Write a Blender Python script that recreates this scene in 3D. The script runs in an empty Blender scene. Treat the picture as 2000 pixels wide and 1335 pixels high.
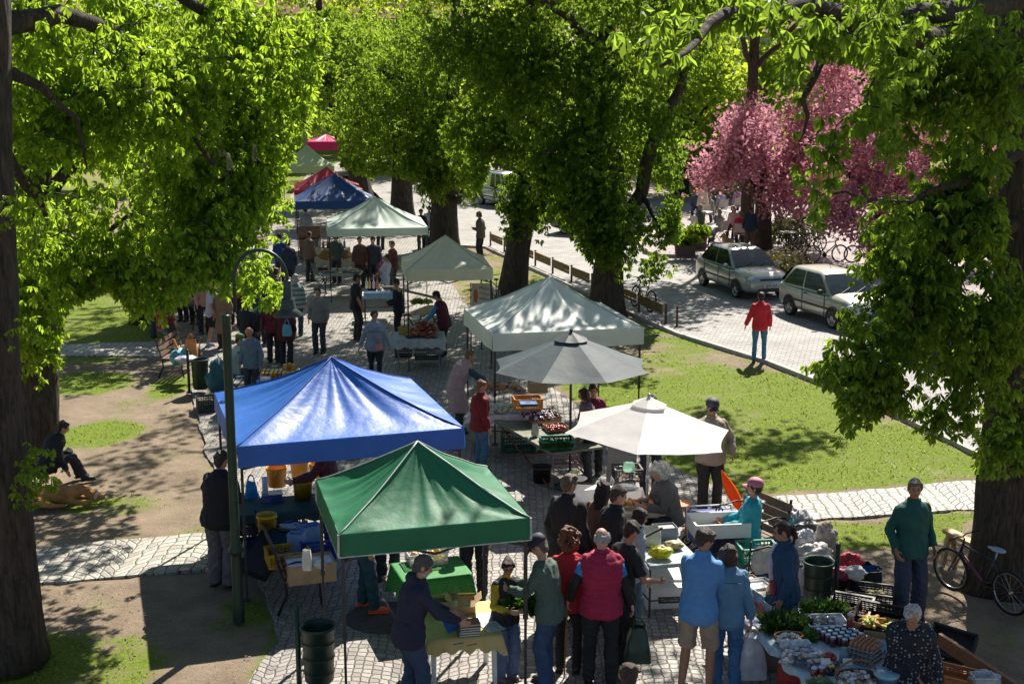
import bpy, bmesh, math, random
import numpy as np
from mathutils import Vector, Matrix, noise as mnoise
R = math.radians
pi = math.pi
random.seed(7)
rng = np.random.default_rng(11)
scene = bpy.context.scene
COL = scene.collection

# ------------------------------------------------------------------ camera
CAM_H, FPX, HOR = 6.90, 2582.4, 144.3           # height, focal length in px of a 2000 px wide frame, horizon row
PITCH = math.atan((667.5-HOR)/FPX)
cam = bpy.data.cameras.new('camera'); cam.sensor_width = 36; cam.lens = FPX/2000*36
cam.clip_start = .1; cam.clip_end = 3000
camo = bpy.data.objects.new('camera', cam); COL.objects.link(camo)
camo.location = (0, 0, CAM_H); camo.rotation_euler = (pi/2-PITCH, 0, 0)
scene.camera = camo
# ------------------------------------------------------------------ world and sun
SUN_EL, SUN_DX, SUN_DY = R(46), .34, .94
world = bpy.data.worlds.new('World'); scene.world = world; world.use_nodes = True
wn = world.node_tree; bg = wn.nodes['Background']
sky = wn.nodes.new('ShaderNodeTexSky'); sky.sky_type = 'NISHITA'; sky.sun_disc = False
sky.sun_elevation = SUN_EL; sky.sun_rotation = math.atan2(SUN_DX, SUN_DY); sky.altitude = 200
wn.links.new(sky.outputs[0], bg.inputs[0]); bg.inputs[1].default_value = .05
sl = bpy.data.lights.new('sun', 'SUN'); sl.energy = 5.0; sl.angle = R(.5); sl.color = (1, .93, .82)
so = bpy.data.objects.new('sun', sl); COL.objects.link(so)
_sd = Vector((SUN_DX, SUN_DY, 0)).normalized()*math.cos(SUN_EL) + Vector((0, 0, math.sin(SUN_EL)))
so.rotation_euler = _sd.to_track_quat('Z', 'Y').to_euler(); so.location = (0, 0, 40)
scene.view_settings.view_transform = 'Standard'; scene.view_settings.look = 'None'
scene.view_settings.exposure = 1.02; scene.view_settings.gamma = 1
try: scene.cycles.transparent_max_bounces = 8; scene.cycles.max_bounces = 8
except Exception: pass

# ------------------------------------------------------------------ geometry helpers
CP, SP = math.cos(PITCH), math.sin(PITCH)
def ray(px, py):
    a = px-1000; b = py-667.5
    return np.array([a, FPX*CP-b*SP, -FPX*SP-b*CP])
def G(px, py, z=0.0):                     # point of the horizontal plane z seen at a pixel
    d = ray(px, py); t = (z-CAM_H)/d[2]
    return Vector((d[0]*t, d[1]*t, z))
def at(px, py, Y):                        # point at distance Y seen at a pixel
    d = ray(px, py); t = Y/d[1]
    return Vector((d[0]*t, Y, CAM_H+d[2]*t))
def proj(P):
    P = np.atleast_2d(P); Z = P[:, 2]-CAM_H
    d = P[:, 1]*CP-Z*SP; u = P[:, 1]*SP+Z*CP
    return 1000+FPX*P[:, 0]/d, 667.5-FPX*u/d

def tag(o, label=None, cat=None, group=None, kind=None):
    if label: o['label'] = label
    if cat: o['category'] = cat
    if group: o['group'] = group
    if kind: o['kind'] = kind
    return o
def thing(name, label, cat, loc=(0, 0, 0), rz=0.0, group=None, s=1.0):
    o = bpy.data.objects.new(name, None); COL.objects.link(o)
    o.location = loc; o.rotation_euler = (0, 0, rz); o.empty_display_size = .2
    if s != 1: o.scale = (s, s, s)
    return tag(o, label, cat, group)
def kids(o): return [c for c in bpy.data.objects if c.parent == o]
def dup(o, loc, rz=0.0, label=None, group=None, s=None, parent=None):
    def cp(a, par):
        c = a.copy(); COL.objects.link(c); c.parent = par
        for ch in KID.get(a.name, []): 
            d = cp(ch, c)
            KID.setdefault(c.name, []).append(d)
        return c
    c = cp(o, parent); c.location = loc; c.rotation_euler = (0, 0, rz)
    if s: c.scale = (s, s, s)
    if label: c['label'] = label
    if group: c['group'] = group
    return c
KID = {}
def link(name, me, parent=None):
    o = bpy.data.objects.new(name, me); COL.objects.link(o)
    if parent is not None:
        o.parent = parent; KID.setdefault(parent.name, []).append(o)
    return o
def frame_of(d):
    d = Vector(d).normalized()
    u = Vector((0, 0, 1)) if abs(d.z) < .95 else Vector((1, 0, 0))
    x = u.cross(d).normalized(); y = d.cross(x).normalized()
    return x, y, d
class MB:
    def __init__(s): s.v = []; s.f = []; s.m = []; s.mi = 0; s.sm = []; s.smooth = False
    def mat(s, i): s.mi = i; return s
    def add(s, vs, fs, smooth=None):
        n = len(s.v); s.v += [tuple(v) for v in vs]
        for f in fs: s.f.append(tuple(n+i for i in f)); s.m.append(s.mi); s.sm.append(s.smooth if smooth is None else smooth)
        return s
    def box(s, c, size, rz=0.0, rot=None, taper=1.0):
        x, y, z = [k/2 for k in size]; vs = []
        M = rot if rot is not None else Matrix.Rotation(rz, 3, 'Z')
        for dz in (-1, 1):
            t = taper if dz > 0 else 1
            for dx, dy in ((-1, -1), (1, -1), (1, 1), (-1, 1)): vs.append(M @ Vector((dx*x*t, dy*y*t, dz*z)) + Vector(c))
        return s.add(vs, [(3, 2, 1, 0), (4, 5, 6, 7), (0, 1, 5, 4), (1, 2, 6, 5), (2, 3, 7, 6), (3, 0, 4, 7)], False)
    def bar(s, a, b, w, h=None):
        a = Vector(a); b = Vector(b); x, y, d = frame_of(b-a); h = h or w
        vs = [p + x*w/2*i + y*h/2*j for p in (a, b) for i, j in ((-1, -1), (1, -1), (1, 1), (-1, 1))]
        return s.add(vs, [(3, 2, 1, 0), (4, 5, 6, 7), (0, 1, 5, 4), (1, 2, 6, 5), (2, 3, 7, 6), (3, 0, 4, 7)], False)
    def rings(s, rs, cap=True, closed=False, smooth=True):
        n = len(rs[0]); vs = [p for r in rs for p in r]; fs = []
        k = len(rs)
        for i in range(k if closed else k-1):
            for j in range(n):
                a = i*n+j; b = i*n+(j+1) % n; c = ((i+1) % k)*n+(j+1) % n; d = ((i+1) % k)*n+j
                fs.append((a, b, c, d))
        if cap and not closed: fs.append(tuple(range(n))[::-1]); fs.append(tuple((k-1)*n+j for j in range(n)))
        return s.add(vs, fs, smooth)
    def tube(s, pts, r, n=8, closed=False, smooth=True, cap=True):
        pts = [Vector(p) for p in pts]; k = len(pts)
        rr = r if isinstance(r, (list, tuple)) else [r]*k
        rs = []; px = None
        for i, p in enumerate(pts):
            if closed: d = pts[(i+1) % k]-pts[i-1]
            else: d = pts[min(i+1, k-1)]-pts[max(i-1, 0)]
            if d.length < 1e-9: d = Vector((0, 0, 1))
            d.normalize()
            if px is None: x, y, _ = frame_of(d)
            else:
                x = px - d*px.dot(d)
                if x.length < 1e-6: x, y, _ = frame_of(d)
                x.normalize(); y = d.cross(x)
            px = x
            rs.append([p + (x*math.cos(t)+y*math.sin(t))*rr[i] for t in [2*pi*j/n for j in range(n)]])
        return s.rings(rs, cap, closed, smooth)
    def cyl(s, a, b, r, r2=None, n=12, cap=True, smooth=True): return s.tube([a, b], [r, r if r2 is None else r2], n, cap=cap, smooth=smooth)
    def lathe(s, prof, c=(0, 0, 0), n=16, cap=False, smooth=True, sx=1, sy=1):
        c = Vector(c)
        return s.rings([[c+Vector((math.cos(2*pi*j/n)*r*sx, math.sin(2*pi*j/n)*r*sy, z)) for j in range(n)] for r, z in prof], cap, False, smooth)
    def ball(s, c, r, n=8, m=6, rot=None):
        c = Vector(c); r = r if isinstance(r, (tuple, list)) else (r, r, r)
        rs = []
        for i in range(m+1):
            t = pi*(i+.02 if i == 0 else (i-.02 if i == m else i))/m
            ring = []
            for j in range(n):
                q = Vector((r[0]*math.sin(t)*math.cos(2*pi*j/n), r[1]*math.sin(t)*math.sin(2*pi*j/n), -r[2]*math.cos(t)))
                ring.append(c+(rot @ q if rot is not None else q))
            rs.append(ring)
        return s.rings(rs, True, False, True)
    def grid(s, fn, nu, nv, smooth=True):
        vs = [fn(i/nu, j/nv) for j in range(nv+1) for i in range(nu+1)]
        fs = [(j*(nu+1)+i, j*(nu+1)+i+1, (j+1)*(nu+1)+i+1, (j+1)*(nu+1)+i) for j in range(nv) for i in range(nu)]
        return s.add(vs, fs, smooth)
    def mesh(s, name):
        me = bpy.data.meshes.new(name); me.from_pydata(s.v, [], s.f)
        me.polygons.foreach_set('material_index', s.m); me.polygons.foreach_set('use_smooth', s.sm)
        me.update(); return me
    def build(s, name, mats, parent=None, label=None):
        me = s.mesh(name)
        for m in (mats if isinstance(mats, (list, tuple)) else [mats]): me.materials.append(m)
        o = link(name, me, parent)
        if label: o['label'] = label
        return o
def np_mesh(name, V, F, mats, parent=None, smooth=False, mi=None):
    """V (n,3) float, F (m,k) int, all faces the same size"""
    me = bpy.data.meshes.new(name); V = np.asarray(V, np.float32); F = np.asarray(F, np.int32)
    me.vertices.add(len(V)); me.vertices.foreach_set('co', V.ravel())
    k = F.shape[1]; me.loops.add(F.size); me.loops.foreach_set('vertex_index', F.ravel())
    me.polygons.add(len(F)); me.polygons.foreach_set('loop_start', np.arange(0, F.size, k, dtype=np.int32))
    me.polygons.foreach_set('loop_total', np.full(len(F), k, np.int32))
    me.polygons.foreach_set('use_smooth', np.full(len(F), smooth, bool))
    if mi is not None: me.polygons.foreach_set('material_index', np.asarray(mi, np.int32))
    me.update(calc_edges=True)
    for m in (mats if isinstance(mats, (list, tuple)) else [mats]): me.materials.append(m)
    return link(name, me, parent)

# ------------------------------------------------------------------ materials
MATS = {}
def newmat(name):
    m = bpy.data.materials.new(name); m.use_nodes = True
    return m, m.node_tree, m.node_tree.nodes['Principled BSDF']
def nd(nt, t, **kw):
    n = nt.nodes.new(t)
    for k, v in kw.items():
        if k.startswith('i_'):
            key = k[2:]; key = int(key) if key.isdigit() else key.replace('_', ' ')
            n.inputs[key].default_value = v
        else: setattr(n, k, v)
    return n
def rgba(c): return (c[0], c[1], c[2], 1)
def M(c, rough=.6, metal=0, var=.22, sc=9, bump=.0, bsc=60, trans=0, spec=.5, alpha=None, name=None, sheen=0, coat=0):
    """plain procedural paint, cloth, wood...: colour broken by two noises, optional bump"""
    key = (tuple(c), rough, metal, var, sc, bump, bsc, trans, spec, alpha, sheen, coat)
    if key in MATS: return MATS[key]
    m, nt, b = newmat(name or 'surface')
    tc = nd(nt, 'ShaderNodeTexCoord')
    nz = nd(nt, 'ShaderNodeTexNoise', i_Scale=sc, i_Detail=6.0, i_Roughness=.65)
    nt.links.new(tc.outputs['Object'], nz.inputs['Vector'])
    mx = nd(nt, 'ShaderNodeMix', data_type='RGBA')
    lo = [max(0, k*(1-var)) for k in c]; hi = [min(1, k*(1+var*.8)+.004) for k in c]
    mx.inputs['A'].default_value = rgba(lo); mx.inputs['B'].default_value = rgba(hi)
    rp = nd(nt, 'ShaderNodeMapRange'); rp.inputs[1].default_value = .3; rp.inputs[2].default_value = .7
    nt.links.new(nz.outputs['Fac'], rp.inputs[0]); nt.links.new(rp.outputs[0], mx.inputs['Factor'])
    nt.links.new(mx.outputs['Result'], b.inputs['Base Color'])
    b.inputs['Roughness'].default_value = rough; b.inputs['Metallic'].default_value = metal
    b.inputs['Specular IOR Level'].default_value = spec
    if sheen: b.inputs['Sheen Weight'].default_value = sheen
    if coat: b.inputs['Coat Weight'].default_value = coat; b.inputs['Coat Roughness'].default_value = .06
    if alpha is not None: b.inputs['Alpha'].default_value = alpha
    if bump:
        n2 = nd(nt, 'ShaderNodeTexNoise', i_Scale=bsc, i_Detail=4.0)
        nt.links.new(tc.outputs['Object'], n2.inputs['Vector'])
        bp = nd(nt, 'ShaderNodeBump', i_Strength=min(1, bump), i_Distance=.02)
        nt.links.new(n2.outputs['Fac'], bp.inputs['Height']); nt.links.new(bp.outputs[0], b.inputs['Normal'])
    if trans:
        tr = nd(nt, 'ShaderNodeBsdfTranslucent'); nt.links.new(mx.outputs['Result'], tr.inputs['Color'])
        ms = nd(nt, 'ShaderNodeMixShader'); ms.inputs[0].default_value = trans
        out = [n for n in nt.nodes if n.type == 'OUTPUT_MATERIAL'][0]
        nt.links.new(b.outputs[0], ms.inputs[1]); nt.links.new(tr.outputs[0], ms.inputs[2]); nt.links.new(ms.outputs[0], out.inputs[0])
    MATS[key] = m
    return m
def leafmat(name, dark, light, tcol, tfac=.5, rough=.4, pale=None, spec=.5):
    m, nt, b = newmat(name)
    gi = nd(nt, 'ShaderNodeNewGeometry'); cr = nd(nt, 'ShaderNodeValToRGB')
    cr.color_ramp.elements[0].color = rgba(dark); cr.color_ramp.elements[1].color = rgba(light)
    if pale:
        cr.color_ramp.elements[1].position = .84
        e = cr.color_ramp.elements.new(1.0); e.color = rgba(pale)
    nt.links.new(gi.outputs['Random Per Island'], cr.inputs[0]); nt.links.new(cr.outputs[0], b.inputs['Base Color'])
    b.inputs['Roughness'].default_value = rough; b.inputs['Specular IOR Level'].default_value = spec
    tr = nd(nt, 'ShaderNodeBsdfTranslucent')
    mx = nd(nt, 'ShaderNodeMix', data_type='RGBA', blend_type='MULTIPLY'); mx.inputs['Factor'].default_value = 1
    mp = nd(nt, 'ShaderNodeMapRange'); mp.inputs[3].default_value = .6; mp.inputs[4].default_value = 1.25
    nt.links.new(gi.outputs['Random Per Island'], mp.inputs[0])
    mx.inputs['A'].default_value = rgba(tcol); nt.links.new(mp.outputs[0], mx.inputs['B']); nt.links.new(mx.outputs['Result'], tr.inputs['Color'])
    ms = nd(nt, 'ShaderNodeMixShader'); ms.inputs[0].default_value = tfac
    out = [n for n in nt.nodes if n.type == 'OUTPUT_MATERIAL'][0]
    nt.links.new(b.outputs[0], ms.inputs[1]); nt.links.new(tr.outputs[0], ms.inputs[2]); nt.links.new(ms.outputs[0], out.inputs[0])
    return m
def barkmat(name='bark', c1=(.014, .011, .009), c2=(.11, .083, .062)):
    m, nt, b = newmat(name); tc = nd(nt, 'ShaderNodeTexCoord'); mp = nd(nt, 'ShaderNodeMapping'); mp.inputs['Scale'].default_value = (9, 9, 1.6)
    nt.links.new(tc.outputs['Object'], mp.inputs[0])
    nz = nd(nt, 'ShaderNodeTexNoise', i_Scale=2.2, i_Detail=8.0, i_Roughness=.7, i_Distortion=.6); nt.links.new(mp.outputs[0], nz.inputs['Vector'])
    vo = nd(nt, 'ShaderNodeTexVoronoi', feature='DISTANCE_TO_EDGE', i_Scale=1.6); nt.links.new(mp.outputs[0], vo.inputs['Vector'])
    cr = nd(nt, 'ShaderNodeValToRGB'); cr.color_ramp.elements[0].position = .35; cr.color_ramp.elements[1].position = .68
    cr.color_ramp.elements[0].color = rgba(c1); cr.color_ramp.elements[1].color = rgba(c2)
    nt.links.new(nz.outputs['Fac'], cr.inputs[0]); nt.links.new(cr.outputs[0], b.inputs['Base Color']); b.inputs['Roughness'].default_value = .9
    ad = nd(nt, 'ShaderNodeMath', operation='ADD'); nt.links.new(nz.outputs['Fac'], ad.inputs[0]); nt.links.new(vo.outputs['Distance'], ad.inputs[1])
    bp = nd(nt, 'ShaderNodeBump', i_Strength=1.0, i_Distance=.05); nt.links.new(ad.outputs[0], bp.inputs['Height']); nt.links.new(bp.outputs[0], b.inputs['Normal'])
    return m
BARK = barkmat()

# ------------------------------------------------------------------ ground
def P2(pts): return [G(x, y).xy for x, y in pts]
def inpoly(poly, X, Y):
    X = np.asarray(X); Y = np.asarray(Y); c = np.zeros(X.shape, bool); n = len(poly)
    for i in range(n):
        x1, y1 = poly[i]; x2, y2 = poly[(i+1) % n]
        if y1 == y2: continue
        k = ((y1 > Y) != (y2 > Y)) & (X < (x2-x1)*(Y-y1)/(y2-y1)+x1); c ^= k
    return c
PLAZA = P2([(480, 1335), (545, 1250), (505, 1120), (405, 885), (372, 765), (395, 700), (300, 640), (430, 560), (520, 470), (545, 410), (600, 340),
            (700, 345), (790, 430), (850, 500), (905, 590), (1000, 690), (1085, 760), (1290, 900), (1470, 985), (1560, 1080), (1640, 1190), (1700, 1290), (1760, 1335)])
PLAZA = [Vector((-2.2, 8))] + PLAZA + [Vector((4.2, 8))]
PATH_A = P2([(-300, 1098), (80, 1066), (300, 1046), (520, 1030), (560, 1105), (380, 1112), (80, 1136), (-300, 1175)])
PATH_B = P2([(-400, 674), (110, 672), (400, 664), (420, 694), (110, 693), (-400, 697)])
PATH_C = P2([(1430, 975), (1700, 955), (1905, 936), (2400, 915), (2400, 965), (1905, 992), (1700, 1004), (1520, 1018)])
STREET = P2([(640, 330), (880, 478), (950, 482), (1325, 652), (1500, 706), (1700, 784), (1905, 884), (2400, 1150), (2800, 1050), (2300, 820), (1960, 690),
             (1760, 610), (1560, 530), (1400, 500), (1290, 497), (1240, 455), (1180, 400), (1100, 340), (900, 285), (700, 290)])
LAWN = P2([(1040, 700), (1240, 655), (1340, 660), (1520, 720), (1700, 795), (1905, 890), (2200, 1010), (2300, 905), (1905, 930), (1700, 948), (1440, 965), (1300, 905), (1150, 800)])
LAWN2 = P2([(1580, 1022), (1905, 996), (2300, 975), (2300, 1010), (1905, 1010), (1830, 1060), (1600, 1075)])
STRIP = P2([(880, 485), (950, 488), (1320, 650), (1240, 660), (1040, 700), (905, 580), (850, 500)])
LEFTLAWN = P2([(-200, 545), (250, 540), (420, 600), (380, 660), (110, 668), (-200, 670)])
def grassiness(X, Y):
    X = np.asarray(X, float); Y = np.asarray(Y, float)
    def nz(s, o=0): return np.array([mnoise.noise(Vector((x*s+o, y*s, o))) for x, y in zip(X.ravel(), Y.ravel())]).reshape(X.shape)
    n1 = nz(.55, 3); n2 = nz(1.9, 7); n = n1*.7+n2*.5
    g = np.full(X.shape, .0)
    far = (Y > 75) | (np.abs(X) > 22); g[far] = .75
    left = (X < 0) & ~far; g[left] = .13
    right = (X >= 0) & ~far; g[right] = .12
    for poly, v in ((LAWN, .90), (LAWN2, .84), (STRIP, .46), (LEFTLAWN, .85)): g[inpoly(poly, X, Y)] = v
    px, py = proj(np.stack([X.ravel(), np.maximum(Y.ravel(), 4), np.zeros(X.size)], 1)); px = px.reshape(X.shape); py = py.reshape(X.shape)
    def spot(cx, cy, rx, ry, v):
        c = G(cx, cy); e = G(cx+rx, cy); f = G(cx, cy-ry)
        d = ((X-c.x)/(e.x-c.x))**2+((Y-c.y)/(f.y-c.y))**2
        nonlocal g; g = np.maximum(g, v*np.clip(1.6-d, 0, 1))
    spot(165, 745, 95, 22, .95); spot(190, 845, 85, 26, .95); spot(335, 750, 40, 22, .8); spot(50, 1290, 130, 55, .95)
    spot(230, 985, 90, 20, .6); spot(120, 700, 120, 12, .6); spot(200, 1290, 120, 60, .42); spot(210, 1180, 60, 30, .35); spot(520, 1270, 28, 60, .7)
    spot(470, 1200, 60, 40, .7); spot(360, 880, 40, 15, .4)
    # worn patches in the lawn
    w = ((X-G(1340, 700).x)/2.2)**2+((Y-G(1340, 700).y)/3.0)**2; g = np.where(w < 1, g-.45*(1-w), g)
    n3 = nz(4.5, 11)
    return np.clip(g+(n*.85+n3*.35)*(1-np.abs(g-.5)*.7)-.06, 0, 1)
def axis(parts):
    out = [parts[0][0]]
    for a, b, st in parts: out += list(np.arange(a, b, st)[1:]) + [b]
    return np.array(out)
gx = axis([(-900, -100, 100), (-100, -24, 8), (-24, 24, .2), (24, 100, 8), (100, 900, 100)])
gy = axis([(-60, 4, 8), (4, 12, 1), (12, 40, .2), (40, 76, .5), (76, 160, 6), (160, 1200, 80)])
XX, YY = np.meshgrid(gx, gy)
GR = grassiness(XX, YY)
inn = (np.abs(XX) < 23) & (YY > 12) & (YY < 75)
bum = np.array([mnoise.noise(Vector((x*.8, y*.8, 1))) for x, y in zip(XX.ravel(), YY.ravel())]).reshape(XX.shape)
ZZ = np.where(inn, -.035+.028*bum, -.035)
for poly in (PLAZA, PATH_A, PATH_B, PATH_C, STREET): ZZ = np.where(inpoly(poly, XX, YY), -.06, ZZ)
nx, ny = len(gx), len(gy)
idx = np.arange(nx*ny).reshape(ny, nx)
F = np.stack([idx[:-1, :-1].ravel(), idx[:-1, 1:].ravel(), idx[1:, 1:].ravel(), idx[1:, :-1].ravel()], 1)
def groundmat():
    m, nt, b = newmat('ground'); tc = nd(nt, 'ShaderNodeTexCoord')
    at_ = nd(nt, 'ShaderNodeAttribute', attribute_name='grass')
    n1 = nd(nt, 'ShaderNodeTexNoise', i_Scale=1.3, i_Detail=9.0, i_Roughness=.7); n2 = nd(nt, 'ShaderNodeTexNoise', i_Scale=22.0, i_Detail=6.0, i_Roughness=.75)
    n3 = nd(nt, 'ShaderNodeTexNoise', i_Scale=75.0, i_Detail=3.0)
    for n in (n1, n2, n3): nt.links.new(tc.outputs['Object'], n.inputs['Vector'])
    dirt = nd(nt, 'ShaderNodeValToRGB'); e = dirt.color_ramp.elements
    e[0].position = .3; e[0].color = (.13, .095, .065, 1); e[1].position = .7; e[1].color = (.38, .30, .22, 1)
    mxn = nd(nt, 'ShaderNodeMix', data_type='FLOAT'); mxn.inputs['Factor'].default_value = .35
    nt.links.new(n1.outputs['Fac'], mxn.inputs['A']); nt.links.new(n2.outputs['Fac'], mxn.inputs['B']); nt.links.new(mxn.outputs['Result'], dirt.inputs[0])
    gr = nd(nt, 'ShaderNodeValToRGB'); e = gr.color_ramp.elements
    e[0].position = .32; e[0].color = (.06, .095, .012, 1); e[1].position = .72; e[1].color = (.25, .33, .035, 1)
    nt.links.new(n2.outputs['Fac'], gr.inputs[0])
    a1 = nd(nt, 'ShaderNodeMath', operation='MULTIPLY_ADD'); a1.inputs[1].default_value = 1.5; nt.links.new(n2.outputs['Fac'], a1.inputs[0]); nt.links.new(at_.outputs['Fac'], a1.inputs[2])
    mr = nd(nt, 'ShaderNodeMapRange'); mr.inputs[1].default_value = 1.02; mr.inputs[2].default_value = 1.42; nt.links.new(a1.outputs[0], mr.inputs[0])
    mx = nd(nt, 'ShaderNodeMix', data_type='RGBA'); nt.links.new(mr.outputs[0], mx.inputs['Factor']); nt.links.new(dirt.outputs[0], mx.inputs['A']); nt.links.new(gr.outputs[0], mx.inputs['B'])
    nt.links.new(mx.outputs['Result'], b.inputs['Base Color']); b.inputs['Roughness'].default_value = .95; b.inputs['Specular IOR Level'].default_value = .2
    bs = nd(nt, 'ShaderNodeMath', operation='ADD'); nt.links.new(n2.outputs['Fac'], bs.inputs[0]); nt.links.new(n3.outputs['Fac'], bs.inputs[1])
    bp = nd(nt, 'ShaderNodeBump', i_Strength=.8, i_Distance=.03); nt.links.new(bs.outputs[0], bp.inputs['Height']); nt.links.new(bp.outputs[0], b.inputs['Normal'])
    return m
g = np_mesh('ground', np.stack([XX.ravel(), YY.ravel(), ZZ.ravel()], 1), F, groundmat(), smooth=True); tag(g, kind='structure')
ga = g.data.attributes.new('grass', 'FLOAT', 'POINT'); ga.data.foreach_set('value', GR.ravel().astype(np.float32))

def cobblemat(name, scale, c1, c2, joint, arc=.9, arch=.30, moss=.25, wear=.0):
    m, nt, b = newmat(name); tc = nd(nt, 'ShaderNodeTexCoord'); sx = nd(nt, 'ShaderNodeSeparateXYZ'); nt.links.new(tc.outputs['Object'], sx.inputs[0])
    # fan laid setts: shift rows along arcs
    u = nd(nt, 'ShaderNodeMath', operation='PINGPONG'); u.inputs[1].default_value = arc; nt.links.new(sx.outputs[0], u.inputs[0])
    sq = nd(nt, 'ShaderNodeMath', operation='POWER'); nt.links.new(u.outputs[0], sq.inputs[0]); sq.inputs[1].default_value = 2
    mu = nd(nt, 'ShaderNodeMath', operation='MULTIPLY_ADD'); nt.links.new(sq.outputs[0], mu.inputs[0]); mu.inputs[1].default_value = arch/arc/arc*2; nt.links.new(sx.outputs[1], mu.inputs[2])
    cb = nd(nt, 'ShaderNodeCombineXYZ'); nt.links.new(sx.outputs[0], cb.inputs[0]); nt.links.new(mu.outputs[0], cb.inputs[1])
    wz = nd(nt, 'ShaderNodeTexNoise', i_Scale=2.5, i_Detail=2.0); nt.links.new(tc.outputs['Object'], wz.inputs['Vector'])
    ws = nd(nt, 'ShaderNodeVectorMath', operation='SCALE'); ws.inputs['Scale'].default_value = .05; nt.links.new(wz.outputs['Color'], ws.inputs[0])
    wa = nd(nt, 'ShaderNodeVectorMath', operation='ADD'); nt.links.new(cb.outputs[0], wa.inputs[0]); nt.links.new(ws.outputs[0], wa.inputs[1])
    ve = nd(nt, 'ShaderNodeTexVoronoi', feature='DISTANCE_TO_EDGE', voronoi_dimensions='2D', i_Scale=scale, i_Randomness=.3)
    vc = nd(nt, 'ShaderNodeTexVoronoi', feature='F1', voronoi_dimensions='2D', i_Scale=scale, i_Randomness=.3)
    for v in (ve, vc): nt.links.new(wa.outputs[0], v.inputs['Vector'])
    sc_ = nd(nt, 'ShaderNodeSeparateColor'); nt.links.new(vc.outputs['Color'], sc_.inputs[0])
    st = nd(nt, 'ShaderNodeMix', data_type='RGBA'); st.inputs['A'].default_value = rgba(c1); st.inputs['B'].default_value = rgba(c2); nt.links.new(sc_.outputs[0], st.inputs['Factor'])
    nz = nd(nt, 'ShaderNodeTexNoise', i_Scale=38.0, i_Detail=6.0, i_Roughness=.7); nt.links.new(tc.outputs['Object'], nz.inputs['Vector'])
    big = nd(nt, 'ShaderNodeTexNoise', i_Scale=.7, i_Detail=6.0, i_Roughness=.6); nt.links.new(tc.outputs['Object'], big.inputs['Vector'])
    def mulv(col, src, lo, hi):
        r = nd(nt, 'ShaderNodeMapRange'); r.inputs[1].default_value = .3; r.inputs[2].default_value = .7; r.inputs[3].default_value = lo; r.inputs[4].default_value = hi; nt.links.new(src, r.inputs[0])
        q = nd(nt, 'ShaderNodeMix', data_type='RGBA', blend_type='MULTIPLY'); q.inputs['Factor'].default_value = 1; nt.links.new(col, q.inputs['A']); nt.links.new(r.outputs[0], q.inputs['B']); return q.outputs['Result']
    c = mulv(st.outputs['Result'], nz.outputs['Fac'], .8, 1.15); c = mulv(c, big.outputs['Fac'], .78, 1.12)
    jr = nd(nt, 'ShaderNodeMapRange'); jr.inputs[1].default_value = .02; jr.inputs[2].default_value = .075; nt.links.new(ve.outputs['Distance'], jr.inputs[0])
    jc = nd(nt, 'ShaderNodeMix', data_type='RGBA'); jc.inputs['A'].default_value = rgba(joint); jc.inputs['B'].default_value = (.05, .085, .015, 1)
    mr = nd(nt, 'ShaderNodeMapRange'); mr.inputs[1].default_value = .5; mr.inputs[2].default_value = .62; mr.inputs[4].default_value = moss*2; nt.links.new(big.outputs['Fac'], mr.inputs[0]); nt.links.new(mr.outputs[0], jc.inputs['Factor'])
    mx = nd(nt, 'ShaderNodeMix', data_type='RGBA'); nt.links.new(jr.outputs[0], mx.inputs['Factor']); nt.links.new(jc.outputs['Result'], mx.inputs['A']); nt.links.new(c, mx.inputs['B'])
    nt.links.new(mx.outputs['Result'], b.inputs['Base Color']); b.inputs['Roughness'].default_value = .55; b.inputs['Specular IOR Level'].default_value = .35
    hr = nd(nt, 'ShaderNodeMapRange', interpolation_type='SMOOTHSTEP'); hr.inputs[1].default_value = 0; hr.inputs[2].default_value = .16; nt.links.new(ve.outputs['Distance'], hr.inputs[0])
    ha = nd(nt, 'ShaderNodeMath', operation='MULTIPLY_ADD'); ha.inputs[1].default_value = .25; nt.links.new(nz.outputs['Fac'], ha.inputs[0]); nt.links.new(hr.outputs[0], ha.inputs[2])
    hb = nd(nt, 'ShaderNodeMath', operation='MULTIPLY_ADD'); hb.inputs[1].default_value = .5; nt.links.new(sc_.outputs[1], hb.inputs[0]); nt.links.new(ha.outputs[0], hb.inputs[2])
    bp = nd(nt, 'ShaderNodeBump', i_Strength=.8, i_Distance=.014); nt.links.new(hb.outputs[0], bp.inputs['Height']); nt.links.new(bp.outputs[0], b.inputs['Normal'])
    return m
def sheet(name, poly, z, mat, th=.05):
    bm = bmesh.new(); vs = [bm.verts.new((p[0], p[1], z)) for p in poly]; f = bm.faces.new(vs)
    if f.normal.z < 0: f.normal_flip()
    bm.normal_update()
    if f.normal.z < 0: f.normal_flip()
    r = bmesh.ops.extrude_face_region(bm, geom=[f]); top = [v for v in r['geom'] if isinstance(v, bmesh.types.BMVert)]
    for v in vs: v.co.z -= th
    bmesh.ops.recalc_face_normals(bm, faces=bm.faces); bmesh.ops.triangulate(bm, faces=bm.faces)
    me = bpy.data.meshes.new(name); bm.to_mesh(me); bm.free(); me.materials.append(mat)
    return tag(link(name, me), kind='structure')
def rough_edge(poly, step=.35, amp=.09, seed=1):
    out = []
    for i in range(len(poly)):
        a = Vector(poly[i]); b = Vector(poly[(i+1) % len(poly)]); L = (b-a).length; k = max(1, min(60, int(L/step)))
        for j in range(k):
            p = a.lerp(b, j/k); q = Vector((p.x*1.9, p.y*1.9, seed))
            out.append(Vector((p.x+amp*mnoise.noise(q), p.y+amp*mnoise.noise(q+Vector((9, 4, 0))))))
    return out
COB = cobblemat('setts', 8.8, (.22, .20, .185), (.36, .335, .31), (.055, .045, .035), arc=.95, arch=.2)
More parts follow.
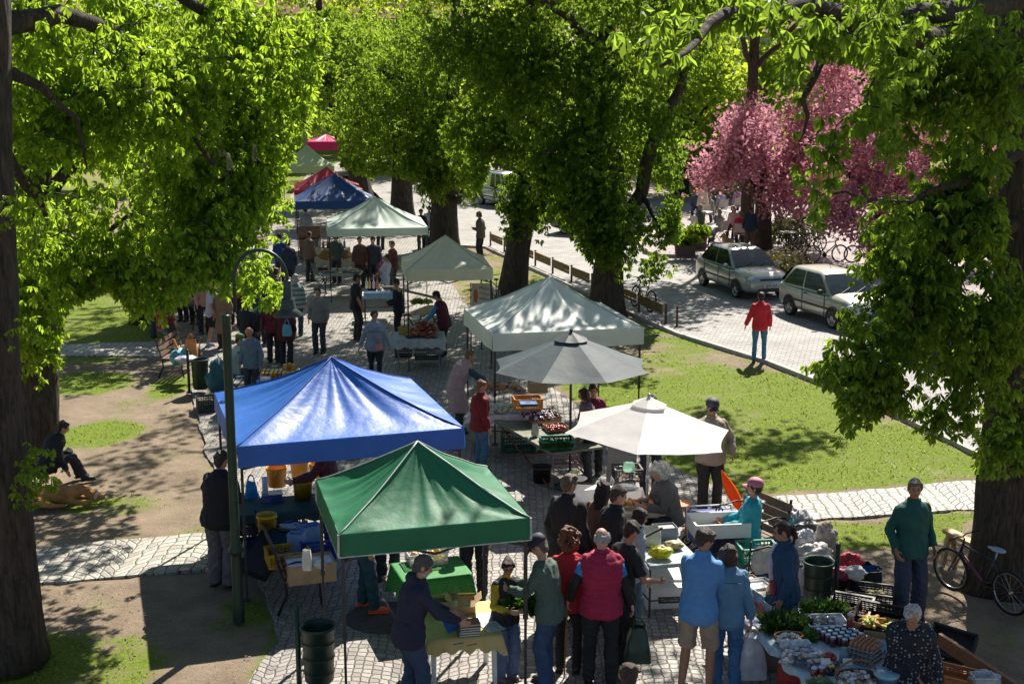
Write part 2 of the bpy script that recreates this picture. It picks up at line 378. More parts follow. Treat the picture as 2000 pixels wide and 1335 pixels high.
COB2 = cobblemat('path_setts', 5.6, (.30, .28, .25), (.46, .43, .38), (.06, .055, .035), arc=.8, moss=.45)
sheet('promenade', rough_edge(PLAZA), 0.0, COB)
sheet('path', rough_edge(PATH_A, .3, .07, 3), -.008, COB2); sheet('path', rough_edge(PATH_B, .5, .1, 4), -.008, COB2); sheet('path', rough_edge(PATH_C, .3, .07, 5), -.008, COB2)
def streetmat():
    m, nt, b = newmat('street'); tc = nd(nt, 'ShaderNodeTexCoord')
    br = nd(nt, 'ShaderNodeTexBrick', i_Scale=1.0); br.inputs['Color1'].default_value = (.38, .365, .355, 1); br.inputs['Color2'].default_value = (.30, .29, .28, 1); br.inputs['Mortar'].default_value = (.15, .14, .13, 1)
    br.inputs['Mortar Size'].default_value = .012; br.inputs['Brick Width'].default_value = .24; br.inputs['Row Height'].default_value = .16
    mp = nd(nt, 'ShaderNodeMapping'); mp.inputs['Rotation'].default_value = (0, 0, .27); nt.links.new(tc.outputs['Object'], mp.inputs[0]); nt.links.new(mp.outputs[0], br.inputs[0])
    n = nd(nt, 'ShaderNodeTexNoise', i_Scale=.9, i_Detail=8.0, i_Roughness=.7); nt.links.new(tc.outputs['Object'], n.inputs['Vector'])
    r = nd(nt, 'ShaderNodeMapRange'); r.inputs[1].default_value = .3; r.inputs[2].default_value = .7; r.inputs[3].default_value = .6; r.inputs[4].default_value = 1.08; nt.links.new(n.outputs['Fac'], r.inputs[0])
    q = nd(nt, 'ShaderNodeMix', data_type='RGBA', blend_type='MULTIPLY'); q.inputs['Factor'].default_value = 1; nt.links.new(br.outputs[0], q.inputs['A']); nt.links.new(r.outputs[0], q.inputs['B'])
    nt.links.new(q.outputs['Result'], b.inputs['Base Color']); b.inputs['Roughness'].default_value = .8
    bp = nd(nt, 'ShaderNodeBump', i_Strength=.5, i_Distance=.01, invert=True); nt.links.new(br.outputs['Fac'], bp.inputs['Height']); nt.links.new(bp.outputs[0], b.inputs['Normal'])
    return m
sheet('street', STREET, 0.0, streetmat())
KERB = M((.42, .40, .37), .8, var=.2, sc=5, bump=.4)
kb = MB(); kp = [G(*p) for p in ((880, 480), (950, 484), (1325, 654), (1500, 708), (1700, 786), (1905, 886), (2400, 1152))]
for a, b in zip(kp, kp[1:]):
    k = max(1, int((b-a).length/1.0))
    for j in range(k):
        p = a.lerp(b, (j+.01)/k); q = a.lerp(b, (j+.99)/k); kb.bar(p+Vector((0, 0, .0)), q+Vector((0, 0, .0)), .13, .14)
tag(kb.build('kerb', KERB), kind='structure')
# cafe terrace: raised pavement across the street
TER = [G(*p).xy for p in ((1260, 496), (1290, 503), (1400, 506), (1560, 537), (1760, 618), (1960, 700), (2300, 830))] + [G(2300, 600).xy, G(1900, 400).xy, G(1300, 330).xy, G(1150, 345).xy]
sheet('terrace_pavement', TER, .14, M((.30, .25, .25), .85, var=.25, sc=3, bump=.5), th=.2)
# manhole
mh = MB(); c0 = G(745, 1205); mh.lathe([(0.01, .012), (.50, .012), (.52, .006), (.53, -.01)], (c0.x+.05, c0.y, 0), n=40)
tag(mh.build('manhole_cover', M((.07, .065, .06), .7, .3, var=.3, sc=12, bump=.4)), 'large round dark manhole cover set in the cobbles in front of the green tent legs', 'manhole cover')

# short grass: blades scattered where the lawn is
def grass_stuff():
    N = 230000
    X = rng.uniform(-12, 12, N); Y = 12+(rng.random(N)**1.5)*45
    gxi = np.clip(((X+24)/.2).astype(int), 0, 10**6)
    from_idx_x = np.searchsorted(gx, X)-1; from_idx_y = np.searchsorted(gy, Y)-1
    gv = GR[from_idx_y, from_idx_x]
    k = (rng.random(N) < (gv-.3)*.95)
    for poly in (PLAZA, PATH_A, PATH_B, PATH_C, STREET): k &= ~inpoly(poly, X, Y)
    px, py = proj(np.stack([X, Y, 0*X], 1)); k &= (px > -60) & (px < 2060) & (py < 1400)
    X, Y, gv = X[k], Y[k], gv[k]; n = len(X)
    Z = ZZ[np.searchsorted(gy, Y)-1, np.searchsorted(gx, X)-1]-.004
    h = rng.uniform(.012, .045, n)*(.6+.5*gv); a = rng.uniform(0, 2*pi, n); w = rng.uniform(.004, .009, n)*(1+Y/35)
    lx = rng.normal(0, .45, n)*h; ly = rng.normal(0, .45, n)*h
    V = np.empty((n, 4, 3)); c, s_ = np.cos(a)*w, np.sin(a)*w
    V[:, 0] = np.stack([X-c, Y-s_, Z], 1); V[:, 1] = np.stack([X+c, Y+s_, Z], 1)
    V[:, 2] = np.stack([X+c*.8+lx, Y+s_*.8+ly, Z+h], 1); V[:, 3] = np.stack([X-c*.8+lx, Y-s_*.8+ly, Z+h*.95], 1)
    F = np.arange(n*4).reshape(n, 4)
    o = np_mesh('grass', V.reshape(-1, 3), F, leafmat('grass_blade', (.07, .11, .014), (.19, .27, .035), (.34, .44, .05), .45, .5, pale=(.34, .30, .10)))
    tag(o, 'short green grass growing in patches on the lawns and bare earth', 'grass', kind='stuff')
grass_stuff()

def litter(name, label, cat, n, box, cols, size, keep=None, seed=5):
    r = np.random.default_rng(seed); X = r.uniform(box[0], box[1], n); Y = box[2]+(box[3]-box[2])*r.random(n)**1.3
    if keep is not None: k = inpoly(keep, X, Y); X, Y = X[k], Y[k]; n = len(X)
    s = size*r.uniform(.5, 1.3, n); a = r.uniform(0, 6.28, n); t = r.uniform(-.4, .4, n); Z = np.full(n, .012); c, d = np.cos(a)*s, np.sin(a)*s
    V = np.stack([np.stack([X-c, Y-d, Z], 1), np.stack([X+d*.5, Y-c*.5, Z+s*.3*t], 1), np.stack([X+c, Y+d, Z+s*t*.8], 1), np.stack([X-d*.5, Y+c*.5, Z+.003], 1)], 1).reshape(-1, 3)
    o = np_mesh(name, V, np.arange(n*4).reshape(n, 4), leafmat(name, *cols, .2, .7)); tag(o, label, cat, kind='stuff')
litter('fallen_petals', 'tiny dry leaves, bud scales and petals scattered over the cobbles and earth', 'leaf litter', 9000, (-9, 9, 12, 44), ((.10, .06, .03), (.34, .26, .14), (.3, .3, .1)), .020)
litter('daisies', 'small white and yellow flowers dotted in the right lawn', 'flowers', 5000, (-1, 12, 16, 34), ((.5, .5, .3), (.75, .75, .65), (.5, .5, .4)), .014, LAWN, 6)
# ------------------------------------------------------------------ trees
def leaf_template(kind, r):
    """palmate chestnut leaf: leaflets fan out from the stalk end (+Y), drooping; two quads per leaflet"""
    V = []; F = []
    if kind == 'palm':
        angs = [-112, -72, -36, 0, 36, 72, 112]; lens = [.52, .78, .95, 1.0, .95, .78, .52]
    elif kind == 'palm5':
        angs = [-95, -48, 0, 48, 95]; lens = [.6, .9, 1.0, .9, .6]
    else: angs = [0, 70, -70]; lens = [1, .8, .8]
    for a, l in zip(angs, lens):
        a = R(a+r.uniform(-7, 7)); l *= r.uniform(.85, 1.1); dr = R(r.uniform(15, 70)); w = .175*l*(1.0 if kind != 'tri' else 1.5)
        d = Vector((math.sin(a), math.cos(a), 0)); sd = Vector((math.cos(a), -math.sin(a), 0))
        def P(t, sidev, lift=0):
            q = d*(l*t*math.cos(dr*t)) + Vector((0, 0, -l*t*math.sin(dr*t))) + sd*sidev + Vector((0, 0, lift)); return q
        n = len(V); fold = .045*l
        V += [P(.03, 0), P(.42, w*.55, fold*.6), P(.74, w, fold), P(1, 0, 0), P(.74, -w, fold), P(.42, -w*.55, fold*.6)]
        F += [(n, n+1, n+2, n+3), (n, n+3, n+4, n+5)]
    return np.array([tuple(v) for v in V]), np.array(F)
TPL = {k: [leaf_template(k, random.Random(i)) for i in range(6)] for k in ('palm', 'palm5', 'tri')}
def rotmats(yaw, tilt, roll):
    cy, sy = np.cos(yaw), np.sin(yaw); ct, st = np.cos(tilt), np.sin(tilt); cr, sr = np.cos(roll), np.sin(roll)
    n = len(yaw); Z = np.zeros(n); O = np.ones(n)
    Rz = np.stack([cy, -sy, Z, sy, cy, Z, Z, Z, O], 1).reshape(n, 3, 3); Rx = np.stack([O, Z, Z, Z, ct, -st, Z, st, ct], 1).reshape(n, 3, 3)
    Ry = np.stack([cr, Z, sr, Z, O, Z, -sr, Z, cr], 1).reshape(n, 3, 3)
    return Rz @ Rx @ Ry
def place_leaves(pos, size, kind, yaw=None, tilt=None):
    n = len(pos); yaw = rng.uniform(0, 2*pi, n) if yaw is None else yaw
    tilt = rng.normal(-.35, .45, n) if tilt is None else tilt
    Rm = rotmats(yaw, tilt, rng.normal(0, .35, n)); VV = []; FF = []; off = 0; ch = rng.integers(0, 6, n)
    for k in range(6):
        s = ch == k; m = int(s.sum())
        if not m: continue
        tv, tf = TPL[kind][k]
        v = np.einsum('nij,vj->nvi', Rm[s], tv)*size[s][:, None, None] + pos[s][:, None, :]
        VV.append(v.reshape(-1, 3)); f = tf[None]+(np.arange(m)*len(tv))[:, None, None]+off; FF.append(f.reshape(-1, 4)); off += m*len(tv)
    return np.concatenate(VV), np.concatenate(FF)
CHEST = leafmat('chestnut_leaf', (.035, .095, .007), (.10, .19, .014), (.48, .68, .05), .60, .42, pale=(.2, .27, .02), spec=.4)
CHESTM = leafmat('chestnut_leaf_shade', (.028, .085, .007), (.085, .165, .013), (.35, .52, .045), .54, .45, pale=(.18, .25, .02), spec=.35)  # darker copy of the leaf: shade of the crowns put into the colour
CHESTD = leafmat('chestnut_leaf_deep_shade', (.022, .07, .007), (.06, .13, .012), (.24, .44, .022), .44, .42, pale=(.12, .18, .02), spec=.35)  # deepest leaf copy, darkened to stand for a crown in shade
CHESTF = leafmat('chestnut_leaf_far', (.035, .09, .007), (.10, .18, .014), (.38, .55, .05), .55, .5, pale=(.18, .24, .02), spec=.3)
LIND = leafmat('lime_leaf', (.07, .12, .012), (.15, .24, .02), (.52, .66, .05), .58, .5)
def np_tubes(segs, n=5):
    """segs: list of (p0, p1, r0, r1) -> arrays"""
    V = []; F = []
    t = np.linspace(0, 2*pi, n, endpoint=False)
    for i, (a, b, r0, r1) in enumerate(segs):
        x, y, d = frame_of(Vector(b)-Vector(a)); x = np.array(x); y = np.array(y)
        c = np.cos(t)[:, None]*x+np.sin(t)[:, None]*y
        V.append(np.array(a)+c*r0); V.append(np.array(b)+c*r1); o = i*2*n
        for j in range(n): F.append((o+j, o+(j+1) % n, o+n+(j+1) % n, o+n+j))
    return np.concatenate(V), np.array(F)
def trunk_mesh(path, r, parent, flare=1.35, seed=0, name='trunk'):
    """path: points, r: radii; ridged bark-like outline with root flare"""
    pts = []; rr = []
    for i in range(len(path)-1):
        a, b = Vector(path[i]), Vector(path[i+1]); k = max(2, int((b-a).length/.22))
        for j in range(k): pts.append(a.lerp(b, j/k)); rr.append(r[i]+(r[i+1]-r[i])*j/k)
    pts.append(Vector(path[-1])); rr.append(r[-1])
    z0 = pts[0].z; n = 28; rings = []
    for i, (p, q) in enumerate(zip(pts, rr)):
        d = (pts[min(i+1, len(pts)-1)]-pts[max(i-1, 0)]).normalized(); x = Vector((1, 0, 0)); x = (x-d*x.dot(d)).normalized(); y = d.cross(x)
        hgt = (p.z-z0)/max(rr[0], .05); fl = 1+(flare-1)*math.exp(-hgt*1.1); ring = []
        for j in range(n):
            a = 2*pi*j/n
            wob = 1+.10*mnoise.noise(Vector((math.cos(a)*1.5, math.sin(a)*1.5, p.z*.8+seed)))+.05*mnoise.noise(Vector((math.cos(a)*6, math.sin(a)*6, p.z*2+seed)))
            ro = 1+(fl-1)*(.55+.9*max(0, math.sin(a*2.5+seed))**2)
            ring.append(p+(x*math.cos(a)+y*math.sin(a))*q*wob*ro)
        rings.append(ring)
    return MB().rings(rings, True).build(name, BARK, parent)
def limb_mesh(limbs, parent):
    for L in limbs:
        pts = [Vector(q[:3]) for q in L]; rr = [q[3] for q in L]; P = []; RR = []
        for i in range(len(pts)-1):
            k = max(2, int((pts[i+1]-pts[i]).length/.3))
            for j in range(k):
                t = j/k; p = pts[i].lerp(pts[i+1], t); w = .05*min(1, RR[-1]*4 if RR else 1)
                P.append(p+Vector((mnoise.noise(p*1.3), mnoise.noise(p*1.3+Vector((5, 0, 0))), mnoise.noise(p*1.3+Vector((0, 5, 0)))))*.12*(1 if i+j else 0)); RR.append(rr[i]+(rr[i+1]-rr[i])*t)
        P.append(pts[-1]); RR.append(rr[-1])
        MB().tube(P, RR, 9).build('limb', BARK, parent)
def crown_points(blobs, seed, thr=-.12, fq=.62, shell=.35):
    """cluster centres in ellipsoids; a noise field opens gaps"""
    r = np.random.default_rng(seed); out = []
    for (cx, cy, cz, rx, ry, rz, n) in blobs:
        k = 0; tries = 0
        while k < n and tries < n*8:
            tries += 1; v = r.normal(size=3); v /= np.linalg.norm(v); q = (shell+(1-shell)*r.random())**(1/1.6) if r.random() < .8 else r.random()
            p = Vector((cx+v[0]*rx*q, cy+v[1]*ry*q, cz+v[2]*rz*q))
            if mnoise.noise(p*fq+Vector((seed*3.1, 0, 0))) + .35*mnoise.noise(p*1.9+Vector((0, seed, 0))) < thr: continue
            out.append(tuple(p)); k += 1
    return np.array(out)
# openings between the boughs, as (x0, y0, x1, y1) sight lines kept free of twigs
def prune(P, windows, marg=0):
    if windows is None or not len(P): return P
    px, py = proj(P); k = np.ones(len(P), bool)
    for poly in windows: k &= ~inpoly(poly, px, py)
    return P[k]
def nearest_src(p, src):
    d = ((src[:, :3]-p)**2).sum(1)*(1) ; return src[int(d.argmin())]
def tree(label, base, path, radii, limbs, blobs, leaf=.2, per=6, kind='palm', mat=None, seed=1, thr=-.12, windows=None, group='horse chestnut trees', twigs=True,
         name='chestnut_tree', cat='tree', flare=1.22, spread=.28, shell=.35, fq=.62, flowers=0, sprouts=None, tilt=-.35):
    base = Vector(base); t = thing(name, label, cat, base, group=group)
    L = lambda p: (p[0]-base.x, p[1]-base.y, p[2]-base.z)
    trunk_mesh([L(p) for p in path], radii, t, flare, seed)
    limb_mesh([[(*L(q), q[3]) for q in lb] for lb in limbs], t)
    C = crown_points(blobs, seed, thr, fq, shell)
    C = prune(C, windows)
    src = []
    for lb in limbs:
        for a, b in zip(lb, lb[1:]):
            for k in range(5): s_ = k/5; src.append([a[i]+(b[i]-a[i])*s_ for i in range(4)])
        src.append(list(lb[-1]))
    for a, b, ra, rb in zip(path, path[1:], radii, radii[1:]):
        for k in range(8):
            s_ = k/8; z = a[2]+(b[2]-a[2])*s_
            if z > base.z+2.0: src.append([a[0]+(b[0]-a[0])*s_, a[1]+(b[1]-a[1])*s_, z, ra])
    src = np.array(src, float)
    r = np.random.default_rng(seed+50); segs = []
    if twigs and len(C):
        order = np.argsort([np.min(((src[:, :3]-c)**2).sum(1)) for c in C]); nodes = src.copy()[:, :4]; nodes[:, 3] = np.minimum(nodes[:, 3], .05)
        nodes = list(map(list, nodes)); 
        NA = np.array(nodes)
        for i in order:
            c = C[i]; n0 = nearest_src(c, NA); a = Vector(n0[:3]); b = Vector(c); dl = (b-a).length
            if dl > .15 and dl < 4.5:
                r0 = min(max(.006+.006*dl, .006), n0[3] if n0[3] > .008 else .008); mid = a.lerp(b, .5)+Vector((r.normal()*.08*dl, r.normal()*.08*dl, .09*dl))
                segs += [(tuple(a), tuple(mid), r0*1.2, r0), (tuple(mid), tuple(b), r0, r0*.5)]
                NA = np.vstack([NA, [*mid, r0], [*b, r0*.6]])
        if segs:
            V, F = np_tubes(segs, 4); np_mesh('twigs', V-np.array(base), F, BARK, t)
    # rosettes of leaves
    n = len(C)*per; pos = np.repeat(C, per, 0); az = np.repeat(r.uniform(0, 2*pi, len(C)), per); el = np.repeat(r.uniform(-1.35, -.15, len(C)), per); tt = np.tile(np.linspace(-.25, 1, per), len(C))*spread*np.repeat(r.uniform(1.4, 3.0, len(C)), per)
    yaw = az+r.normal(0, 1.1, n); d = np.stack([-np.sin(az)*np.cos(el), np.cos(az)*np.cos(el), np.sin(el)], 1)
    pos = pos + d*tt[:, None] + r.normal(0, spread*.36, (n, 3))
    pos = prune(pos, windows) if windows is not None else pos
    yaw = r.uniform(0, 2*pi, len(pos))
    V, F = place_leaves(pos, leaf*r.uniform(.65, 1.15, len(pos)), kind, yaw+r.normal(0, .4, len(pos)), r.normal(tilt, .42, len(pos)))
    np_mesh('crown', V-np.array(base), F, mat or CHEST, t)
    if flowers:
        fm = MB(); rr = random.Random(seed)
        for k in range(60):
            h = k/60; a = k*2.4; q = .055*(1-h*.85)
            fm.box((math.cos(a)*q, math.sin(a)*q, .02+.24*h), (.018, .018, .014), rz=a)
        fm.mat(1).cyl((0, 0, -.05), (0, 0, .25), .005, .003, 5); me = fm.mesh('flower_spike'); me.materials.append(M((.62, .58, .42), .7, trans=.3)); me.materials.append(M((.12, .16, .03)))
        Cf = [c for c in C]; rr.shuffle(Cf); px, py = proj(np.array(Cf)); k = 0
        for c, x, y in zip(Cf, px, py):
            if flowers[0] < x < flowers[2] and flowers[1] < y < flowers[3] and k < flowers[4]:
                o = link('flower_spike', me, t); o.location = Vector(c)-base+Vector((0, 0, .06)); o.rotation_euler = (rr.uniform(-.2, .2), rr.uniform(-.2, .2), 0); k += 1
    return t
def b3(px, py, Y, rx, ry, rz, n):  # ellipsoid of boughs centred where a pixel's sight line meets distance Y
    c = at(px, py, Y); return (c.x, c.y, c.z, rx, ry, rz, n)
def lp(px, py, Y, r): c = at(px, py, Y); return (c.x, c.y, c.z, r)
# sight lines left open by the boughs (market, street, cherry trees)
W_ALL = [[(560, 330), (600, 280), (660, 262), (690, 330), (735, 350), (735, 480), (700, 600), (600, 500), (590, 470), (560, 430)]]
MK = [(540, 480), (600, 440), (590, 360), (560, 310), (600, 255), (640, 258), (650, 330), (720, 345), (760, 345), (760, 420), (845, 430), (880, 470), (960, 470), (975, 560), (1010, 580), (1080, 560), (1080, 1335), (300, 1335), (300, 660), (420, 640), (440, 560)]
def rel(pts): return pts
# T1: left foreground chestnut
p1 = [at(22, 1290, 14.75), at(8, 1100, 14.75), at(-14, 800, 14.8), at(-26, 500, 14.9), at(-32, 150, 15), at(-36, -350, 15.1), at(-20, -900, 15.3)]
LEFTKEEP = [(118, 1335), (116, 705), (130, 590), (215, 560), (300, 655), (380, 560), (440, 585), (470, 560), (482, 600), (560, 600), (592, 470), (578, 420), (562, 330), (600, 260), (640, 100), (640, -60), (3000, -60), (3000, 1335)]
t1 = tree('nearest chestnut tree at the left edge, thick dark trunk and sunlit drooping crown', G(22, 1292), p1, [.40, .355, .34, .32, .29, .25, .2],
  [[(*at(-25, 60, 15), .16), (*at(120, 20, 16), .11), (*at(240, 75, 17), .075), (*at(330, 170, 18), .04), (*at(420, 330, 18.5), .02)],
   [(*at(-28, 120, 15), .09), (*at(90, 165, 15.6), .055), (*at(145, 225, 16), .03), (*at(170, 330, 16.4), .012)],
   [(*at(-30, -150, 15), .2), (*at(200, -120, 17), .12), (*at(420, 40, 19), .07), (*at(500, 230, 20), .03), (*at(520, 380, 20), .015)],
   [(*at(-28, 250, 15), .09), (*at(40, 330, 16.5), .06), (*at(100, 450, 18), .03)],
   [(*at(-30, -300, 15), .2), (-4, 20, 9.6, .1), (-2, 22.5, 9.4, .05)]],
  [b3(110, 90, 16.5, 1.3, 1.3, .8, 75), b3(330, 60, 18.5, 1.4, 1.5, .9, 120), b3(500, 90, 20, 1.2, 1.5, 1.0, 110), b3(220, 230, 17.5, 1.2, 1.3, .9, 110), b3(400, 250, 19, 1.3, 1.4, 1.0, 130),
   b3(520, 270, 20, .8, 1.3, 1.0, 80), b3(90, 300, 17, 1.0, 1.2, .8, 60), b3(300, 400, 18.5, 1.2, 1.2, .75, 110), b3(460, 420, 19.5, 1.0, 1.2, .75, 100), b3(130, 470, 18.5, .9, 1.3, .8, 80),
   b3(330, 520, 18.5, .6, .7, .42, 50), b3(420, 500, 18.8, .6, .6, .4, 40), b3(510, 545, 17.3, .32, .4, .28, 12), b3(220, 520, 18.6, .8, .8, .45, 64), b3(520, 480, 19.3, .5, .5, .4, 26), (-5.5, 18.5, 9.4, 2.4, 2.4, .8, 30)],
  leaf=.142, per=8, seed=3, windows=[LEFTKEEP], thr=.06, spread=.24, tilt=-.55, flowers=(150, 180, 560, 420, 26))
def shoots(parent, base, spots, leaf=.13, seed=5, mat=None, name='shoot'):
    r = np.random.default_rng(seed); C = []
    for (px, py, Y, rx, rz, n) in spots:
        c = at(px, py, Y)
        for k in range(n): v = r.normal(size=3)*.5; C.append((c.x+v[0]*rx, c.y+v[1]*rx, c.z+v[2]*rz))
    C = np.array(C); n = len(C)*5; pos = np.repeat(C, 5, 0)+r.normal(0, .07, (n, 3)); V, F = place_leaves(pos, leaf*r.uniform(.5, 1.1, n), 'palm', r.uniform(0, 6.28, n), r.normal(-.3, .4, n))
    np_mesh(name, V-np.array(base), F, mat, parent)
YOUNG = leafmat('young_leaf', (.10, .19, .012), (.20, .30, .02), (.34, .50, .03), .5, .42)
shoots(t1, t1.location, [(70, 885, 14.35, .16, .12, 5), (85, 925, 14.35, .2, .16, 8), (70, 960, 14.4, .14, .12, 5), (42, 650, 14.3, .14, .1, 4), (25, 420, 14.3, .2, .2, 5), (80, 440, 14.4, .15, .12, 4)], .11, 5, YOUNG)
# T2 behind it
B2 = G(72, 905)
Y2 = B2.y
t2 = tree('second chestnut tree from the left, just behind the nearest left trunk', B2, [at(72, 905, Y2), at(74, 700, Y2), at(72, 500, Y2), at(60, 200, Y2), at(60, -200, Y2)], [.37, .34, .32, .27, .2],
  [[(*at(74, 560, Y2), .14), (*at(160, 480, Y2), .08), (*at(250, 420, Y2), .03)], [(*at(70, 420, Y2), .14), (*at(200, 250, Y2), .08), (*at(380, 120, Y2), .03)], [(*at(72, 600, Y2), .06), (*at(40, 560, Y2-.8), .03)]],
  [b3(60, 560, Y2-.8, .9, .8, .9, 60), b3(60, 660, Y2-.7, .45, .5, .35, 20), b3(180, 470, Y2, 1.6, 1.6, 1.2, 120), b3(100, 250, Y2, 2, 2, 1.8, 120), b3(330, 330, Y2+1, 1.8, 2, 1.6, 140), b3(450, 200, Y2+1, 1.5, 2, 1.6, 100), b3(200, 40, Y2, 2.5, 2.5, 1.5, 120), b3(120, 540, Y2, 1.0, 1, .6, 60)],
  leaf=.16, per=6, thr=.05, seed=8, windows=[[(118, 1335), (116, 705), (130, 590), (215, 540), (300, 560), (480, 480), (562, 330), (600, 260), (640, -60), (3000, -60), (3000, 1335)]], tilt=-.5)
# left row farther on
for i, (x, y, lb, sd) in enumerate(((-10.5, 37, 'dark chestnut tree of the left row, seen through the hanging crown beside the red bag', 21), (-11.5, 52, 'chestnut tree at the far end of the left row, behind the foreground leaves', 22))):
    tree(lb, (x, y, 0), [(x, y, -.05), (x+.1, y, 3), (x, y, 8)], [.36, .3, .2], [[(x, y, 3.6, .13), (x+2, y-1, 5.5, .06)], [(x, y, 4.5, .12), (x-2, y+1, 6.5, .05)], [(x, y, 5, .1), (x+.5, y+2, 7.5, .05)]],
      [(x, y, 7, 4, 4, 3, 420), (x+2.2, y-1.5, 5, 2.2, 2.2, 1.5, 130)], leaf=.24, per=6, kind='palm5', mat=CHESTF, seed=sd, thr=.0, twigs=False, windows=[[(118, 1335), (116, 705), (130, 560), (300, 540), (480, 470), (562, 330), (600, 230), (3000, 200), (3000, 1335)]])
# T6: the big forked chestnut by the fence
B6 = G(1188, 616); Y6 = B6.y
def CK(*p): return list(p)
MIDKEEP = [[(300, 1335), (300, 500), (560, 400), (575, 300), (600, 255), (655, 258), (665, 320), (725, 350), (740, 335), (800, 345), (830, 410), (930, 405), (960, 300), (1000, 330), (955, 380), (990, 470), (1065, 470), (1080, 420), (1160, 520), (1225, 560), (1320, 530), (1340, 300), (1400, 250), (2100, 300), (2100, 1335)]]
tree('big forked chestnut tree beside the fence, its leaves hanging over the bicycle', B6,
  [at(1185, 620, Y6), at(1190, 500, Y6), at(1196, 420, Y6), at(1190, 250, Y6), at(1185, 60, Y6), at(1180, -200, Y6)], [.50, .43, .41, .30, .24, .14],
  [[(*at(1215, 440, Y6), .22), (*at(1250, 380, Y6), .20), (*at(1285, 250, Y6), .19), (*at(1330, 170, Y6), .15), (*at(1350, 90, Y6), .1), (*at(1380, -20, Y6), .05)],
   [(*at(1190, 220, Y6), .2), (*at(1050, 130, Y6), .15), (*at(930, 110, Y6), .11), (*at(830, 75, Y6), .06)],
   [(*at(1190, 320, Y6), .12), (*at(1120, 280, Y6-1), .07), (*at(1060, 300, Y6-2), .03)],
   [(*at(1250, 380, Y6), .1), (*at(1280, 430, Y6-.8), .05), (*at(1290, 480, Y6-1), .02)], [(*at(1185, 100, Y6), .16), (-.6, Y6-3, 9.8, .1), (-2.5, Y6-5, 10, .05)], [(*at(1185, 0, Y6), .16), (4.6, Y6-4, 10.4, .12), (6.0, 31, 10, .05), (7.4, 33.5, 10.1, .03)]],  # last limb added to carry the high boughs that shade the lawn
  [b3(1190, 100, Y6, 1.9, 2.2, 1.5, 230), b3(1080, 170, Y6-1, 2.0, 2, 1.3, 230), b3(1130, 300, Y6-.5, 1.5, 1.6, 1.2, 190), b3(1240, 260, Y6-.5, 1.3, 1.6, 1.2, 150), b3(1200, 410, Y6-1, 1.5, .9, .95, 130),
   b3(1265, 440, Y6-.8, .75, .8, .9, 75), b3(1280, 500, Y6-.9, .45, .5, .4, 26), b3(1120, 420, Y6-1, .8, .8, .9, 60), b3(960, 80, Y6-1, 2, 2, 1.2, 180), b3(1340, 60, Y6, 1.2, 1.6, 1.0, 80), b3(1330, 330, Y6, .5, .8, .6, 26),
   b3(1150, 360, Y6-1, .9, .8, .8, 70), b3(1100, 330, Y6-1, .9, 1, .7, 60), b3(1300, 400, Y6-.8, .6, .7, .8, 55), b3(1240, 520, Y6-1.2, .45, .5, .3, 18), (1.5, Y6, 11.3, 4, 4, 1.6, 260), (-2, Y6-4, 10.6, 2.8, 3, 1.1, 150), (.4, Y6-3.5, 10.1, 2.8, 2.8, .9, 300), (.3, Y6+.5, 10.8, 3, 4, .9, 260), (4.0, 33.5, 9.0, 1.8, 2, .8, 80), (6.0, 31, 9.9, 2.0, 2.4, .5, 100), (7.6, 33.8, 10.1, 1.8, 2.2, .5, 130), (2.7, 32, 9.0, 2.3, 2.2, .9, 170), (.8, 31, 9.9, 2, 2, .5, 90), b3(1275, 470, Y6-.9, .6, .6, .55, 45), b3(1170, 470, Y6-1.1, .7, .4, .5, 40)],  # boughs given by world position: mostly above view, added for their shade below
  leaf=.175, per=7, seed=12, mat=CHESTM, windows=MIDKEEP, thr=.0, tilt=-.5, spread=.3)
B5 = G(1004, 578); Y5 = B5.y
tree('slimmer leaning chestnut tree with leafy stem, left of the big forked one', B5, [at(1000, 585, Y5), at(1012, 480, Y5), at(1028, 400, Y5), at(1045, 280, Y5), at(1040, 60, Y5), at(1030, -150, Y5)], [.46, .37, .33, .24, .2, .1],
  [[(*at(1030, 350, Y5), .1), (*at(970, 300, Y5), .05), (*at(930, 280, Y5), .02)], [(*at(1040, 300, Y5), .12), (*at(1100, 200, Y5), .06)], [(*at(1040, 150, Y5), .12), (*at(940, 60, Y5), .06)]],
  [b3(1010, 130, Y5, 2.2, 2.2, 1.5, 230), b3(1035, 290, Y5, 1.4, 1.4, 1.1, 130), b3(1035, 400, Y5-.5, .7, .7, 1.0, 80), b3(990, 450, Y5-.5, .45, .5, .35, 18), b3(935, 260, Y5, 1.2, 1.4, .9, 90), b3(1000, 20, Y5, 3, 3, 1.3, 150), (-.5, Y5, 11.5, 4, 4, 1.6, 260), b3(1080, 400, Y5-.5, .8, .8, .6, 60), b3(960, 340, Y5-.5, .8, .9, .6, 50), (-1, Y5-2, 10.4, 2.8, 3.4, .9, 260)],  # world-placed boughs hang out of view, added to shade the plaza
  leaf=.185, per=7, seed=14, mat=CHESTM, windows=MIDKEEP, thr=.0, tilt=-.5)
B4 = G(868, 482); Y4 = B4.y
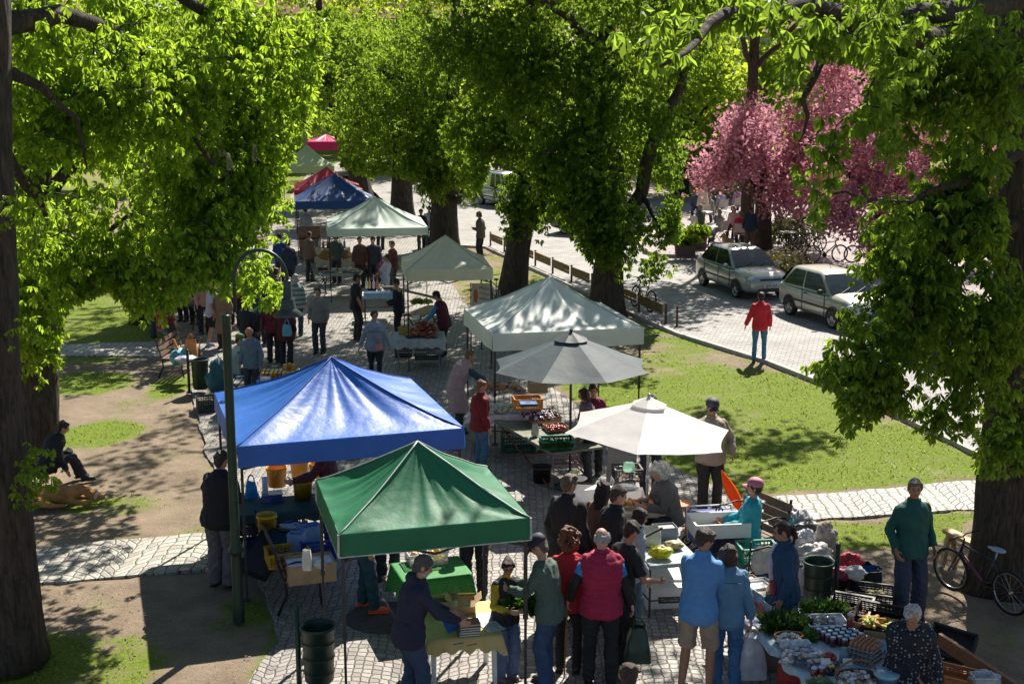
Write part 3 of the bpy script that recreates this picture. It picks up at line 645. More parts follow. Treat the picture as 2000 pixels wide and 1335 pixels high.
tree('chestnut tree with a burr on its trunk, left of the standing man in a cap', B4, [at(868, 486, Y4), at(868, 400, Y4), at(866, 360, Y4), at(880, 250, Y4), at(890, 100, Y4), at(890, -100, Y4)], [.62, .52, .58, .3, .22, .12],
  [[(*at(858, 370, Y4), .34), (*at(832, 330, Y4), .26), (*at(822, 280, Y4), .2), (*at(790, 180, Y4), .14), (*at(740, 130, Y4), .07)], [(*at(880, 360, Y4), .25), (*at(930, 280, Y4), .14), (*at(990, 220, Y4), .06)], [(*at(890, 390, Y4-.55), .2), (*at(896, 392, Y4-.75), .15)]],
  [b3(860, 120, Y4, 2.8, 3, 2, 260), b3(760, 200, Y4-1, 2.2, 2.5, 1.9, 230), b3(880, 270, Y4-1, 2.0, 2.2, 1.3, 220), b3(800, 310, Y4-1, 1.4, 1.5, .9, 110), b3(930, 340, Y4, 1.3, 1.3, .7, 80), b3(880, 345, Y4-1, 1.2, 1, .5, 60), (-3, Y4, 12.5, 5, 5, 2.2, 260), (-6, Y4-6, 11, 4, 4, 1.4, 190)],  # last two boughs are out of view, added for the shade they cast
  leaf=.24, per=6, kind='palm5', mat=CHESTF, seed=16, windows=MIDKEEP, thr=-.08, tilt=-.45)
B7 = G(785, 425); Y7 = B7.y
tree('dark chestnut trunk behind the pale green canopy, left of the tree with the burr', B7, [at(785, 428, Y7), at(785, 350, Y7), at(785, 250, Y7), at(790, 100, Y7)], [.6, .48, .38, .2],
  [[(*at(785, 300, Y7), .2), (*at(740, 220, Y7), .1)], [(*at(785, 280, Y7), .2), (*at(840, 180, Y7), .1)]],
  [b3(780, 120, Y7, 3.6, 3.6, 2.8, 260), b3(720, 240, Y7, 2.2, 2.4, 1.6, 150), b3(830, 270, Y7, 2.2, 2.4, 1.2, 130), b3(805, 395, Y7-3, 1.0, .8, .5, 40), b3(750, 330, Y7-1, 1.0, 1.0, .5, 34)],
  leaf=.28, per=6, kind='palm5', mat=CHESTF, seed=18, thr=-.05, windows=MIDKEEP, twigs=False)
B8 = G(704, 392); Y8 = B8.y
tree('tall leaning chestnut tree behind the dark blue and red canopies', B8, [at(704, 395, Y8), at(700, 340, Y8), at(668, 270, Y8), at(640, 180, Y8), at(628, 90, Y8), at(620, -40, Y8)], [.75, .55, .38, .3, .24, .15],
  [[(*at(640, 170, Y8), .16), (*at(690, 130, Y8), .1), (*at(720, 80, Y8), .06)], [(*at(628, 80, Y8), .14), (*at(590, 65, Y8), .1)], [(*at(690, 320, Y8), .3), (*at(725, 250, Y8), .2), (*at(750, 150, Y8), .1)]],
  [b3(700, 200, Y8, 3, 3, 2.4, 170), b3(620, 60, Y8, 2.8, 3, 1.5, 130), b3(720, 90, Y8, 3, 3, 2, 150), b3(700, 310, Y8-2, 1.6, 1.5, 1, 70), b3(655, 190, Y8+2, 1.2, 2, 1.6, 26)],
  leaf=.3, per=6, kind='palm5', mat=CHESTF, seed=20, thr=.0, windows=MIDKEEP, twigs=False)
# T9 right foreground
B9 = G(1968, 1140); Y9 = B9.y
RK = [[(-500, -400), (1180, -400), (1190, 60), (1225, 130), (1340, 135), (1360, 60), (1500, 40), (1540, 100), (1500, 190), (1540, 240), (1550, 330), (1480, 300), (1470, 310), (1540, 330), (1590, 420), (1600, 440), (1660, 330), (1690, 470), (1640, 520), (1625, 560), (1640, 640), (1600, 700), (1545, 715), (1640, 760), (1635, 860), (1745, 800), (1800, 850), (1905, 850), (1905, 1335), (-500, 1335)],
      [(1962, 290), (2010, 280), (2010, 500), (1962, 500)], [(1575, 110), (1700, 105), (1700, 190), (1640, 235), (1570, 200)], [(1660, 260), (1700, 250), (1710, 330), (1780, 340), (1790, 380), (1640, 350)]]
t9 = tree('big chestnut tree at the right edge, dark trunk behind the parked mountain bike', B9,
  [at(1968, 1150, Y9), at(1975, 1000, Y9), at(1990, 750, Y9), at(2003, 450, Y9), at(1998, 200, Y9), at(1990, -250, Y9), at(1970, -800, Y9)], [.56, .47, .42, .36, .33, .28, .2],
  [[(*at(1995, 110, Y9), .2), (*at(1850, 70, 15.5), .15), (*at(1760, 75, 14), .12), (*at(1620, 25, 12.5), .08), (*at(1420, 30, 11), .05), (*at(1330, 90, 10), .025), (*at(1290, 130, 9.6), .012)],
   [(*at(1995, 0, Y9), .18), (*at(1800, 20, 15), .11), (*at(1650, 60, 14), .06), (*at(1560, 180, 13), .03), (*at(1570, 260, 13), .012)],
   [(*at(2003, 420, Y9), .13), (*at(1940, 470, 16.6), .09), (*at(1860, 560, 16), .06), (*at(1780, 680, 15.6), .035), (*at(1690, 720, 15.3), .018), (*at(1600, 740, 15), .01)],
   [(*at(2000, 560, Y9), .1), (*at(1920, 680, 16.6), .05), (*at(1860, 770, 16), .02)], [(*at(2000, 300, Y9), .1), (*at(1900, 330, 16), .06), (*at(1780, 400, 15), .025), (*at(1620, 380, 14), .012)],
   [(*at(1990, -200, Y9), .16), (4, 19, 10.2, .1), (1.6, 20.5, 9.9, .06), (.2, 19.5, 9.6, .03)]],  # limb above the view, added to carry boughs dappling the green tent
  [b3(1870, 600, 16, .85, .9, .8, 84), b3(1780, 720, 15.6, .8, .5, .4, 44), b3(1700, 690, 15.3, .65, .4, .3, 24), b3(1650, 735, 15.1, .5, .3, .12, 10), b3(1620, 725, 15, .32, .4, .14, 12), b3(1770, 590, 15.4, .6, .5, .5, 56), b3(1850, 480, 16.0, .7, .8, .7, 60), b3(1860, 800, 16, .5, .4, .22, 18),
   b3(1800, 460, 15.5, .6, .5, .5, 34), b3(1880, 280, 16.2, .6, 1, .6, 60), b3(1830, 370, 15.8, .5, .5, .6, 40), b3(1920, 640, 15.9, .5, .5, .8, 60), b3(1820, 230, 15, .9, 1, .6, 50), b3(1700, 250, 14, .6, .8, .7, 26), b3(1760, 90, 14.5, 1.1, 1.2, .5, 80), b3(1600, 50, 12.8, .7, .9, .35, 40), b3(1480, 40, 11.6, .55, .7, .22, 20),
   b3(1340, 70, 10.6, .35, .4, .2, 12), b3(1285, 135, 9.8, .2, .22, .14, 8), b3(1550, 200, 13, .28, .4, .5, 16), b3(1600, 400, 14, .24, .25, .2, 9), b3(1530, 300, 13, .22, .3, .2, 6), b3(1650, 400, 14.5, .25, .3, .5, 8), b3(1960, 830, 16.8, .35, .5, .35, 24),
   (5.5, 18, 10.8, 3.2, 3.2, 1.5, 260), (1.3, 20.2, 9.8, 1.7, 1.5, .5, 26), (2.6, 17.5, 9.6, 1.4, 1.6, .5, 55), (7.5, 21.5, 9.6, 2.2, 2.6, 1.5, 150), (8.2, 23.8, 7.6, 2.2, 2.2, 1.2, 200), (6.6, 20.8, 8.6, 1.8, 1.8, .8, 70), (4.5, 22.3, 9.5, 1.9, 1.4, .5, 40), b3(1640, 130, 13.5, .5, .6, .35, 22), b3(1880, 120, 15, .9, 1, .5, 60), b3(1430, 110, 11.3, .35, .4, .22, 12), b3(1660, 620, 15.2, .35, .4, .2, 14), b3(1860, 400, 15.6, .7, .8, .5, 50), b3(1740, 330, 14.5, .4, .5, .6, 22), b3(1620, 300, 13.6, .3, .4, .35, 12), b3(1560, 245, 13, .3, .3, .25, 12), b3(1720, 400, 14.4, .3, .3, .3, 14), b3(1500, 120, 12, .35, .4, .2, 12), b3(1800, 180, 15, .8, .8, .5, 50), b3(1880, 420, 15.8, .5, .5, .5, 40)],  # first seven boughs, mostly above view, are added to shade tent and crowd
  leaf=.145, per=7, seed=31, mat=CHESTM, windows=RK, thr=.06, tilt=-.55, spread=.25, fq=.9)
# cherries across the street
PINK = leafmat('cherry_blossom', (.26, .08, .13), (.68, .36, .44), (.70, .32, .42), .42, .7, pale=(.74, .40, .10), spec=.1)
def blob_leaves(C, n, size, sd, spread=.3, stretch=.5):
    r = np.random.default_rng(sd); pos = np.repeat(C, n, 0)+r.normal(0, spread, (len(C)*n, 3)); m = len(pos)
    a = r.normal(size=(m, 3)); a /= np.linalg.norm(a, axis=1)[:, None]; b = np.cross(a, r.normal(size=(m, 3))); b /= np.linalg.norm(b, axis=1)[:, None]
    s_ = size*r.uniform(.5, 1.2, m)[:, None]; V = np.stack([pos-a*s_, pos+b*s_*stretch, pos+a*s_, pos-b*s_*stretch], 1).reshape(-1, 3)
    return V, np.arange(m*4).reshape(m, 4)
def simple_tree(name, label, cat, base, path, radii, limbs, blobs, mat, seed, n=26, size=.08, spread=.25, thr=-.1, group=None, stretch=.55, windows=None):
    base = Vector(base); t = thing(name, label, cat, base, group=group); L = lambda p: (p[0]-base.x, p[1]-base.y, p[2]-base.z)
    trunk_mesh([L(p) for p in path], radii, t, 1.3, seed); limb_mesh([[(*L(q), q[3]) for q in lb] for lb in limbs], t)
    C = crown_points(blobs, seed, thr, .7, .3); C = prune(C, windows)
    V, F = blob_leaves(C, n, size, seed, spread, stretch); np_mesh('crown', V-np.array(base), F, mat, t); return t
BC = G(1489, 492); YC = BC.y
simple_tree('cherry_tree', 'pink blossoming cherry tree nearest the café tables, dark trunk behind the silver saloon', 'tree', BC, [at(1489, 494, YC), at(1490, 430, YC), at(1492, 380, YC)], [.40, .33, .3],
  [[(*at(1492, 390, YC), .22), (*at(1450, 340, YC), .14), (*at(1400, 280, YC), .06)], [(*at(1492, 390, YC), .22), (*at(1540, 330, YC), .14), (*at(1600, 250, YC), .06)], [(*at(1492, 385, YC), .18), (*at(1490, 300, YC), .1), (*at(1500, 230, YC), .05)]],
  [b3(1410, 270, YC, 1.4, 1.6, 1.0, 90), b3(1480, 310, YC-.8, 1.9, 2, 1.2, 190), b3(1400, 350, YC, 1.0, 1.4, .7, 60), b3(1560, 310, YC, 1.8, 2, 1.4, 170), b3(1500, 240, YC+.6, 1.6, 1.8, .8, 90), b3(1540, 390, YC-1, 1.2, 1.3, .5, 70), b3(1620, 160, YC+2, 1.3, 1.4, 1.1, 110), b3(1600, 230, YC+1, 1.4, 1.4, .9, 90)],
  PINK, 41, 22, .10, .30, .05, 'cherry trees in bloom')
B = G(1712, 520); YD = B.y
simple_tree('cherry_tree', 'pink blossoming cherry tree farther right, mostly behind the hanging chestnut leaves', 'tree', B, [at(1712, 522, YD), at(1712, 450, YD), at(1715, 400, YD)], [.33, .28, .24],
  [[(*at(1715, 410, YD), .2), (*at(1660, 340, YD), .1), (*at(1620, 290, YD), .05)], [(*at(1715, 410, YD), .2), (*at(1790, 330, YD), .1), (*at(1850, 260, YD), .05)]],
  [b3(1660, 300, YD, 1.6, 1.6, 1.3, 150), b3(1780, 300, YD, 1.9, 1.8, 1.5, 170), b3(1700, 410, YD-.8, 1.6, 1.4, .9, 130), b3(1830, 400, YD-.5, 1.5, 1.4, 1.0, 110), b3(1920, 330, YD, 1.5, 1.5, 1.2, 110), b3(1850, 220, YD+1, 1.4, 1.4, .9, 90), b3(1730, 200, YD+1, 1.3, 1.4, .8, 80), b3(1640, 400, YD-.6, .9, .9, .7, 60), b3(1730, 470, YD-1, .9, .8, .35, 34)],
  PINK, 43, 22, .10, .30, .03, 'cherry trees in bloom')
# lime trees beyond the square
wins = [[(560, 420), (590, 240), (660, 240), (680, 320), (740, 335), (820, 345), (2000, 345), (2000, 700), (560, 700)]]
LS = [(90, 92, 'left behind the hanging crown'), (330, 84, 'above the stall roofs behind the hanging crown'), (560, 100, 'directly above the crimson canopy'), (690, 118, 'between the leaning trunk and the dark trunk'), (850, 105, 'behind the tree with the burr'), (1000, 92, 'above the white van'),
      (812, 98, 'closing the view behind the trunk with the burr'), (930, 118, 'far behind the white van'), (1080, 84, 'over the hidden dark car'), (1240, 98, 'seen through the fork of the big chestnut'), (1390, 92, 'behind the café parasol'), (1680, 88, 'right behind the top of the blossom'), (1900, 84, 'far right beyond the big trunk'),
      (1150, 112, 'behind the big forked chestnut'), (1330, 76, 'right of the fork of the big chestnut'), (1470, 84, 'above the first cherry tree'), (1560, 118, 'in the gap left of the top of the blossom'), (1800, 100, 'behind the second cherry tree')]
for i, (px, Y, w) in enumerate(LS):
    X = (px-1000)/FPX*Y; hh = 9 + (i*37 % 5)*.5; lo = .6 if 720 < px < 1500 else 2.6
    simple_tree('lime_tree', 'sunlit lime tree in the distance, ' + w, 'tree', (X, Y, 0), [(X, Y, -.1), (X+.1, Y, 3), (X, Y, 7)], [.4, .3, .2], [[(X, Y, 3.5, .15), (X+2, Y-1, 6, .06)], [(X, Y, 4, .15), (X-2, Y, 6.5, .06)]],
      [(X, Y, lo+4.0, 4.6, 4, 3.8, 420), (X+2.6, Y-1.5, lo+2.2, 2.6, 2.2, 2.2, 150), (X-2.6, Y-1.5, lo+2.4, 2.6, 2.2, 2.2, 150), (X, Y-2, lo+6.5, 3.5, 2.5, 2, 150), (X, Y, hh+3, 3.5, 3.2, 2.6, 130)], LIND, 60+i, 16, .2, .42, -.05, 'lime trees beyond the square', .6)
simple_tree('lime_tree', 'tall lime tree added behind the first cherry, its high crown dappling the street', 'tree', (9.8, 55, 0), [(9.8, 55, -.1), (9.7, 54.5, 4), (9.5, 53, 9)], [.3, .26, .18], [[(9.6, 54, 7, .13), (8, 50, 9.8, .06)], [(9.6, 54, 7, .13), (11.5, 50, 9.8, .06)]],  # lime added for its shade: the high crown dapples the street
  [(8.6, 50.5, 10.3, 2.6, 3.4, 1.3, 210), (11.6, 50, 10.3, 2.4, 3, 1.2, 150), (7.2, 46, 10.4, 1.6, 1.6, .6, 60), (5.0, 51, 10.9, 3, 4, .9, 230)], LIND, 77, 14, .16, .36, .0, 'lime trees beyond the square', .6)
# low shrubs by the terrace
def shrub(px, py, w, h, label, mat, sd, size=.06, cat='bush'):
    b = G(px, py); t = thing('bush', label, cat, b)
    C = crown_points([(0, 0, h*.55, w, w*.8, h*.5, int(90*w))], sd, -.3, 1.5, .2); V, F = blob_leaves(C, 16, size, sd, .12, .6); np_mesh('foliage', V, F, mat, t)
    m = MB(); rr = random.Random(sd)
    for k in range(7): a = rr.uniform(0, 6.28); m.tube([(0, 0, 0), (math.cos(a)*w*.3, math.sin(a)*w*.25, h*.4), (math.cos(a)*w*.6, math.sin(a)*w*.45, h*.8)], [.02, .015, .006], 5)
    m.build('stem', BARK, t); return t
DKL = leafmat('dark_shrub_leaf', (.02, .03, .012), (.07, .07, .03), (.12, .14, .03), .3, .4)
shrub(1555, 490, 1.5, 1.5, 'dark twiggy bush full of bicycles between the cherry trunk and the wheel', DKL, 3, .07)
shrub(1530, 540, 1.2, .8, 'low sparse bush on the terrace edge behind the silver saloon', leafmat('brown_shrub', (.05, .05, .02), (.12, .10, .03), (.2, .18, .04), .35), 5, .06)
shrub(1365, 370, 1.6, 1.5, 'rounded bush at the back of the café terrace by the folded parasol', LIND, 6, .08)
# ------------------------------------------------------------------ market tents, parasols
STEEL = M((.05, .05, .055), .45, .4, bump=.1); ALU = M((.45, .46, .47), .4, .8); WHITE = M((.78, .78, .76), .5); BLACK = M((.018, .018, .02), .5)
WOOD = M((.36, .23, .12), .7, var=.35, sc=14, bump=.3); DWOOD = M((.13, .075, .04), .7, var=.35, sc=14, bump=.3); CARD = M((.42, .29, .17), .85, var=.15)
DGREEN = M((.02, .045, .032), .42, .3, var=.2, bump=.1); IRON = M((.025, .028, .028), .5, .5)
def cloth(c, rough=.55, trans=.35, sc=3, bump=.25, spec=.5, var=.08, bsc=7): return M(c, rough, var=var, sc=sc, bump=bump, bsc=bsc, trans=trans, spec=spec)
def tent(name, label, L, F_, R_, peak_px, fabric, eave=2.15, val=.26, leg=None, seed=1, trim=None, frame=STEEL, sag=.22, cat='canopy tent', Y=None, power=1.30, ridge=None):
    if Y: a, b, c = [at(x, y, Y_) for (x, y), Y_ in zip((L, F_, R_), Y)]; eave = (a.z+b.z+c.z)/3
    else: a, b, c = G(*L, eave), G(*F_, eave), G(*R_, eave)
    for q in (a, b, c): q.z = 0
    d = (c-b); e_ = a-b; r1_ = math.atan2(d.y, d.x); r2_ = math.atan2(-e_.x, e_.y); rz = r1_*.5+r2_*.5; sx = d.length; sy = e_.length; dn = Vector((math.cos(rz), math.sin(rz), 0)); ctr = b+dn*sx/2+Vector((-dn.y, dn.x, 0))*sy/2
    # peak height from the peak's sight line at the tent's centre
    pk = at(*peak_px, ctr.y).z
    t = thing(name, label, cat, (ctr.x, ctr.y, 0), rz); r = random.Random(seed); hx, hy = sx/2, sy/2; H = pk-eave
    N = 36
    def surf(u, v):
        x, y = 2*u-1, 2*v-1; q = max(abs(x), abs(y)); m = min(abs(x), abs(y))/max(q, 1e-6)
        prof = (1-q)**power*.72+(1-q)*.28; diag = m**3
        z = eave+H*prof - sag*H*.55*(1-diag)*math.sin(pi*min(1, q))*(1-q*.25)
        w = .018*mnoise.noise(Vector((x*2.1, y*2.1, seed)))+.022*mnoise.noise(Vector((math.atan2(y, x)*5.5, q*1.4, seed)))*q
        ang = math.atan2(y, x); rip = math.sin(ang*22+seed+3*mnoise.noise(Vector((x, y, seed))))*.012*q*(1-q)*4 + math.sin(ang*13+seed*2)*.016*(q**2)*(1-q)*4
        # pleats running to the corners
        cd = (1-abs(x))**2+(1-abs(y))**2; rip += .014*math.sin(math.atan2(1-abs(y), 1-abs(x))*14+seed)*math.exp(-cd*5)*min(1, cd*30)
        return Vector((x*hx, y*hy, z+(w+rip)*(1 if q < .995 else .2)))
    m = MB(); rs = []
    for k in range(22):
        q = (k/21)*.999+.001; ring = []
        for j in range(96):
            sd_, f_ = divmod(j, 24); f_ = f_/12-1; x_, y_ = ((f_, -1), (1, f_), (-f_, 1), (-1, -f_))[sd_]; ring.append(surf(.5+.5*x_*q, .5+.5*y_*q))
        rs.append(ring)
    m.rings(rs, cap=False); m.build('canopy_top', fabric, t)
    v = MB(); cor = [(-hx, -hy), (hx, -hy), (hx, hy), (-hx, hy)]
    for i in range(4):
        p, q = Vector((*cor[i], 0)), Vector((*cor[(i+1) % 4], 0)); nrm = Vector(((q-p).y, -(q-p).x, 0)).normalized(); nu = 24
        def vf(u, w, p=p, q=q, nrm=nrm):
            b_ = p.lerp(q, u); o = .004+.02*w*mnoise.noise(Vector((b_.x*3+seed, b_.y*3, 2)))+.012*w; dz = .012*math.sin(u*pi)*(1 if w else 0)
            return Vector((b_.x, b_.y, eave+.004-val*w-dz*w))+nrm*(o+.012*math.sin(u*25+seed)*w)
        v.grid(vf, nu, 4)
    v.build('valance', fabric, t)
    if ridge is not None:
        for (x, y) in cor: MB().tube([surf(.5+.5*k/18*math.copysign(1, x), .5+.5*k/18*math.copysign(1, y))+Vector((0, 0, .004)) for k in range(19)], .008, 5).build('seam', ridge, t)
    if trim is not None:
        tr = MB()
        for (x, y) in cor:
            tr.tube([surf(.5+.5*k/14*math.copysign(1, x), .5+.5*k/14*math.copysign(1, y))+Vector((0, 0, .006)) for k in range(15)], .009, 5)
            tr.bar(Vector((x*1.008, y*1.008, eave)), Vector((x*1.012, y*1.012, eave-val)), .02, .02)
        for i in range(4): p, q = Vector((*cor[i], eave-val-.01))*1, Vector((*cor[(i+1) % 4], eave-val-.01)); p.x *= 1.014; p.y *= 1.014; q.x *= 1.014; q.y *= 1.014; tr.bar(p, q, .012, .012)
        tr.build('piping', trim, t)
    for i, (x, y) in enumerate(cor):
        l = MB(); x *= .965; y *= .965
        l.box((x, y, eave*.72), (.036, .036, eave*.56)); l.box((x, y, eave*.24), (.026, .026, eave*.48)); l.box((x, y, .008), (.1, .1, .012)); l.box((x, y, eave*.45), (.05, .05, .06)); l.build('leg', frame, t)
    k = MB()
    for i in range(4):
        p, q = Vector((*cor[i], 0))*.965, Vector((*cor[(i+1) % 4], 0))*.965; mid = (p+q)/2
        for a0, a1 in ((p, mid), (mid, q)):
            k.bar(a0+Vector((0, 0, eave-.06)), a1+Vector((0, 0, eave-.33)), .016, .024); k.bar(a0+Vector((0, 0, eave-.33)), a1+Vector((0, 0, eave-.06)), .016, .024)
    for (x, y) in cor: k.bar((x*.96, y*.96, eave-.33), (0, 0, eave+.05), .014, .02)
    k.cyl((0, 0, eave-.1), (0, 0, pk-.05), .018); k.build('truss', frame, t)
    return t
def parasol(name, label, ctr, r, zr, zt, n, fabric, vent, pole=ALU, rot=0.0, seed=1, tiltx=0, tilty=0, flap=False):
    t = thing(name, label, 'parasol', ctr); P = lambda q, th, sc=1: None
    def pt(q, i, f):
        a0 = 2*pi*(i)/n+rot; a1 = 2*pi*(i+1)/n+rot; p0 = Vector((math.cos(a0), math.sin(a0), 0)); p1 = Vector((math.cos(a1), math.sin(a1), 0)); p = p0.lerp(p1, f)*r*q
        sagz = -.05*math.sin(pi*f)*q*(1-.35*q)-.0; inn = 1-.055*math.sin(pi*f)*q**3; z = zr+(zt-zr)*(1-q)**1.07+sagz+.012*mnoise.noise(Vector((p.x*4, p.y*4, seed)))*q
        return Vector((p.x*inn, p.y*inn, z+tiltx*p.x+tilty*p.y))
    m = MB()
    for i in range(n): m.grid(lambda u, v, i=i: pt(.1+.9*v, i, u), 10, 14)
    m.build('canopy', fabric, t)
    vt = MB()
    for i in range(n): vt.grid(lambda u, v, i=i: pt(.015+.2*v, i, u)+Vector((0, 0, .045-.012*v)), 6, 3)
    vt.build('vent_cap', vent, t)
    rb = MB()
    for i in range(n): rb.bar(pt(.03, i, 0)-Vector((0, 0, .045)), pt(.97, i, 0)-Vector((0, 0, .022)), .012, .014); rb.bar(Vector((0, 0, zr-.15)), pt(.55, i, 0)-Vector((0, 0, .02)), .01, .012)
    rb.build('rib', pole, t)
    MB().cyl((0, 0, 0), (0, 0, zt+.03), .021, n=12).ball((0, 0, zt+.06), .03).cyl((0, 0, .9), (0, 0, 1.0), .03).build('pole', pole, t)
    MB().lathe([(.0, .0), (.26, .0), (.26, .05), (.06, .09), (.035, .3), (.03, .32)], n=20).build('base', DGREEN, t)
    return t
def folded_parasol(label, loc, h, mat):
    t = thing('folded_parasol', label, 'parasol', loc); m = MB(); rs = []
    for z, r in ((h*.42, .24), (h*.5, .22), (h*.7, .15), (h*.85, .10), (h*.95, .05), (h, .02)): rs.append([Vector((math.cos(a)*r*(1+.18*math.cos(a*8)), math.sin(a)*r*(1+.18*math.cos(a*8)), z)) for a in [2*pi*j/32 for j in range(32)]])
    m.rings(rs); m.build('canopy', mat, t); MB().cyl((0, 0, 0), (0, 0, h*.45), .025).build('pole', WHITE, t); MB().lathe([(0, 0), (.3, 0), (.3, .07), (.04, .1)], n=18).build('base', IRON, t); return t
# ------------------------------------------------------------------ tables, crates, tubs and goods
def table(label, c, sx, sy, rz, top=WHITE, legs=STEEL, h=.74, name='folding_table', style='x', cat='table', thick=.035):
    t = thing(name, label, cat, (c.x, c.y, 0), rz); MB().box((0, 0, h-thick/2), (sx, sy, thick)).box((0, 0, h-thick-.015), (sx*.96, sy*.94, .03)).build('tabletop', top, t)
    z = h-thick-.03
    if style == 'x':
        for s in (-1, 1):
            l = MB(); x = s*sx*.42; l.bar((x, -sy*.42, 0), (x, sy*.42, z), .026).bar((x+.03*s, sy*.42, 0), (x+.03*s, -sy*.42, z), .026); l.build('leg', legs, t)
        MB().bar((-sx*.42, 0, z*.5), (sx*.42, 0, z*.5), .02).build('stretcher', legs, t)
    elif style == 'slim':
        for s in (-1, 1):
            for u in (-1, 1): MB().bar((s*sx*.45, u*sy*.42, 0), (s*sx*.45, u*sy*.42, z), .022).build('leg', legs, t)
        MB().bar((-sx*.45, -sy*.42, .22), (sx*.45, -sy*.42, .22), .016).bar((-sx*.45, sy*.42, .22), (sx*.45, sy*.42, .22), .016).bar((-sx*.45, -sy*.42, .22), (-sx*.45, sy*.42, .22), .016).bar((sx*.45, -sy*.42, .22), (sx*.45, sy*.42, .22), .016).build('stretcher', legs, t)
    else:
        for s in (-1, 1):
            for u in (-1, 1): MB().cyl((s*sx*.44, u*sy*.42, 0), (s*sx*.43, u*sy*.40, z), .026, .034, 10).build('leg', legs, t)
    return t
def tablecloth(label, c, sx, sy, rz, mat, drop=.25, h=.74, name='tablecloth', scallop=.06, seed=1, dropf=None):
    t = None; m = MB(); hx, hy = sx/2+.012, sy/2+.012; n = 96; rings = []
    def rect(s, rr):  # perimeter point
        per = [(-rr[0], -rr[1]), (rr[0], -rr[1]), (rr[0], rr[1]), (-rr[0], rr[1])]; i = int(s*4) % 4; f = s*4-int(s*4); a, b = per[i], per[(i+1) % 4]; return Vector((a[0]+(b[0]-a[0])*f, a[1]+(b[1]-a[1])*f, 0))
    for k, (e, dz) in enumerate(((-.3, 0), (-.02, .0), (.004, -.006), (.012, -.3), (.02, -.65), (.03, -1))):
        ring = []
        for j in range(n):
            s = j/n; cornerd = abs((s*4 % 1)-.5)*2; dd = drop*(1+.35*cornerd**6)
            if dropf and int(s*4) == 0: dd *= dropf
            w = math.sin(s*2*pi*14+seed)*.5+math.sin(s*2*pi*23+seed*2)*.5
            p = rect(s, (hx+e if e > -.1 else hx*.5, hy+e if e > -.1 else hy*.5)); o = p.normalized()*(w*.028*(-dz if dz < -.1 else 0)+.05*cornerd**4*(-dz))
            ring.append(Vector((p.x+o.x, p.y+o.y, h+.006+dz*dd*(1 if dz > -.1 else 1) + (scallop*.5*math.sin(s*2*pi*20)*(-dz if dz <= -1 else 0)))))
        rings.append(ring)
    m.rings(rings, cap=False); m.add(rings[0], [tuple(range(n))], False)
    o = m.build(name, mat); o.location = (c.x, c.y, 0); o.rotation_euler = (0, 0, rz); return tag(o, label, 'tablecloth')
def crate(label, loc, rz, mat, sx=.6, sy=.4, h=.22, tilt=None, name='plastic_crate', cat='crate', rows=4, group=None):
    t = thing(name, label, cat, loc, rz, group)
    if tilt: t.rotation_euler = (tilt[0], tilt[1], rz)
    MB().box((0, 0, .008), (sx, sy, .016)).build('crate_floor', mat, t)
    m = MB()
    for (ax, L, o) in (('x', sx, -sy/2), ('x', sx, sy/2), ('y', sy, -sx/2), ('y', sy, sx/2)):
        def bx(u, z, w, hh, th=.012):
            if ax == 'x': m.box((u, o, z), (w, th, hh))
            else: m.box((o, u, z), (th, w, hh))
        bx(0, h-.015, L+.02, .03, .028); bx(0, .03, L, .03, .014)
        for k in range(1, rows): bx(0, .03+(h-.045)*k/rows, L-.02, .012)
        nb = max(4, int(L/.05))
        for k in range(nb+1): bx(-L/2+.006+(L-.012)*k/nb, h/2, .012 if 0 < k < nb else .03, h-.02, .011)
    m.build('crate_wall', mat, t); return t
def heap(label, c, sx, sy, rz, hh, mats, n=60, r=.03, name='produce', seed=1, shape='ball', cat='produce', loose=True):
    rr = random.Random(seed); m = MB()
    for k in range(n):
        x, y = rr.uniform(-.5, .5), rr.uniform(-.5, .5); z = hh*(1-(2*x)**4)*(1-(2*y)**4)*rr.uniform(.45, 1); q = r*rr.uniform(.75, 1.2); m.mat(rr.randrange(len(mats)))
        p = (x*(sx-r), y*(sy-r), z+q*.6)
        if shape == 'ball': m.ball(p, (q, q, q*.9), 7, 5)
        elif shape == 'long': rot = Matrix.Rotation(rr.uniform(0, 3.1), 3, 'Z'); m.ball(p, (q*2.2, q*.8, q*.8), 7, 5, rot)
        elif shape == 'bag':
            rot = Matrix.Rotation(rr.uniform(0, 3.1), 3, 'Z') @ Matrix.Rotation(rr.uniform(-.5, .5), 3, 'X'); m.ball(p, (q*1.2, q*.9, q*.6), 6, 4, rot)
        elif shape == 'flat': rot = Matrix.Rotation(rr.uniform(0, 3.1), 3, 'Z'); m.box(p, (q*2.4, q*1.6, q*.8), rot=rot)
    o = m.build(name, mats); o.location = c; o.rotation_euler = (0, 0, rz); return tag(o, label, cat, kind='stuff' if loose else None)
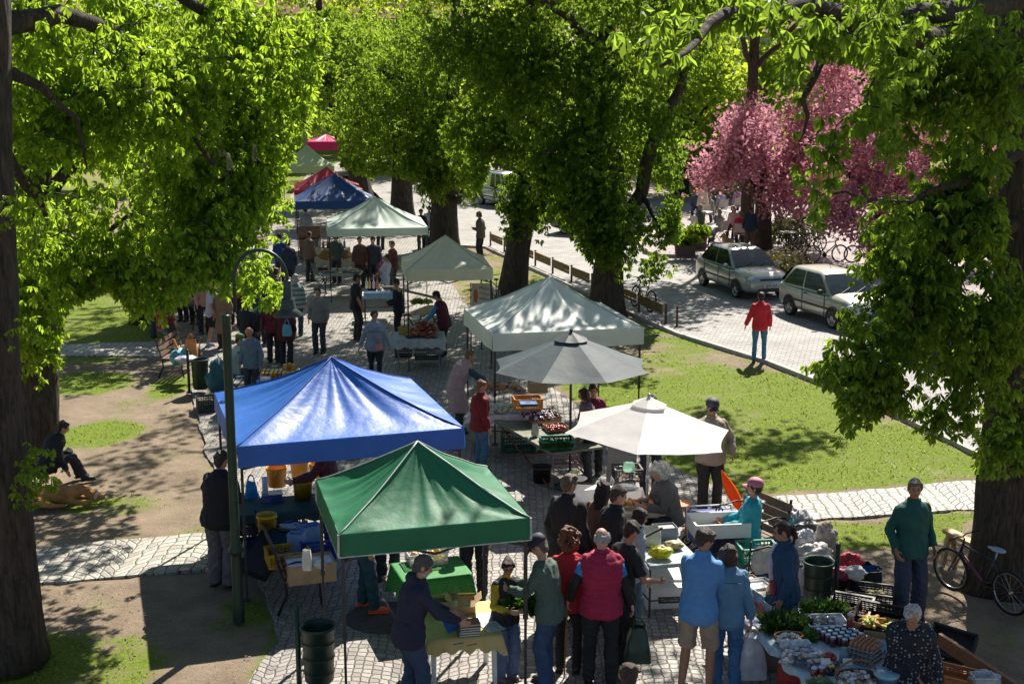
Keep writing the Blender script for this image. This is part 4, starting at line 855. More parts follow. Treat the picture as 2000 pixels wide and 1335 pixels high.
def greens(label, c, sx, sy, h, n=900, seed=1, mat=None, name='herbs', cat='herbs', rz=0, w=.006):
    r = np.random.default_rng(seed); X = r.uniform(-.5, .5, n)*sx; Y = r.uniform(-.5, .5, n)*sy; hh = h*(1-(2*X/sx)**2*.6)*(1-(2*Y/sy)**2*.6)
    Z0 = hh*r.uniform(0, .6, n); d = r.normal(size=(n, 3)); d[:, 2] = np.abs(d[:, 2])*.8; d /= np.linalg.norm(d, axis=1)[:, None]; s = r.normal(size=(n, 3)); s = np.cross(d, s); s /= np.linalg.norm(s, axis=1)[:, None]
    L = r.uniform(.5, 1, n)[:, None]*h*.75; p = np.stack([X, Y, Z0], 1); V = np.stack([p, p+d*L*.6+s*w*2, p+d*L, p+d*L*.6-s*w*2], 1).reshape(-1, 3)
    o = np_mesh(name, V, np.arange(n*4).reshape(n, 4), mat or leafmat('herb_leaf', (.012, .04, .008), (.05, .12, .02), (.10, .22, .03), .35)); o.location = c; o.rotation_euler = (0, 0, rz); return tag(o, label, cat, kind='stuff')
def bucket(label, loc, mat, r=.15, h=.3, lid=None, name='bucket', handle=True, group=None):
    t = thing(name, label, 'bucket', loc, random.uniform(0, 6), group)
    MB().lathe([(0, .004), (r*.84, .004), (r*.85, 0), (r*.97, h*.86), (r*1.03, h*.86), (r*1.05, h), (r*.98, h), (r*.95, h*.86), (r*.82, .02), (0, .02)], n=24).build('bucket_wall', mat, t)
    if lid: MB().lathe([(0, h+.012), (r*1.0, h+.012), (r*1.07, h+.004), (r*1.07, h-.02), (r*1.055, h-.02)], n=24).build('lid', lid, t)
    if handle: MB().tube([(math.cos(a)*r*1.05, -.01-math.sin(a)*.05, h*.9-math.sin(a)*r*.9) for a in [pi*k/12 for k in range(13)]], .004, 5).build('handle', WHITE, t)
    return t
def jar_proto(name, label, glass, lidm, r=.038, h=.1, cat='jar'):
    t = thing(name, label, cat, (0, 0, 0)); MB().lathe([(0, 0), (r*.95, 0), (r, .008), (r, h*.8), (r*.8, h*.88), (r*.78, h*.9)], n=14, cap=False).build('glass', glass, t)
    MB().lathe([(r*.86, h*.87), (r*.88, h*.87), (r*.88, h), (r*.8, h+.004), (0, h+.004)], n=14).build('lid', lidm, t); return t
class Spread:
    """first instance moves the prototype, later ones copy it"""
    def __init__(s, proto): s.p = proto; s.used = False
    def put(s, loc, rz=0, label=None, group=None, sc=None):
        if not s.used:
            s.used = True; s.p.location = loc; s.p.rotation_euler = (0, 0, rz)
            if label: s.p['label'] = label
            if group: s.p['group'] = group
            if sc: s.p.scale = (sc,)*3
            return s.p
        return dup(s.p, loc, rz, label, group, sc)
def bag(label, loc, mat, w=.3, d=.18, h=.38, handles=True, name='carrier_bag', seed=1, rz=0, cat='bag', crumple=.03, hang=False, taper=.8):
    t = thing(name, label, cat, loc, rz); m = MB(); rs = []
    for k in range(9):
        f = k/8; ww = w/2*(.92+.12*math.sin(f*pi)) * (1 if not hang else (1-.45*f)) * (taper+(1-taper)*(1-f) if not hang else 1); dd = d/2*(.9+.2*math.sin(f*pi))*(1-.35*f)
        ring = []
        for j in range(24):
            a = 2*pi*j/24; c, s = math.cos(a), math.sin(a); e = .45; x = ww*math.copysign(abs(c)**e, c); y = dd*math.copysign(abs(s)**e, s)
            nn = mnoise.noise(Vector((x*9+seed, y*9, f*h*9)))*crumple*(.3+f); ring.append(Vector((x*(1+nn*3), y+nn, h*f+mnoise.noise(Vector((a*2, seed, f)))*crumple*f)))
        rs.append(ring)
    m.rings(rs, cap=False).add(rs[0], [tuple(range(24))[::-1]]); m.build('bag_body', mat, t)
    if handles:
        for s in (-1, 1): MB().tube([(math.cos(a)*w*.2, s*d*.22, h-.01+math.sin(a)*(.13 if not hang else .11)) for a in [pi*k/10 for k in range(11)]], .008, 5).build('handle', mat, t)
    return t
def bundle(label, loc, mat, r=(.2, .15, .12), name='bundle', seed=1, cat='bag', amp=.25, rz=0):
    m = MB(); rs = []
    for i in range(19):
        t = pi*(i+.02 if i == 0 else i-.02 if i == 18 else i)/18; ring = []
        for j in range(32):
            a = 2*pi*j/32; v = Vector((math.sin(t)*math.cos(a), math.sin(t)*math.sin(a), -math.cos(t))); k = 1+amp*mnoise.noise(v*1.7+Vector((seed*1.37, 0, 0)))+amp*(.55-1.5*abs(mnoise.noise(v*3+Vector((0, seed*.7, 0)))))+amp*.35*mnoise.noise(v*8+Vector((0, seed, 0)))
            ring.append(Vector((v.x*r[0]*k, v.y*r[1]*k, max(0, r[2]+v.z*r[2]*k))))
        rs.append(ring)
    o = m.rings(rs).build(name, mat); o.location = loc; o.rotation_euler = (0, 0, rz); return tag(o, label, cat)
def carton(label, loc, rz, mat, sx=.4, sy=.3, h=.2, flaps=False, name='cardboard_box', inner=None, cat='box', th=.006):
    t = thing(name, label, cat, loc, rz); m = MB(); m.box((0, 0, th/2), (sx-.002, sy-.002, th))
    for s in (-1, 1): m.box((0, s*(sy/2-th/2), h/2+.001), (sx, th, h)); m.box((s*(sx/2-th/2), 0, h/2+.001), (th, sy-2*th, h-.002))
    m.build('box_body', mat, t)
    if flaps:
        for s in (-1, 1):
            f = MB(); a = s*.9; f.box((0, s*(sy/2+sy*.17), h+.02), (sx*.98, sy*.4, th*.8), rot=Matrix.Rotation(-s*.5, 3, 'X')); f.build('flap', mat, t)
            f = MB(); f.box((s*(sx/2+sy*.15), 0, h+.035), (sy*.38, sy*.95, th*.8), rot=Matrix.Rotation(s*-.7, 3, 'Y')); f.build('flap', mat, t)
    if inner is not None: MB().box((0, 0, h*.8), (sx-2*th-.004, sy-2*th-.004, .02)).build('contents', inner, t)
    return t
def text_mesh(name, body, size, mat, parent, loc, rot, bold=.0, center=True):
    cu = bpy.data.curves.new(name, 'FONT'); cu.body = body; cu.size = size; cu.extrude = .0015; cu.offset = bold
    if center: cu.align_x = 'CENTER'
    ob = bpy.data.objects.new(name, cu); COL.objects.link(ob); dg = bpy.context.evaluated_depsgraph_get(); me = bpy.data.meshes.new_from_object(ob.evaluated_get(dg)); bpy.data.objects.remove(ob)
    me.name = name; me.materials.clear(); me.materials.append(mat); o = link(name, me, parent); o.location = loc; o.rotation_euler = rot; return o
# ------------------------------------------------------------------ street furniture
def bin_(label, px, py, h_post=.95, side=1, s=1.0, rzz=0, tilt=0.0):
    c = G(px, py); t = thing('litter_bin', label, 'litter bin', c, rzz, s=s)
    MB().cyl((0, 0, 0), (0, 0, h_post), .032, n=14).ball((0, 0, h_post), .036).lathe([(.07, 0), (.06, .03), (.033, .05)], n=14).build('post', DGREEN, t)
    x = side*.25; z0 = h_post-.86
    b = MB().lathe([(0, z0), (.15, z0), (.165, z0+.02), (.185, z0+.62), (.205, z0+.64), (.21, z0+.665), (.195, z0+.67), (.178, z0+.62), (.15, z0+.03), (0, z0+.03)], (x, 0, 0), 28)
    for zz in (.12, .3, .48): b.lathe([(.172+zz*.02, z0+zz-.006), (.180+zz*.02, z0+zz), (.172+zz*.02, z0+zz+.006)], (x, 0, 0), 28)
    bo = b.build('bin_bucket', DGREEN, t)
    m = MB()
    for zz in (.1, .55): m.bar((0, 0, z0+zz), (x*.3, 0, z0+zz), .03, .02)
    m.build('bracket', DGREEN, t)
    MB().cyl((x-.21, 0, z0+.6), (x-.25, 0, z0+.6), .02).build('hinge', DGREEN, t); return t
def bench(label, c, rz, L=1.7, mat=WOOD, scroll=True, name='park_bench'):
    t = thing(name, label, 'bench', c, rz); m = MB()
    for k in range(5): m.box((0, -.18+k*.1, .44+.004*k), (L, .08, .032))
    m.build('seat', mat, t); b = MB()
    for k in range(3): b.box((0, .27+k*.035, .56+k*.13), (L, .028, .09), rot=Matrix.Rotation(-.28, 3, 'X'))
    b.build('backrest', mat, t)
    for s in (-1, 1):
        f = MB(); x = s*(L/2-.06); f.tube([(x, -.24, 0), (x, -.2, .2), (x, -.2, .42), (x, .22, .42)], .018, 8).tube([(x, .36, 0), (x, .24, .25), (x, .25, .45), (x, .34, .7), (x, .38, .92)], .02, 8)
        f.build('frame', IRON, t)
        arm = MB(); pts = [(x, .28, .66), (x, .1, .7), (x, -.1, .68)]
        pts += [(x, -.2+.09*(1-k/16)*math.cos(pi/2+k*.62)*1, .60+.09*(1-k/16)*math.sin(pi/2+k*.62)) for k in range(14)]
        arm.tube(pts, .012, 7).bar((x, -.2, .42), (x, -.2, .52), .02).build('armrest', IRON, t)
    return t
def ring_wheel(m, c, R_, w=.022, n=32, axis='y'):
    pts = [Vector(c)+Vector((math.cos(2*pi*k/n)*R_, 0, math.sin(2*pi*k/n)*R_)) for k in range(n)]; m.tube(pts, w, 8, closed=True); return m
def bicycle(label, loc, rz, col=(.02, .02, .025), accent=None, s=1.0, lean=.0, saddle=BLACK, near=True, group=None, rimc=(.4, .4, .42)):
    t = thing('bicycle', label, 'bicycle', loc, rz, group, s); t.rotation_euler = (lean, 0, rz)
    rub = M((.015, .015, .016), .8); rim = M(rimc, .3, .9); fr = M(col, .3, .2, var=.1, coat=.5); ac = M(accent, .3, var=.1) if accent else fr; Rw = .33
    for x in (-.52, .53):
        w = thing('x', None, None); bpy.data.objects.remove(w)
        wh = MB(); ring_wheel(wh, (x, 0, Rw), Rw-.022, .023, 36); o = wh.build('wheel', rub, t)
        r2 = MB(); ring_wheel(r2, (x, 0, Rw), Rw-.05, .011, 36); r2.cyl((x, -.04, Rw), (x, .04, Rw), .018); 
        for k in range(16 if near else 8): a = 2*pi*k/(16 if near else 8); r2.bar((x, .02*(-1)**k, Rw), (x+math.cos(a)*(Rw-.05), 0, Rw+math.sin(a)*(Rw-.05)), .0028 if near else .005)
        r2.build('rim', rim, o)
    f = MB(); bb = Vector((-.08, 0, .29)); seat = Vector((-.25, 0, .76)); head = Vector((.32, 0, .80)); hl = Vector((.36, 0, .67)); rear = Vector((-.52, 0, Rw)); front = Vector((.53, 0, Rw))
    f.tube([bb, seat], .016).tube([seat+Vector((.02, 0, -.06)), head+Vector((0, 0, -.02))], .016).tube([head, hl], .021)
    for y in (-.05, .05): f.tube([rear+Vector((0, y, 0)), bb+Vector((0, y*.3, 0))], .01).tube([rear+Vector((0, y, 0)), seat+Vector((0.01, y*.3, -.05))], .009)
    f.build('frame', fr, t); MB().tube([hl, bb], .021).build('down_tube', ac, t)
    k = MB()
    for y in (-.055, .055): k.tube([hl+Vector((.0, y*.4, 0)), hl+Vector((.02, y, -.06)), front+Vector((0, y, 0))], .013)
    k.build('fork', fr, t)
    h = MB(); st = head+Vector((-.02, 0, .09)); h.tube([head, st], .014).tube([st+Vector((.03, 0, .01)), st+Vector((.06, .1, .03)), st+Vector((.0, .3, .04))], .012).tube([st+Vector((.03, 0, .01)), st+Vector((.06, -.1, .03)), st+Vector((.0, -.3, .04))], .012)
    h.build('handlebar', BLACK, t); sd = MB(); sd.tube([seat, seat+Vector((-.03, 0, .11))], .013); sd.ball(seat+Vector((-.04, 0, .14)), (.13, .07, .03), 10, 6).ball(seat+Vector((.06, 0, .135)), (.08, .03, .022), 8, 6).build('saddle', saddle, t)
    p = MB(); p.lathe([(.0, -.006), (.085, -.006), (.09, 0), (.085, .006), (0, .006)], n=20); p.v = [(bb.x+x, y2*0+z-.045, bb.z+y2) for x, y2, z in p.v]
    p.bar(bb+Vector((0, -.06, 0)), bb+Vector((.12, -.06, -.12)), .018).bar(bb+Vector((0, .06, 0)), bb+Vector((-.12, .06, .12)), .018).box(bb+Vector((.12, -.11, -.12)), (.08, .08, .02)).box(bb+Vector((-.12, .11, .12)), (.08, .08, .02)).build('crankset', IRON, t)
    g_ = MB(); 
    for x, y in ((rear.x, 0), (front.x, 0)): pass
    return t
RZ = math.atan2(.96, 2.9)      # the stalls stand turned by this angle
# ---- tents, front to back
BLUE = cloth((.022, .15, .60), .46, .25, spec=.8, bump=.45)
tent('market_tent', 'bright royal blue square canopy tent, sunlit, beside the arched lamp post', (416, 766), (463, 872), (907, 836), (642, 697), BLUE, 2.15, .29, seed=3, power=1.32, ridge=M((.01, .05, .28), .6))
GREEN = cloth((.03, .20, .10), .55, .3, spec=.35, bump=.4)
tent('market_tent', 'dark green square canopy tent with pale piping over the bookseller', (638, 935), (662, 1043), (1028, 1003), (818, 862), GREEN, 2.12, .245, seed=5, trim=M((.5, .55, .5), .5), power=1.25)
PALE = cloth((.76, .82, .78), .5, .32, spec=.4, bump=.2)
tent('market_tent', 'large pale blue grey canopy tent behind the grey parasol', (880, 603), (962, 652), (1265, 645), (1068, 540), PALE, 2.15, .33, seed=7, ridge=M((.35, .42, .4), .6))
BEIGE = cloth((.84, .80, .58), .5, .32, spec=.4, bump=.2)
tent('market_tent', 'small cream canopy tent over the cured meat table, next to the banner', (762, 505), (793, 526), (963, 526), (862, 459), BEIGE, 2.15, .26, seed=9, ridge=M((.42, .42, .3), .6), Y=(32.9, 30.6, 30.6))
TEAL = cloth((.60, .72, .65), .5, .32, spec=.4, bump=.2)
tent('market_tent', 'pale sea green canopy tent, left of the dark trunk with a burr', (613, 428), (640, 447), (836, 447), (728, 384), TEAL, 2.15, .24, seed=11, ridge=M((.3, .4, .36), .6), Y=(43.0, 40.2, 40.2))
tent('market_tent', 'dark blue canopy tent between the red and the pale sea green ones', (561, 377), (577, 396), (730, 396), (652, 338), cloth((.012, .07, .25), .45, .25), 2.15, .3, seed=13, Y=(53, 50.5, 50.5), power=1.1)
tent('market_tent', 'red canopy tent whose peak shows behind the dark blue one', (548, 362), (575, 370), (708, 372), (624, 325), cloth((.50, .02, .05), .5, .3), 2.15, .22, seed=15, Y=(61, 58, 58))
tent('market_tent', 'pale lime green canopy tent, second farthest in the row', (530, 318), (552, 325), (652, 325), (578, 282), cloth((.5, .62, .33), .5, .3), 2.3, .35, seed=17, Y=(69, 66.5, 66.5))
tent('market_tent', 'crimson market canopy farthest away, under the leaning trunk', (596, 270), (600, 278), (668, 278), (636, 262), cloth((.55, .01, .12), .5, .25), 2.3, .5, seed=18, Y=(84, 81, 81))
LT = tent('market_tent', 'white topped canopy tent with salmon side wall, half hidden by hanging chestnut leaves', (255, 470), (283, 490), (500, 486), (390, 425), cloth((.72, .70, .68), .5, .3), 2.4, .25, seed=19, Y=(38, 35.2, 35.6))
w_ = MB().grid(lambda u, v: Vector((-1.35+2.7*u, 1.32+.03*math.sin(u*20), 2.1-1.5*v)), 20, 6); w_.build('side_wall', cloth((.55, .30, .24), .6, .3), LT)
# ---- parasols
c = G(1113, 952); parasol('market_parasol', 'grey eight sided parasol over the herb and fruit tables', c, 1.36, at(1113, 714, c.y).z, at(1113, 652, c.y).z, 8, cloth((.07, .095, .11), .65, .15, spec=.3), cloth((.05, .065, .07), .6, .15), STEEL, .39, 2)
c = G(1262, 1052); parasol('market_parasol', 'white six sided parasol, tilted, over the white haired seller', c, 1.32, at(1262, 842, c.y).z, at(1262, 782, c.y).z+.02, 6, cloth((.86, .83, .82), .5, .42), cloth((.8, .78, .75), .5, .4), ALU, .30, 4, tiltx=-.07)
c = at(1372, 418, 59); c.z = .14; folded_parasol('tall folded cream parasol standing among the café tables', c, 2.35, M((.62, .55, .42), .8, sc=4))
# ---- arched lamp post
c = G(467, 1214); LP = thing('street_lamp', 'tall dark green arched lamp post with a bell shaped lamp hanging over the honey seller', 'street lamp', c)
def LZ(px, py): q = at(px, py, c.y); return Vector((q.x-c.x, 0, q.z))
z1 = LZ(465, 1072).z; z2 = LZ(459, 616).z
MB().lathe([(.075, 0), (.078, .25), (.072, .27), (.068, z1-.1), (.07, z1-.06), (.095, z1-.03), (.1, z1), (.075, z1+.05), (.06, z1+.09), (.056, z2-.01), (.060, z2), (.03, z2+.012)], n=20).build('column', DGREEN, LP)
a0, a1 = LZ(459, 610), LZ(457, 545); top = LZ(508, 488); en = LZ(561, 545); pts = [a0, a1]
for k in range(1, 13): th = pi*(1-k/13); pts.append(Vector(((a1.x+en.x)/2+math.cos(th)*(en.x-a1.x)/2, 0, a1.z+math.sin(th)*(top.z-a1.z))))
pts += [Vector((en.x, 0, a1.z)), Vector((en.x, 0, en.z-.02))]; MB().tube(pts, .022, 10).build('arch', DGREEN, LP)
x = en.x; zt = LZ(561, 550).z; zb = LZ(561, 616).z; hh = zt-zb
MB().lathe([(0, zt+.02), (.04, zt+.02), (.05, zt), (.055, zt-hh*.45), (.075, zt-hh*.5), (.08, zt-hh*.52), (.095, zt-hh*.78), (.1, zt-hh*.8), (.19, zt-hh*.98), (.185, zb), (.09, zt-hh*.84), (0, zt-hh*.84)], (x, 0, 0), 28).build('lamp_shade', M((.06, .075, .07), .35, .4), LP)
MB().ball((x, 0, zt-hh*.9), (.05, .05, .06), 12, 8).build('bulb', M((.7, .7, .68), .2), LP)
c = G(300, 658); q = thing('street_lamp', 'slim dark post standing beside the red shopping bag, top lost in the leaves', 'post', c); MB().lathe([(.09, 0), (.085, .5), (.07, .55), (.06, 1.6), (.05, 4.6), (0, 4.61)], n=14).build('column', DGREEN, q); MB().lathe([(.05, 4.6), (.2, 4.75), (.05, 5.0), (0, 5.02)], n=14).build('lamp_shade', DGREEN, q)
# ---- fence beside the street: every board and post
fa, fb = G(958, 480), G(1300, 632); fz = thing('low_fence', 'low wooden board fence with dark posts along the street edge, running behind the forked tree', 'fence', fa); D = fb-fa; nsec = 9
for k in range(nsec+1):
    p = D*(k/nsec); MB().box(p+Vector((0, 0, .29)), (.07, .05, .58)).build('post', M((.10, .06, .035), .8, var=.3), fz)
OCH = M((.22, .145, .06), .75, var=.3, sc=6, bump=.3)
for k in range(nsec):
    p, q = D*(k+.06)/nsec, D*(k+.94)/nsec; n_ = Vector((-D.y, D.x, 0)).normalized()*.05
    m = MB()
    for z in (.30, .40, .50): m.bar(p+n_*-1+Vector((0, 0, z)), q+n_*-1+Vector((0, 0, z+.01*random.uniform(-1, 1))), .03, .092)
    m.build('board', OCH, fz)
p = G(1322, 637); q = thing('bollard', 'single short rusty post standing free at the end of the low fence', 'post', p); MB().cyl((0, 0, 0), (0, 0, .56), .03, n=10).ball((0, 0, .56), .031).build('post', M((.14, .06, .035), .7, .4, var=.3), q); MB().lathe([(.06, 0), (.055, .012), (.03, .014)], n=10).build('base_plate', IRON, q)
# ---- bins
bin_('green litter bin on a post at the bottom edge, in front of the scrolled bench', 585, 1345, 1.0, 1, rzz=-.25)
bin_('grey green litter bin with its post, beside the bench piled with bags on the left', 370, 767, .95, 1, rzz=.2)
bin_('dark green litter bin beside the big produce table on the right', 1630, 1205, .98, -1, rzz=.1)
# ---- bench under the blue tent with boxes on it
cb = G(560, 1190); bench('park bench with scrolled iron armrest, loaded with crates at the blue tent', G(575, 1150), RZ+pi/2+.02, 1.75, DWOOD)
bz = .46
carton('plain brown carton lying on the near end of the bench, white paper on top', G(606, 1128, bz), RZ, CARD, .62, .42, .26, inner=M((.75, .75, .78), .5))
YEL = M((.62, .40, .01), .45, var=.12); YEL2 = M((.70, .30, .01), .45, var=.12)
crate('yellow open crate of onions on the bench beneath the blue tent', G(562, 1098, bz), RZ, M((.60, .38, .02), .5), .55, .4, .2)
heap('purple onions filling the yellow crate on the bench', G(562, 1098, bz+.05), .5, .34, RZ, .11, [M((.20, .05, .06), .4), M((.3, .12, .07), .4)], 60, .034, 'onions', 3)
crate('royal blue open crate holding pale blue cartons', G(622, 1085, .42), RZ, M((.01, .05, .30), .4), .5, .36, .28)
carton('pale blue carton standing in the royal blue crate', G(606, 1070, .46), RZ+.3, M((.20, .36, .62), .5), .3, .2, .34)
carton('smaller pale blue carton leaning beside the blue crate', G(580, 1078, .5), RZ-.5, M((.24, .4, .66), .5), .22, .16, .28)
s_ = carton('closed black plastic case tipped against the bench back', G(520, 1085, .45), .9, M((.02, .024, .03), .35), .75, .42, .14, name='plastic_case', inner=BLACK); s_.rotation_euler = (.25, -.55, 1.1)
bag('white crumpled paper bag standing on the brown carton', G(600, 1112, bz+.27), M((.72, .70, .66), .7), .13, .1, .27, False, seed=4, crumple=.02)
bundle('clear crumpled plastic wrap next to the white paper bag', G(622, 1108, bz+.26), M((.55, .57, .6), .25, spec=.8), (.09, .07, .06), seed=9, name='plastic_wrap')
bag('dark blue carrier bag on the cobbles behind the lamp post', G(493, 1105), M((.01, .05, .16), .4), .3, .2, .42, True, seed=6, rz=.5)
# ---- table under the blue tent
ct = G(548, 985, .74); table('dark folding table under the blue tent, covered by a bottle green sheet', ct, 1.75, .7, RZ-.05, M((.02, .03, .03)), STEEL)
tablecloth('bottle green sheet on the table of yellow buckets', ct, 1.77, .72, RZ-.05, M((.012, .05, .035), .7), .14)
for px, py, s2, lb, lid, mt in ((541, 948, 1.25, 'orange yellow bucket behind the scale, at the left of the table', None, YEL2), (592, 972, 1.18, 'yellow bucket nearest the maroon vendor on the green table', None, YEL), (585, 930, 1.15, 'yellow bucket in the back row behind the one nearest the vendor', None, YEL2), (622, 935, 1.1, 'yellow orange bucket at the far right of the table', None, YEL2)):
    bucket(lb, G(px, py, .75), mt, .125*s2, .24*s2, lid)
bucket('lidded yellow bucket on a dark crate, underneath an open one', G(522, 1040, .42), YEL, .13, .22, WHITE); bucket('open yellow bucket stacked on the lidded one', G(522, 1040, .665), YEL, .135, .27)
crate('black crate under the pair of stacked yellow buckets', G(522, 1048, .0), RZ, BLACK, .4, .4, .40, rows=6)
for k, (px, lb) in enumerate(((478, 'bottom'), (478, 'middle'), (478, 'top'))): crate('black fruit crate, %s of the stack behind the lamp post' % lb, G(px, 1062, 0)+Vector((0, 0, .235*k)), RZ+.02*k, BLACK, .5, .36, .23, group='black crates stacked behind the lamp post')
t_ = bucket('clear tub of potatoes with a teal lid label, below the scale', G(568, 1055, .38), M((.45, .42, .35), .2, alpha=.55, spec=.7), .14, .24, M((.42, .5, .52), .3), 'plastic_tub', False)
heap('potatoes inside the clear tub', G(568, 1055, .40), .2, .2, 0, .16, [M((.42, .26, .06), .6)], 40, .03, 'potatoes', 5)
crate('black crate carrying the clear tub of potatoes', G(568, 1058, 0), RZ, BLACK, .45, .36, .36, rows=5)
sc = thing('weighing_scale', 'purple blue shop scale with a digital display, on the green table', 'scale', G(532, 975, .75), RZ); MB().box((0, 0, .04), (.3, .26, .08), taper=.9).build('scale_body', M((.10, .08, .28), .4), sc); MB().box((0, .01, .1), (.3, .22, .012)).build('pan', ALU, sc); MB().box((0.05, -.135, .045), (.16, .01, .06)).build('display', M((.03, .07, .25), .2), sc)
pr = thing('paper_roll', 'upright white roll of paper standing on the scale', 'paper roll', G(518, 962, .86), 0); MB().cyl((0, 0, 0), (0, 0, .24), .042, n=18).build('roll', M((.66, .64, .74), .7), pr); MB().cyl((0, 0, .2401), (0, 0, .243), .014, n=10).build('core', CARD, pr)
for px, py, mt, lb, sd in ((492, 985, M((.04, .33, .66), .35, trans=.35), 'light blue carrier bag hanging right of the lamp post at the table end', 1), (452, 985, M((.04, .33, .66), .35, trans=.35), 'light blue carrier bag hanging left of the lamp post', 2), (443, 988, M((.50, .38, .10), .6, trans=.2), 'mustard paper bag behind the light blue bags', 3)):
    bag(lb, G(px, py, .62), mt, .24, .08, .36, True, seed=sd, rz=RZ, hang=True)
# ---- green cloth table behind the bookseller
c2 = G(842, 1110, .74); table('table with a green dotted cloth under the green tent', c2, .85, .62, RZ, M((.1, .1, .1)), STEEL)
tablecloth('green dotted cloth hanging low over the vegetable tub table', c2, .87, .64, RZ, M((.02, .20, .035), .7, var=.5, sc=40), .30, seed=3)
def tubbox(label, px, py, z, w, d, h, mats, sd, seed_h=.1, rz=RZ):
    c = G(px, py, z); t = thing('plastic_tub', label, 'tub', c, rz); m = MB(); th = .006
    m.box((0, 0, th/2), (w-.01, d-.01, th))
    for s in (-1, 1): m.box((0, s*(d/2-th/2), h/2+.001), (w, th, h)); m.box((s*(w/2-th/2), 0, h/2+.001), (th, d-2*th, h-.002))
    m.build('tub_wall', M((.62, .64, .66), .15, alpha=.4, spec=.8), t)
    l = MB(); l.box((0, -d/2-.006, h), (w+.03, .012, .012)).box((0, d/2+.006, h), (w+.03, .012, .012)).box((w/2+.006, 0, h), (.012, d, .012)).box((-w/2-.006, 0, h), (.012, d, .012)).build('tub_rim', M((.6, .65, .68), .2), t)
    return c
c = tubbox('clear tub of yellow peppers on the green cloth, right one', 852, 1096, .75, .24, .3, .17, None, 1); heap('yellow peppers in the right tub on the green cloth', c+Vector((0, 0, .01)), .22, .27, RZ, .13, [M((.65, .36, .01), .35), M((.6, .42, .04), .35)], 46, .032, 'peppers', 11)
c = tubbox('clear tub of peach coloured pickles on the green cloth, left one', 812, 1098, .75, .22, .3, .15, None, 1); heap('peach coloured pickles in the left tub on the green cloth', c+Vector((0, 0, .01)), .2, .27, RZ, .11, [M((.6, .34, .2), .35), M((.62, .5, .4), .35)], 46, .03, 'pickles', 12)
crate('dark green crate on the cobbles beneath the green cloth table', G(870, 1165), RZ, M((.02, .05, .035)), .5, .36, .26); crate('second dark crate left of it beneath the green cloth table', G(815, 1168), RZ, BLACK, .4, .3, .24)
# ---- bookseller's yellow cloth table
cA = (G(855, 1252, .74)+G(935, 1168, .74)+G(993, 1243, .74)+G(812, 1182, .74))/4
dA = (G(993, 1243, .74)-G(855, 1252, .74)); sA = dA.length; rA = math.atan2(dA.y, dA.x)
c3 = Vector((cA.x, cA.y, 0)); table('white legged table under a pale yellow cloth, by the dark blue hoodie', c3, sA, .95, rA, WHITE, WHITE, style='round', name='plastic_table')
YCL = M((.62, .50, .20), .7, var=.06, trans=.2); tablecloth('pale yellow scalloped cloth on the book table', c3, sA+.02, .97, rA, YCL, .16, scallop=.07, seed=2)
carton('open empty carton with raised flaps on the far left of the book table', G(862, 1190, .75), rA+.2, M((.45, .30, .15), .8), .26, .26, .1, True)
carton('open carton with raised flaps beside the stack of books', G(905, 1190, .75), rA-.1, M((.46, .31, .16), .8), .28, .24, .12, True)
BK = [M(c_, .5) for c_ in ((.05, .09, .08), (.30, .28, .22), (.03, .05, .08), (.12, .16, .15), (.25, .05, .04))]
for k in range(5):
    cc = G(916, 1236, .75)+Vector((random.uniform(-.01, .01), random.uniform(-.01, .01), .028*k)); b = thing('book', ['dark green book at the bottom of the stack', 'cream book second from the bottom of the stack', 'navy book in the middle of the stack', 'grey green book second from the top of the stack', 'red book on top of the stack'][k]+' on the yellow table', 'book', cc, rA+random.uniform(-.15, .15), 'books stacked on the yellow table')
    MB().box((0, 0, .002), (.24, .18, .004)).box((0, 0, .023), (.24, .18, .004)).box((-.118, 0, .0125), (.004, .18, .017)).build('cover', BK[k], b); MB().box((.002, 0, .0125), (.23, .17, .0168)).build('pages', M((.6, .58, .5), .8), b)
b = thing('book', 'bright blue book leaning open on the yellow table left of the stack', 'book', G(884, 1230, .755), rA+.5); MB().box((0, 0, .06), (.2, .012, .14), rot=Matrix.Rotation(-.9, 3, 'X')).build('cover', M((.02, .12, .5), .3), b); MB().box((0, .012, .066), (.19, .01, .13), rot=Matrix.Rotation(-.9, 3, 'X')).build('pages', M((.5, .55, .65), .8), b)
for k, (px, py, lb) in enumerate(((960, 1222, 'printed sheet nearest the corner of the yellow table'), (948, 1206, 'printed sheet behind, next to the open carton'))):
    o = MB().box((0, 0, 0), (.21, .28, .002)).build('paper_sheet', M((.66, .68, .76), .6)); o.location = G(px, py, .755+.003*k); o.rotation_euler = (0, 0, rA+.3-.2*k); tag(o, lb, 'paper')
    tx = MB()
    for j in range(9): tx.box((0, -.11+j*.026, .0018), (.17-.03*(j % 3), .006, .0012))
    tx.build('print', M((.08, .08, .1)), o)
for px, py, lb in ((895, 1256, 'blue pen lying at the front of the yellow table'), (922, 1258, 'red pen lying in front of the stacked books')):
    q = MB().cyl((-.06, 0, 0), (.06, 0, 0), .006, n=6).build('pen', M((.02, .1, .5) if 'blue' in lb else (.5, .04, .02))); q.location = G(px, py, .765); q.rotation_euler = (0, 0, .4); tag(q, lb, 'pen')
